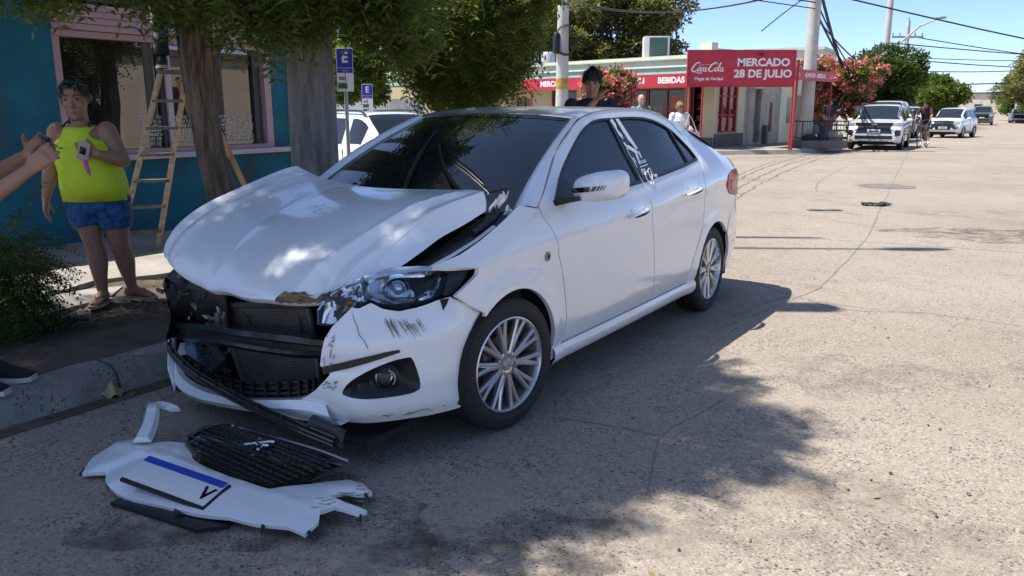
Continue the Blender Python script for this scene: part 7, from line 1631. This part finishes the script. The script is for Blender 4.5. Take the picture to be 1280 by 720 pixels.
# --- parking signs
M_SIGNB = pmat('sign_blue', (.035,.045,.30), rough=.4); M_GALV = pmat('galvanised', (.34,.34,.35), rough=.5, metal=.4, var=.2)
def esign(label, x, y, z0, w, zt, zb, rz):
    t = thing('parking_sign', label, 'sign', (x, y, z0), rz); zt -= z0; zb -= z0; h = zt-zb
    mb = MB(); mb.tube([(0, .02, 0), (0, .02, zt-.05)], .028, n=10); mb.build('pole', M_GALV, t)
    mb = MB(); mb.box((0, 0, (zt+zb)/2), (w, .012, h), bev=.003); pl = mb.build('plate', M_WHITE, t)
    zm = zb+h*.43; mb = MB(); mb.box((0, -.0075, (zm+zt-.012)/2), (w*.95, .003, zt-.012-zm)); mb.build('blue_panel', M_SIGNB, pl)
    F = lambda px, pz: frame((px, -.0105, pz), (1, 0, 0), (0, 0, 1))
    text_obj('letter', 'E', h*.34, M_WHITE, pl, F(0, zm+(zt-zm)*.60), .0008, bold=.006, sx=.9); text_obj('small_text', 'ESTACIONAMIENTO', w*.105, M_WHITE, pl, F(0, zm+(zt-zm)*.19), .0008); text_obj('small_text', 'MEDIDO', w*.105, M_WHITE, pl, F(0, zm+(zt-zm)*.08), .0008)
    F2 = lambda px, pz: frame((px, -.0068, pz), (1, 0, 0), (0, 0, 1)); text_obj('red_text', 'SEM', w*.25, pmat('sign_redtext', (.55,.03,.05), rough=.5), pl, F2(-w*.17, zb+h*.30), .0008, bold=.003)
    mb = MB(); mb.box((-w*.17, -.0075, zb+h*.13), (w*.56, .003, h*.13)); mb.build('green_panel', pmat('sign_green', (.03,.16,.06), rough=.5), pl)
    return t
esign('nearer parking sign with a blue letter E panel on a grey pole', -2.42, 12.0, -.15, .235, 2.31, 1.70, R(8)); esign('farther blue and white parking sign with the letter E behind the white crossover', -4.22, 24, -.17, .31, 2.16, 1.45, R(8))
# --- corner billboard on posts
bb = thing('billboard', 'large red board reading MERCADO 28 DE JULIO on slim red posts at the market corner', 'sign', (7.35, 26.6, 0), R(0)); W2 = 3.40
mb = MB(); mb.box((0, 0, 2.72), (W2, .10, 1.08)); pn = mb.build('panel', M_REDS, bb)
mb = MB(); mb.box((0, 0, 3.28), (W2+.05, .12, .035)); mb.box((0, 0, 2.162), (W2+.05, .12, .03)); mb.box((-W2/2-.02, 0, 2.72), (.035, .12, 1.07)); mb.box((W2/2+.02, 0, 2.72), (.035, .12, 1.07)); mb.build('edge_trim', pmat('sign_edge', (.45,.03,.05), rough=.5), pn)
F = lambda x, z: frame((x, -.053, z), (1, 0, 0), (0, 0, 1))
text_obj('sign_lettering', 'MERCADO', .33, M_WHITE, pn, F(.70, 2.90), .002, bold=.012, sx=1.06); text_obj('sign_lettering', '28 DE JULIO', .33, M_WHITE, pn, F(.70, 2.55), .002, bold=.012, sx=1.06); text_obj('sign_lettering', 'Magia de Verdad', .135, M_WHITE, pn, F(-1.03, 2.40), .002, bold=.003)
def script_logo(par, x0, z0, s, n='script_logo', M=None):
    C_ = [(1.02,.98),(1.05,1.14),(.86,1.28),(.52,1.14),(.22,.74),(.10,.36),(.22,.08),(.50,.04),(.80,.22),(.98,.48)]
    st = [(C_, [.03,.04,.06,.08,.10,.10,.09,.07,.05,.03])]
    oo = lambda cx: ([(cx-.02,.58),(cx-.17,.44),(cx-.17,.18),(cx-.02,.05),(cx+.13,.18),(cx+.15,.42),(cx,.58)], [.05,.07,.07,.05,.06,.06,.05])
    st += [oo(1.12), ([(1.66,.48),(1.56,.58),(1.42,.46),(1.38,.22),(1.50,.06),(1.70,.20)], [.05,.05,.07,.07,.05,.03]), oo(1.93), ([(2.10,.58),(2.07,.22),(2.16,.06),(2.32,.20)], [.06,.07,.06,.03]), ([(2.26,.40),(2.46,.44)], [.04,.04])]
    st += [([(x+2.42, y) for x, y in C_], [.03,.04,.06,.08,.10,.10,.09,.07,.05,.03]), oo(3.54), ([(3.70,.20),(3.92,.66),(4.02,1.10),(3.96,1.28),(3.86,1.06),(3.82,.40),(3.90,.08),(4.06,.18)], [.03,.04,.05,.05,.06,.07,.06,.03]), oo(4.30), ([(4.47,.58),(4.44,.22),(4.53,.06),(4.70,.20)], [.06,.07,.06,.03])]
    st += [([(.98,.48),(1.3,.86),(2.0,.98),(2.9,1.02),(3.4,1.20)], [.03,.025,.02,.025,.03]), ([(.5,.04),(.9,-.12),(1.3,-.20),(1.6,-.12),(1.45,-.06)], [.05,.05,.06,.05,.02])]
    mb = MB()
    for pts, rr in st:
        k = len(pts); P_ = [crv([Vector((p[0]+.22*p[1], p[1], 0)) for p in pts], i/(4*k)) for i in range(4*k+1)]; Q_ = [crv([Vector((r, 0, 0)) for r in rr], i/(4*k)).x for i in range(4*k+1)]
        mb.tube(P_, Q_, n=6)
    mb.v = [tuple(M @ Vector((x0+p[0]*s, z0+p[1]*s, p[2]*s*.05))) for p in mb.v]; mb.build(n, M_WHITE, par)
script_logo(pn, -1.62, 2.62, .225, M=F(0, 0))
mb = MB(); mb.tube([(-W2/2-.0, .06, 0.0), (-W2/2-.0, .06, 2.15)], .032, n=10); mb.build('post', M_REDP, bb)
mb = MB(); mb.tube([(W2/2+.13, .10, .145), (W2/2+.16, .08, 2.15), (W2/2+.16,.08,3.0)], .042, n=10); mb.build('post', M_REDP, bb)
mb = MB(); mb.box((.62, -.09, 3.16), (.11, .09, .07), bev=.01); mb.build('lamp', M_BLK, bb)
# canopy and small fascia along the far street
cf = thing('side_canopy', 'narrow red canopy fascia reading ALMACEN BEBIDAS beside the utility pole', 'canopy', (9.08, 26.7, 0), math.atan2(2.8, 2.4))
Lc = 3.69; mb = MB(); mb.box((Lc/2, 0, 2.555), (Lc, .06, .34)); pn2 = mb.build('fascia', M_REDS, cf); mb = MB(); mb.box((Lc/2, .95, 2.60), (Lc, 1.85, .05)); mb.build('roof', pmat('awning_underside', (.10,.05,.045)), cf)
F2 = lambda x, z: frame((x, -.033, z), (1, 0, 0), (0, 0, 1)); text_obj('sign_lettering', 'ALMACEN - BEBIDAS', .20, M_WHITE, pn2, F2(Lc/2, 2.55), .002, bold=.006); script_logo(pn2, .12, 2.50, .085, M=F2(0, 0)); script_logo(pn2, Lc-.50, 2.50, .085, M=F2(0, 0))
for x in (.12, Lc-.12): mb = MB(); mb.tube([(x, .02, .14), (x, .02, 2.39)], .032, n=8); mb.build('post', M_REDP, cf)
# roof-top tanks and cooler boxes
ac = thing('roof_cooler', 'white framed air cooler standing on the market roof', 'air cooler', C0+LV*3.25+FN*-.9+Vector((0,0,3.05)), R(-5)); mb = MB(); mb.box((0,0,.55), (.95,.8,.98), bev=.02); mb.build('case', pmat('cooler_white', (.66,.66,.64), rough=.5), ac); mb = MB(); mb.box((.06,-.405,.56), (.66,.02,.86)); mb.build('vent', pmat('cooler_green', (.10,.17,.16), rough=.6), ac)
for k in range(9): mb = MB(); mb.box((.06,-.42,.18+.095*k), (.66,.015,.03)); mb.build('vent_slat', pmat('slat_green', (.07,.13,.12), rough=.6), ac)
ch = thing('roof_stack', 'square mint and cream chimney block behind the red board', 'chimney', (7.15, 30.2, 2.95), R(40)); mb = MB(); mb.box((0,0,.42), (.36,.5,.84)); mb.build('stack', M_CREAML, ch); mb = MB(); mb.box((.80,.1,.33), (1.24,.5,.66)); mb.build('side_block', M_MINT, ch)
tk = thing('roof_tank', 'row of pale roof tanks behind the market parapet near the slim pole', 'tank', C0+LV*12.6+FN*-2.4+Vector((0,0,3.0)), R(0))
for k in range(3): mb = MB(); mb.lathe([(.001,0),(.32,0),(.34,.1),(.34,1.0),(.28,1.12),(.001,1.15)], 16, Matrix.Translation((.8*k,.4*k,0))); mb.build('tank', pmat('tank_pale', (.55,.56,.57), rough=.5), tk)
# --- utility poles
M_POLE = concrete_mat('pole_concrete', (.50,.48,.44), (.66,.63,.58), 0, 2, .3)
p1 = post('slim concrete pole with a yellow band and a coil of black cable before the market', 1.52, 25.0, .21, .165, 4.45, M_POLE, 'utility_pole', (2.05, 2.35))
mb = MB()
for k in range(4): mb.tube([(.20+(.44-.012*k)*math.cos(a)*.75-.12, -.20-.02*k, 3.45+(.44-.012*k)*math.sin(a)) for a in np.linspace(0, 2*math.pi, 28)[:-1]], .014, n=6, closed=True)
mb.build('cable_coil', pmat('cable_black', (.02,.02,.02), rough=.6), p1); mb = MB(); mb.lathe([(.001,0),(.10,.02),(.11,.1),(.11,.55),(.07,.62),(.001,.63)], 14, Matrix.Translation((-.19,-.14,3.05))); mb.build('splice_box', M_BLK, p1)
mb = MB(); mb.tube([(0,0,4.4),(-.03,0,4.75)], .03, n=6); mb.build('pin', M_STEEL, p1)
p2 = post('tall concrete utility pole rising from the railed planter at the market corner', 10.25, 28.5, .235, .175, 8.6, M_POLE, 'utility_pole', None)
p3 = post('tall distant pole with a slanting lamp arm above the broad tree', 27.4, 61.0, .26, .18, 14, M_POLE, 'street_lamp', None, 'street lamp')
mb = MB(); mb.tube([(.1,-.1,5.4),(1.6,-1.4,7.2),(2.4,-2.0,7.6)], [.09,.07,.05], n=8); mb.build('arm', M_POLE, p3); mb = MB(); mb.ball((2.7,-2.1,7.72), (.4,.3,.10), 10, 6); mb.build('lamp_head', M_GALV, p3)
p4 = post('distant concrete pole with a short cross arm', 36.2, 76.5, .22, .16, 9.3, M_POLE, 'utility_pole', None); mb = MB(); mb.box((0,0,7.9), (2.9,.16,.18)); mb.build('cross_arm', M_POLE, p4)
mb = MB()
for x in (-1.35,-.7,.7,1.35): mb.tube([(x,0,7.98),(x,0,8.25)], .06, n=8)
mb.tube([(0,0,9.3),(0,0,9.6)], .05, n=6); mb.build('insulators', pmat('insulator', (.25,.22,.20), rough=.4), p4)
# overhead cables
M_CAB = pmat('cable', (.02,.022,.025), rough=.7); gW = 'overhead cables'
def cable(label, pts, r): 
    P_ = [Vector(p) for p in pts]; mb = MB(); mb.tube([crv(P_, i/20) for i in range(21)] if len(P_) > 2 else P_, r, n=5); tag(mb.build('cable', M_CAB), label, 'cable', gW)
def sag(a, b, d): a, b = Vector(a), Vector(b); return [a.lerp(b, k)-Vector((0, 0, d*4*k*(1-k))) for k in (0, .2, .4, .6, .8, 1)]
tp = (10.3, 28.4); 
cabs = [((tp[0],tp[1],5.55),(2.2,44,7.3),.9,.022,'thick cable drooping from the tall corner pole to the trees on the left'), ((tp[0],tp[1],5.5),(3.0,44,6.9),.7,.018,'thin cable from the tall corner pole to the left behind the market roof'), ((tp[0],tp[1],5.4),(8.2,27.5,3.95),-.05,.02,'short slack cable from the corner pole to a clamp'), ((tp[0],tp[1],5.2),(-14,14,8.0),.5,.022,'upper cable running from the corner pole over the car to the left'), ((tp[0],tp[1],4.95),(-14,12,7.2),.5,.022,'second cable running from the corner pole to the upper left'), ((tp[0],tp[1],4.75),(-12,11,6.6),.5,.018,'third cable running from the corner pole to the upper left'),
 ((tp[0],tp[1],5.5),(27,60.5,3.4),2.2,.055,'thick black cable sagging from the corner pole to the distant lamp pole'), ((tp[0],tp[1],4.9),(27.2,61,4.0),1.2,.03,'cable from the corner pole to the distant lamp pole'), ((tp[0],tp[1],4.6),(27.2,61,3.2),1.0,.04,'lower cable from the corner pole to the distant lamp pole'), ((tp[0],tp[1],4.45),(24,52,3.4),.5,.03,'lowest cable from the corner pole into the broad tree'),
 ((tp[0],tp[1],5.3),(62,52,3.2),1.2,.03,'long thin cable from the corner pole to the far right'), ((27.4,61,6.2),(80,62,5.2),1.0,.04,'thin cable crossing the sky from the lamp pole to the right'), ((36.2,76.5,8.0),(75,80,4.5),.6,.045,'cable from the cross arm pole to the right hand trees'), ((36.2,76.5,5.9),(72,84,5.3),.4,.05,'cable low over the far street'), ((36.5,80,5.2),(60,84,6.0),.5,.045,'cable low across the far street from left to right'), ((34,80,3.7),(62,86,4.6),.2,.06,'thick cable pair low across the far street'), ((34,82,2.95),(62,88,3.6),.2,.06,'lowest cable across the far street'), ((27.4,61,5.2),(66,66,6.2),.6,.03,'thin cable rising to the right over the far street'), ((6.5,45,4.6),(28,70,5.1),.2,.03,'thin cable behind the corner pole')]
for a, b, d, r, lab in cabs: cable(lab, sag(a, b, d), r)
# --- planter with railing round the pole
rl = thing('railing_planter', 'black metal railing round a low planter at the foot of the tall pole', 'railing', (10.62, 28.15, .146)); Lx, Ly = 1.55, 1.0
mb = MB(); 
for y in (-Ly/2, Ly/2): mb.box((0, y, .13), (Lx, .08, .26))
for x in (-Lx/2, Lx/2): mb.box((x, 0, .13), (.08, Ly-.08, .26))
mb.box((0,0,.10), (Lx-.1,Ly-.1,.2)); mb.build('planter_box', M_GREYB, rl)
for x, y in ((-1,-1),(1,-1),(1,1),(-1,1),(0,-1),(0,1)): mb = MB(); mb.tube([(x*Lx/2, y*Ly/2, .26), (x*Lx/2, y*Ly/2, .92)], .02, n=6); mb.build('rail_post', M_BLK, rl)
for z in (.90, .34):
    for a, b in (((-1,-1),(1,-1)),((1,-1),(1,1)),((1,1),(-1,1)),((-1,1),(-1,-1))): mb = MB(); mb.tube([(a[0]*Lx/2, a[1]*Ly/2, z), (b[0]*Lx/2, b[1]*Ly/2, z)], .018, n=6); mb.build('rail_bar', M_BLK, rl)
mb = MB(); 
for i in range(15):
    for y in (-Ly/2, Ly/2): mb.tube([(-Lx/2+Lx*(i+.5)/15, y, .34), (-Lx/2+Lx*(i+.5)/15, y, .90)], .007, n=4)
o_ = mb.build('mesh_wires', M_BLK, rl); o_['kind'] = 'stuff'
def rock(label, x, y, z, r, mat, seed, nm='boulder', cat='rock'):
    t = MB(); q = random.Random(seed); ph = [q.uniform(0, 6) for _ in range(4)]; t.ball((0,0,0), r, 14, 9)
    t.v = [tuple(Vector(v)*(1+.14*math.sin(v[0]*9/r[0]*.3+ph[0])+.10*math.sin(v[2]*8+ph[1])*math.sin(v[1]*9+ph[2]))) for v in t.v]; o = t.build(nm, mat, loc=(x, y, z)); tag(o, label, cat)
rock('pale boulder in the railed planter right of the pole', 11.0, 27.95, .53, (.36,.28,.20), pmat('rock_pale', (.38,.33,.28), rough=.9, var=.4), 1); rock('dark low bush clump in the planter left of the pole', 10.15, 27.9, .48, (.26,.22,.15), pmat('rock_dark', (.05,.05,.05), rough=.9, var=.5), 2, 'plant_clump', 'plant'); rock('dark blue bag between the pole and the boulder in the planter', 10.62, 27.85, .55, (.20,.18,.22), pmat('bag_blue', (.03,.05,.10), rough=.6), 3, 'rubbish_bag', 'bag')
# --- torn bumper fascia lying on the road
db = thing('torn_bumper_piece', 'torn white bumper piece with black grille and number plate lying on the road', 'car part', (-1.1, 2.85, 0))
def dz(x, y): return .030+.055*math.exp(-((y-2.95-.25*(x+1.1)*-1)/.22)**2)
def dpatch(nm, poly, h, mat, par=db, lip=.012, bul=.02, step=.04, wave=.0):
    mb = MB(); c = np.mean(np.array(poly), 0)
    def fn(x, y):
        e = edge_dist(poly, np.array([[x, y]]))[0]; z = (h(x, y) if callable(h) else h)+bul*(1-math.exp(-e/.05))+wave*math.sin(x*31)*math.sin(y*27); return (x+1.1, y-2.85, z)
    patch(mb, poly, fn, (), step, (0, 0, 1), lip); return mb.build(nm, mat, par, ang=40)
hW = lambda x, y: .012*math.exp(-abs((y-2.80)*.83+(x+1.05)*.50)/.010)+.016+.062*math.exp(-((((y-2.95)*.83+(x+1.05)*.56)+.02)/.30)**2)*(1-.35*abs((x+1.15)/.6)**2)
fas_ = smooth_poly([(-1.72,2.96),(-1.74,3.09),(-1.69,3.19),(-1.60,3.235),(-1.555,3.175),(-1.44,3.165),(-1.33,3.12),(-1.29,3.0),(-1.18,2.90),(-1.04,2.81),(-.90,2.735),(-.76,2.785),(-.635,2.865),(-.575,2.835),(-.525,2.765),(-.56,2.735),(-.61,2.742),(-.668,2.70),(-.60,2.655),(-.515,2.605),(-.54,2.582),(-.635,2.625),(-.675,2.58),(-.668,2.52),(-.70,2.455),(-.77,2.50),(-.88,2.52),(-1.0,2.575),(-1.14,2.615),(-1.30,2.69),(-1.46,2.76),(-1.57,2.86),(-1.62,2.955)], keep=(0,3)+tuple(range(10, 30))+(32,), n=3)
dpatch('fascia', fas_, hW, M_PAINT, bul=.010, wave=.0015, step=.03, lip=.016)
mb = MB(); rg = [Vector(p) for p in ((-.46,.30,.09),(-.47,.40,.12),(-.50,.50,.145),(-.53,.585,.14),(-.49,.61,.125),(-.44,.60,.11))]
mb.loft([[crv(rg, i/16)+Vector((x*(.040-.016*i/16), 0, z)) for x, z in ((-1,-.014),(-.6,.010),(.6,.012),(1,-.012))] for i in range(17)], caps=True); mb.build('fascia_prong', M_PAINT, db, recalc=True)
hR = hW
mb = MB(); q = random.Random(3)      # ragged torn ends and clips along the rim
for x, y in ((-.54,2.60),(-.55,2.75),(-.69,2.47),(-1.73,3.0),(-.86,2.52),(-1.22,2.65)):
    p = Vector((x+1.1, y-2.85, hW(x, y)-.004)); d = Vector((q.uniform(-.2,1), q.uniform(-1,.2), -.2)).normalized(); mb.tube([p, p+d*.02, p+d*.045], [.008,.006,.002], n=5)
mb.build('broken_clips', M_BLK, db)['kind'] = 'stuff'
gr = [(-1.36,3.10),(-1.33,3.20),(-1.26,3.29),(-1.19,3.28),(-.98,3.13),(-.77,2.97),(-.65,2.865),(-.76,2.79),(-.90,2.74),(-1.05,2.82),(-1.22,2.93)]
hG = lambda x, y: .050+.060*math.exp(-((y-3.04+.45*(x+1))/.17)**2)
g_o = dpatch('grille', gr, hG, M_BLKG, bul=.006)
mb = MB(); A = np.array(gr)
u = Vector((.83,-.56,0)); v_ = Vector((.56,.83,0)); o0 = Vector((-1.02,3.0,0))
for i in range(-13, 14):
    for j in range(-8, 9):
        p = o0+u*(i*.034+(.017 if j % 2 else 0))+v_*(j*.0235)
        if inside(gr, np.array([[p.x, p.y]]))[0] and edge_dist(gr, np.array([[p.x, p.y]]))[0] > .018:
            mb.box((p.x+1.1, p.y-2.85, hG(p.x, p.y)+.010), (.027, .0045, .008), rz=-.59)
o_ = mb.build('grille_bars', pmat('grille_bar', (.05,.05,.052), rough=.25, coat=.4), g_o); o_['kind'] = 'stuff'
mb = MB(); edge_ = [(-1.36,3.12),(-1.26,3.31),(-1.19,3.295),(-.98,3.145),(-.77,2.985),(-.63,2.87)]; mb.tube([(crv([Vector((x, y, 0)) for x, y in edge_], i/30)+Vector((1.1,-2.85,hG(*[crv([Vector((x, y, 0)) for x, y in edge_], i/30)[k] for k in (0, 1)])+.008))) for i in range(31)], .009, n=7); mb.build('grille_rim', pmat('rim_dark_chrome', (.22,.22,.23), rough=.15, metal=.8), g_o)
mb = MB(); bc = o0+Vector((1.1,-2.85,.136))
for pts in ([(-.06,-.05),(-.03,-.01),(0,.02),(.03,.06),(.06,.07)], [(-.01,.0),(.04,-.01),(.06,-.05)], [(0,.03),(-.05,.05)], [(.03,.0),(.07,.02)], [(-.03,-.02),(-.07,-.01)]): mb.tube([bc+u*x*.7+v_*y*.7 for x, y in pts], .007, n=6)
mb.build('badge', M_CHROME, g_o)
pc_ = Vector((-.165,-.075,.088)); pl = bpy.data.objects.new('number_plate', None); COL.objects.link(pl); pl.parent = db; pl.location = pc_; pl.rotation_euler = (R(14), R(5), math.atan2(-.19,.42))
mb = MB(); mb.box((0,0,0), (.40,.130,.006), bev=.002); mb.build('plate', M_PLATE, pl); mb = MB(); mb.box((0,.049,.0042), (.398,.030,.003)); mb.build('blue_band', pmat('plate_blue', (.02,.06,.42), rough=.4), pl); text_obj('plate_letter', 'V', .085, M_BLKG, pl, Matrix.Translation((.165,-.015,.0042)), .0008, bold=.002)
mb = MB(); mb.box((0,-.004,-.012), (.42,.145,.014), bev=.005); mb.build('plate_holder', M_BLK, pl)
dpatch('black_sheet', [(-1.50,2.74),(-1.30,2.64),(-1.10,2.54),(-1.0,2.57),(-1.0,2.70),(-1.22,2.80),(-1.45,2.84)], .016, M_BLK, bul=.003)  # flat black sheet along the lower left edge of the fascia
mb = MB(); q = random.Random(12)
for k in range(22): x, y = q.choice(((-.56,2.74),(-.60,2.64),(-.67,2.58))); p = Vector((x+1.1+q.uniform(-.05,.05), y-2.85+q.uniform(-.04,.05), hR(x, y)+.03)); mb.tube([p, p+Vector((q.uniform(.02,.05), q.uniform(-.015,.02), .002))], .0016, n=4)
mb.build('scuff_marks', M_SCUFF, db)['kind'] = 'stuff'
# clods on the earth strip
for k, (u_, v2, r) in enumerate(((52,405,.035),(67,405,.06),(84,404,.045),(92,403,.03),(106,402,.025))):
    g2 = GX(u_, v2, .16); rock(('small dark clod at the left end of the row on the pavement edge','larger dark clod second in the row on the pavement edge','dark clod in the middle of the row on the pavement edge','small clod fourth in the row on the pavement edge','smallest clod at the right end of the row on the pavement edge')[k], g2[0], g2[1], .175, (r, r*.8, r*.55), pmat('clod', (.03,.024,.02), rough=.95), 20+k, 'clod', 'clod')
mb = MB(); g2 = GX(141,497,0); r_ = random.Random(6)
mb.grid(lambda a, b: (g2[0]+(a-.5)*.10, g2[1]+(b-.5)*.08, .02+.06*math.sin(math.pi*a)*math.sin(math.pi*b)+.012*math.sin(a*9+b*7)), 10, 8); tag(mb.build('crumpled_leaf', pmat('leaf_tan', (.33,.28,.15), rough=.8, var=.3), recalc=True), 'crumpled yellowish leaf lying in the gutter at the kerb', 'leaf')
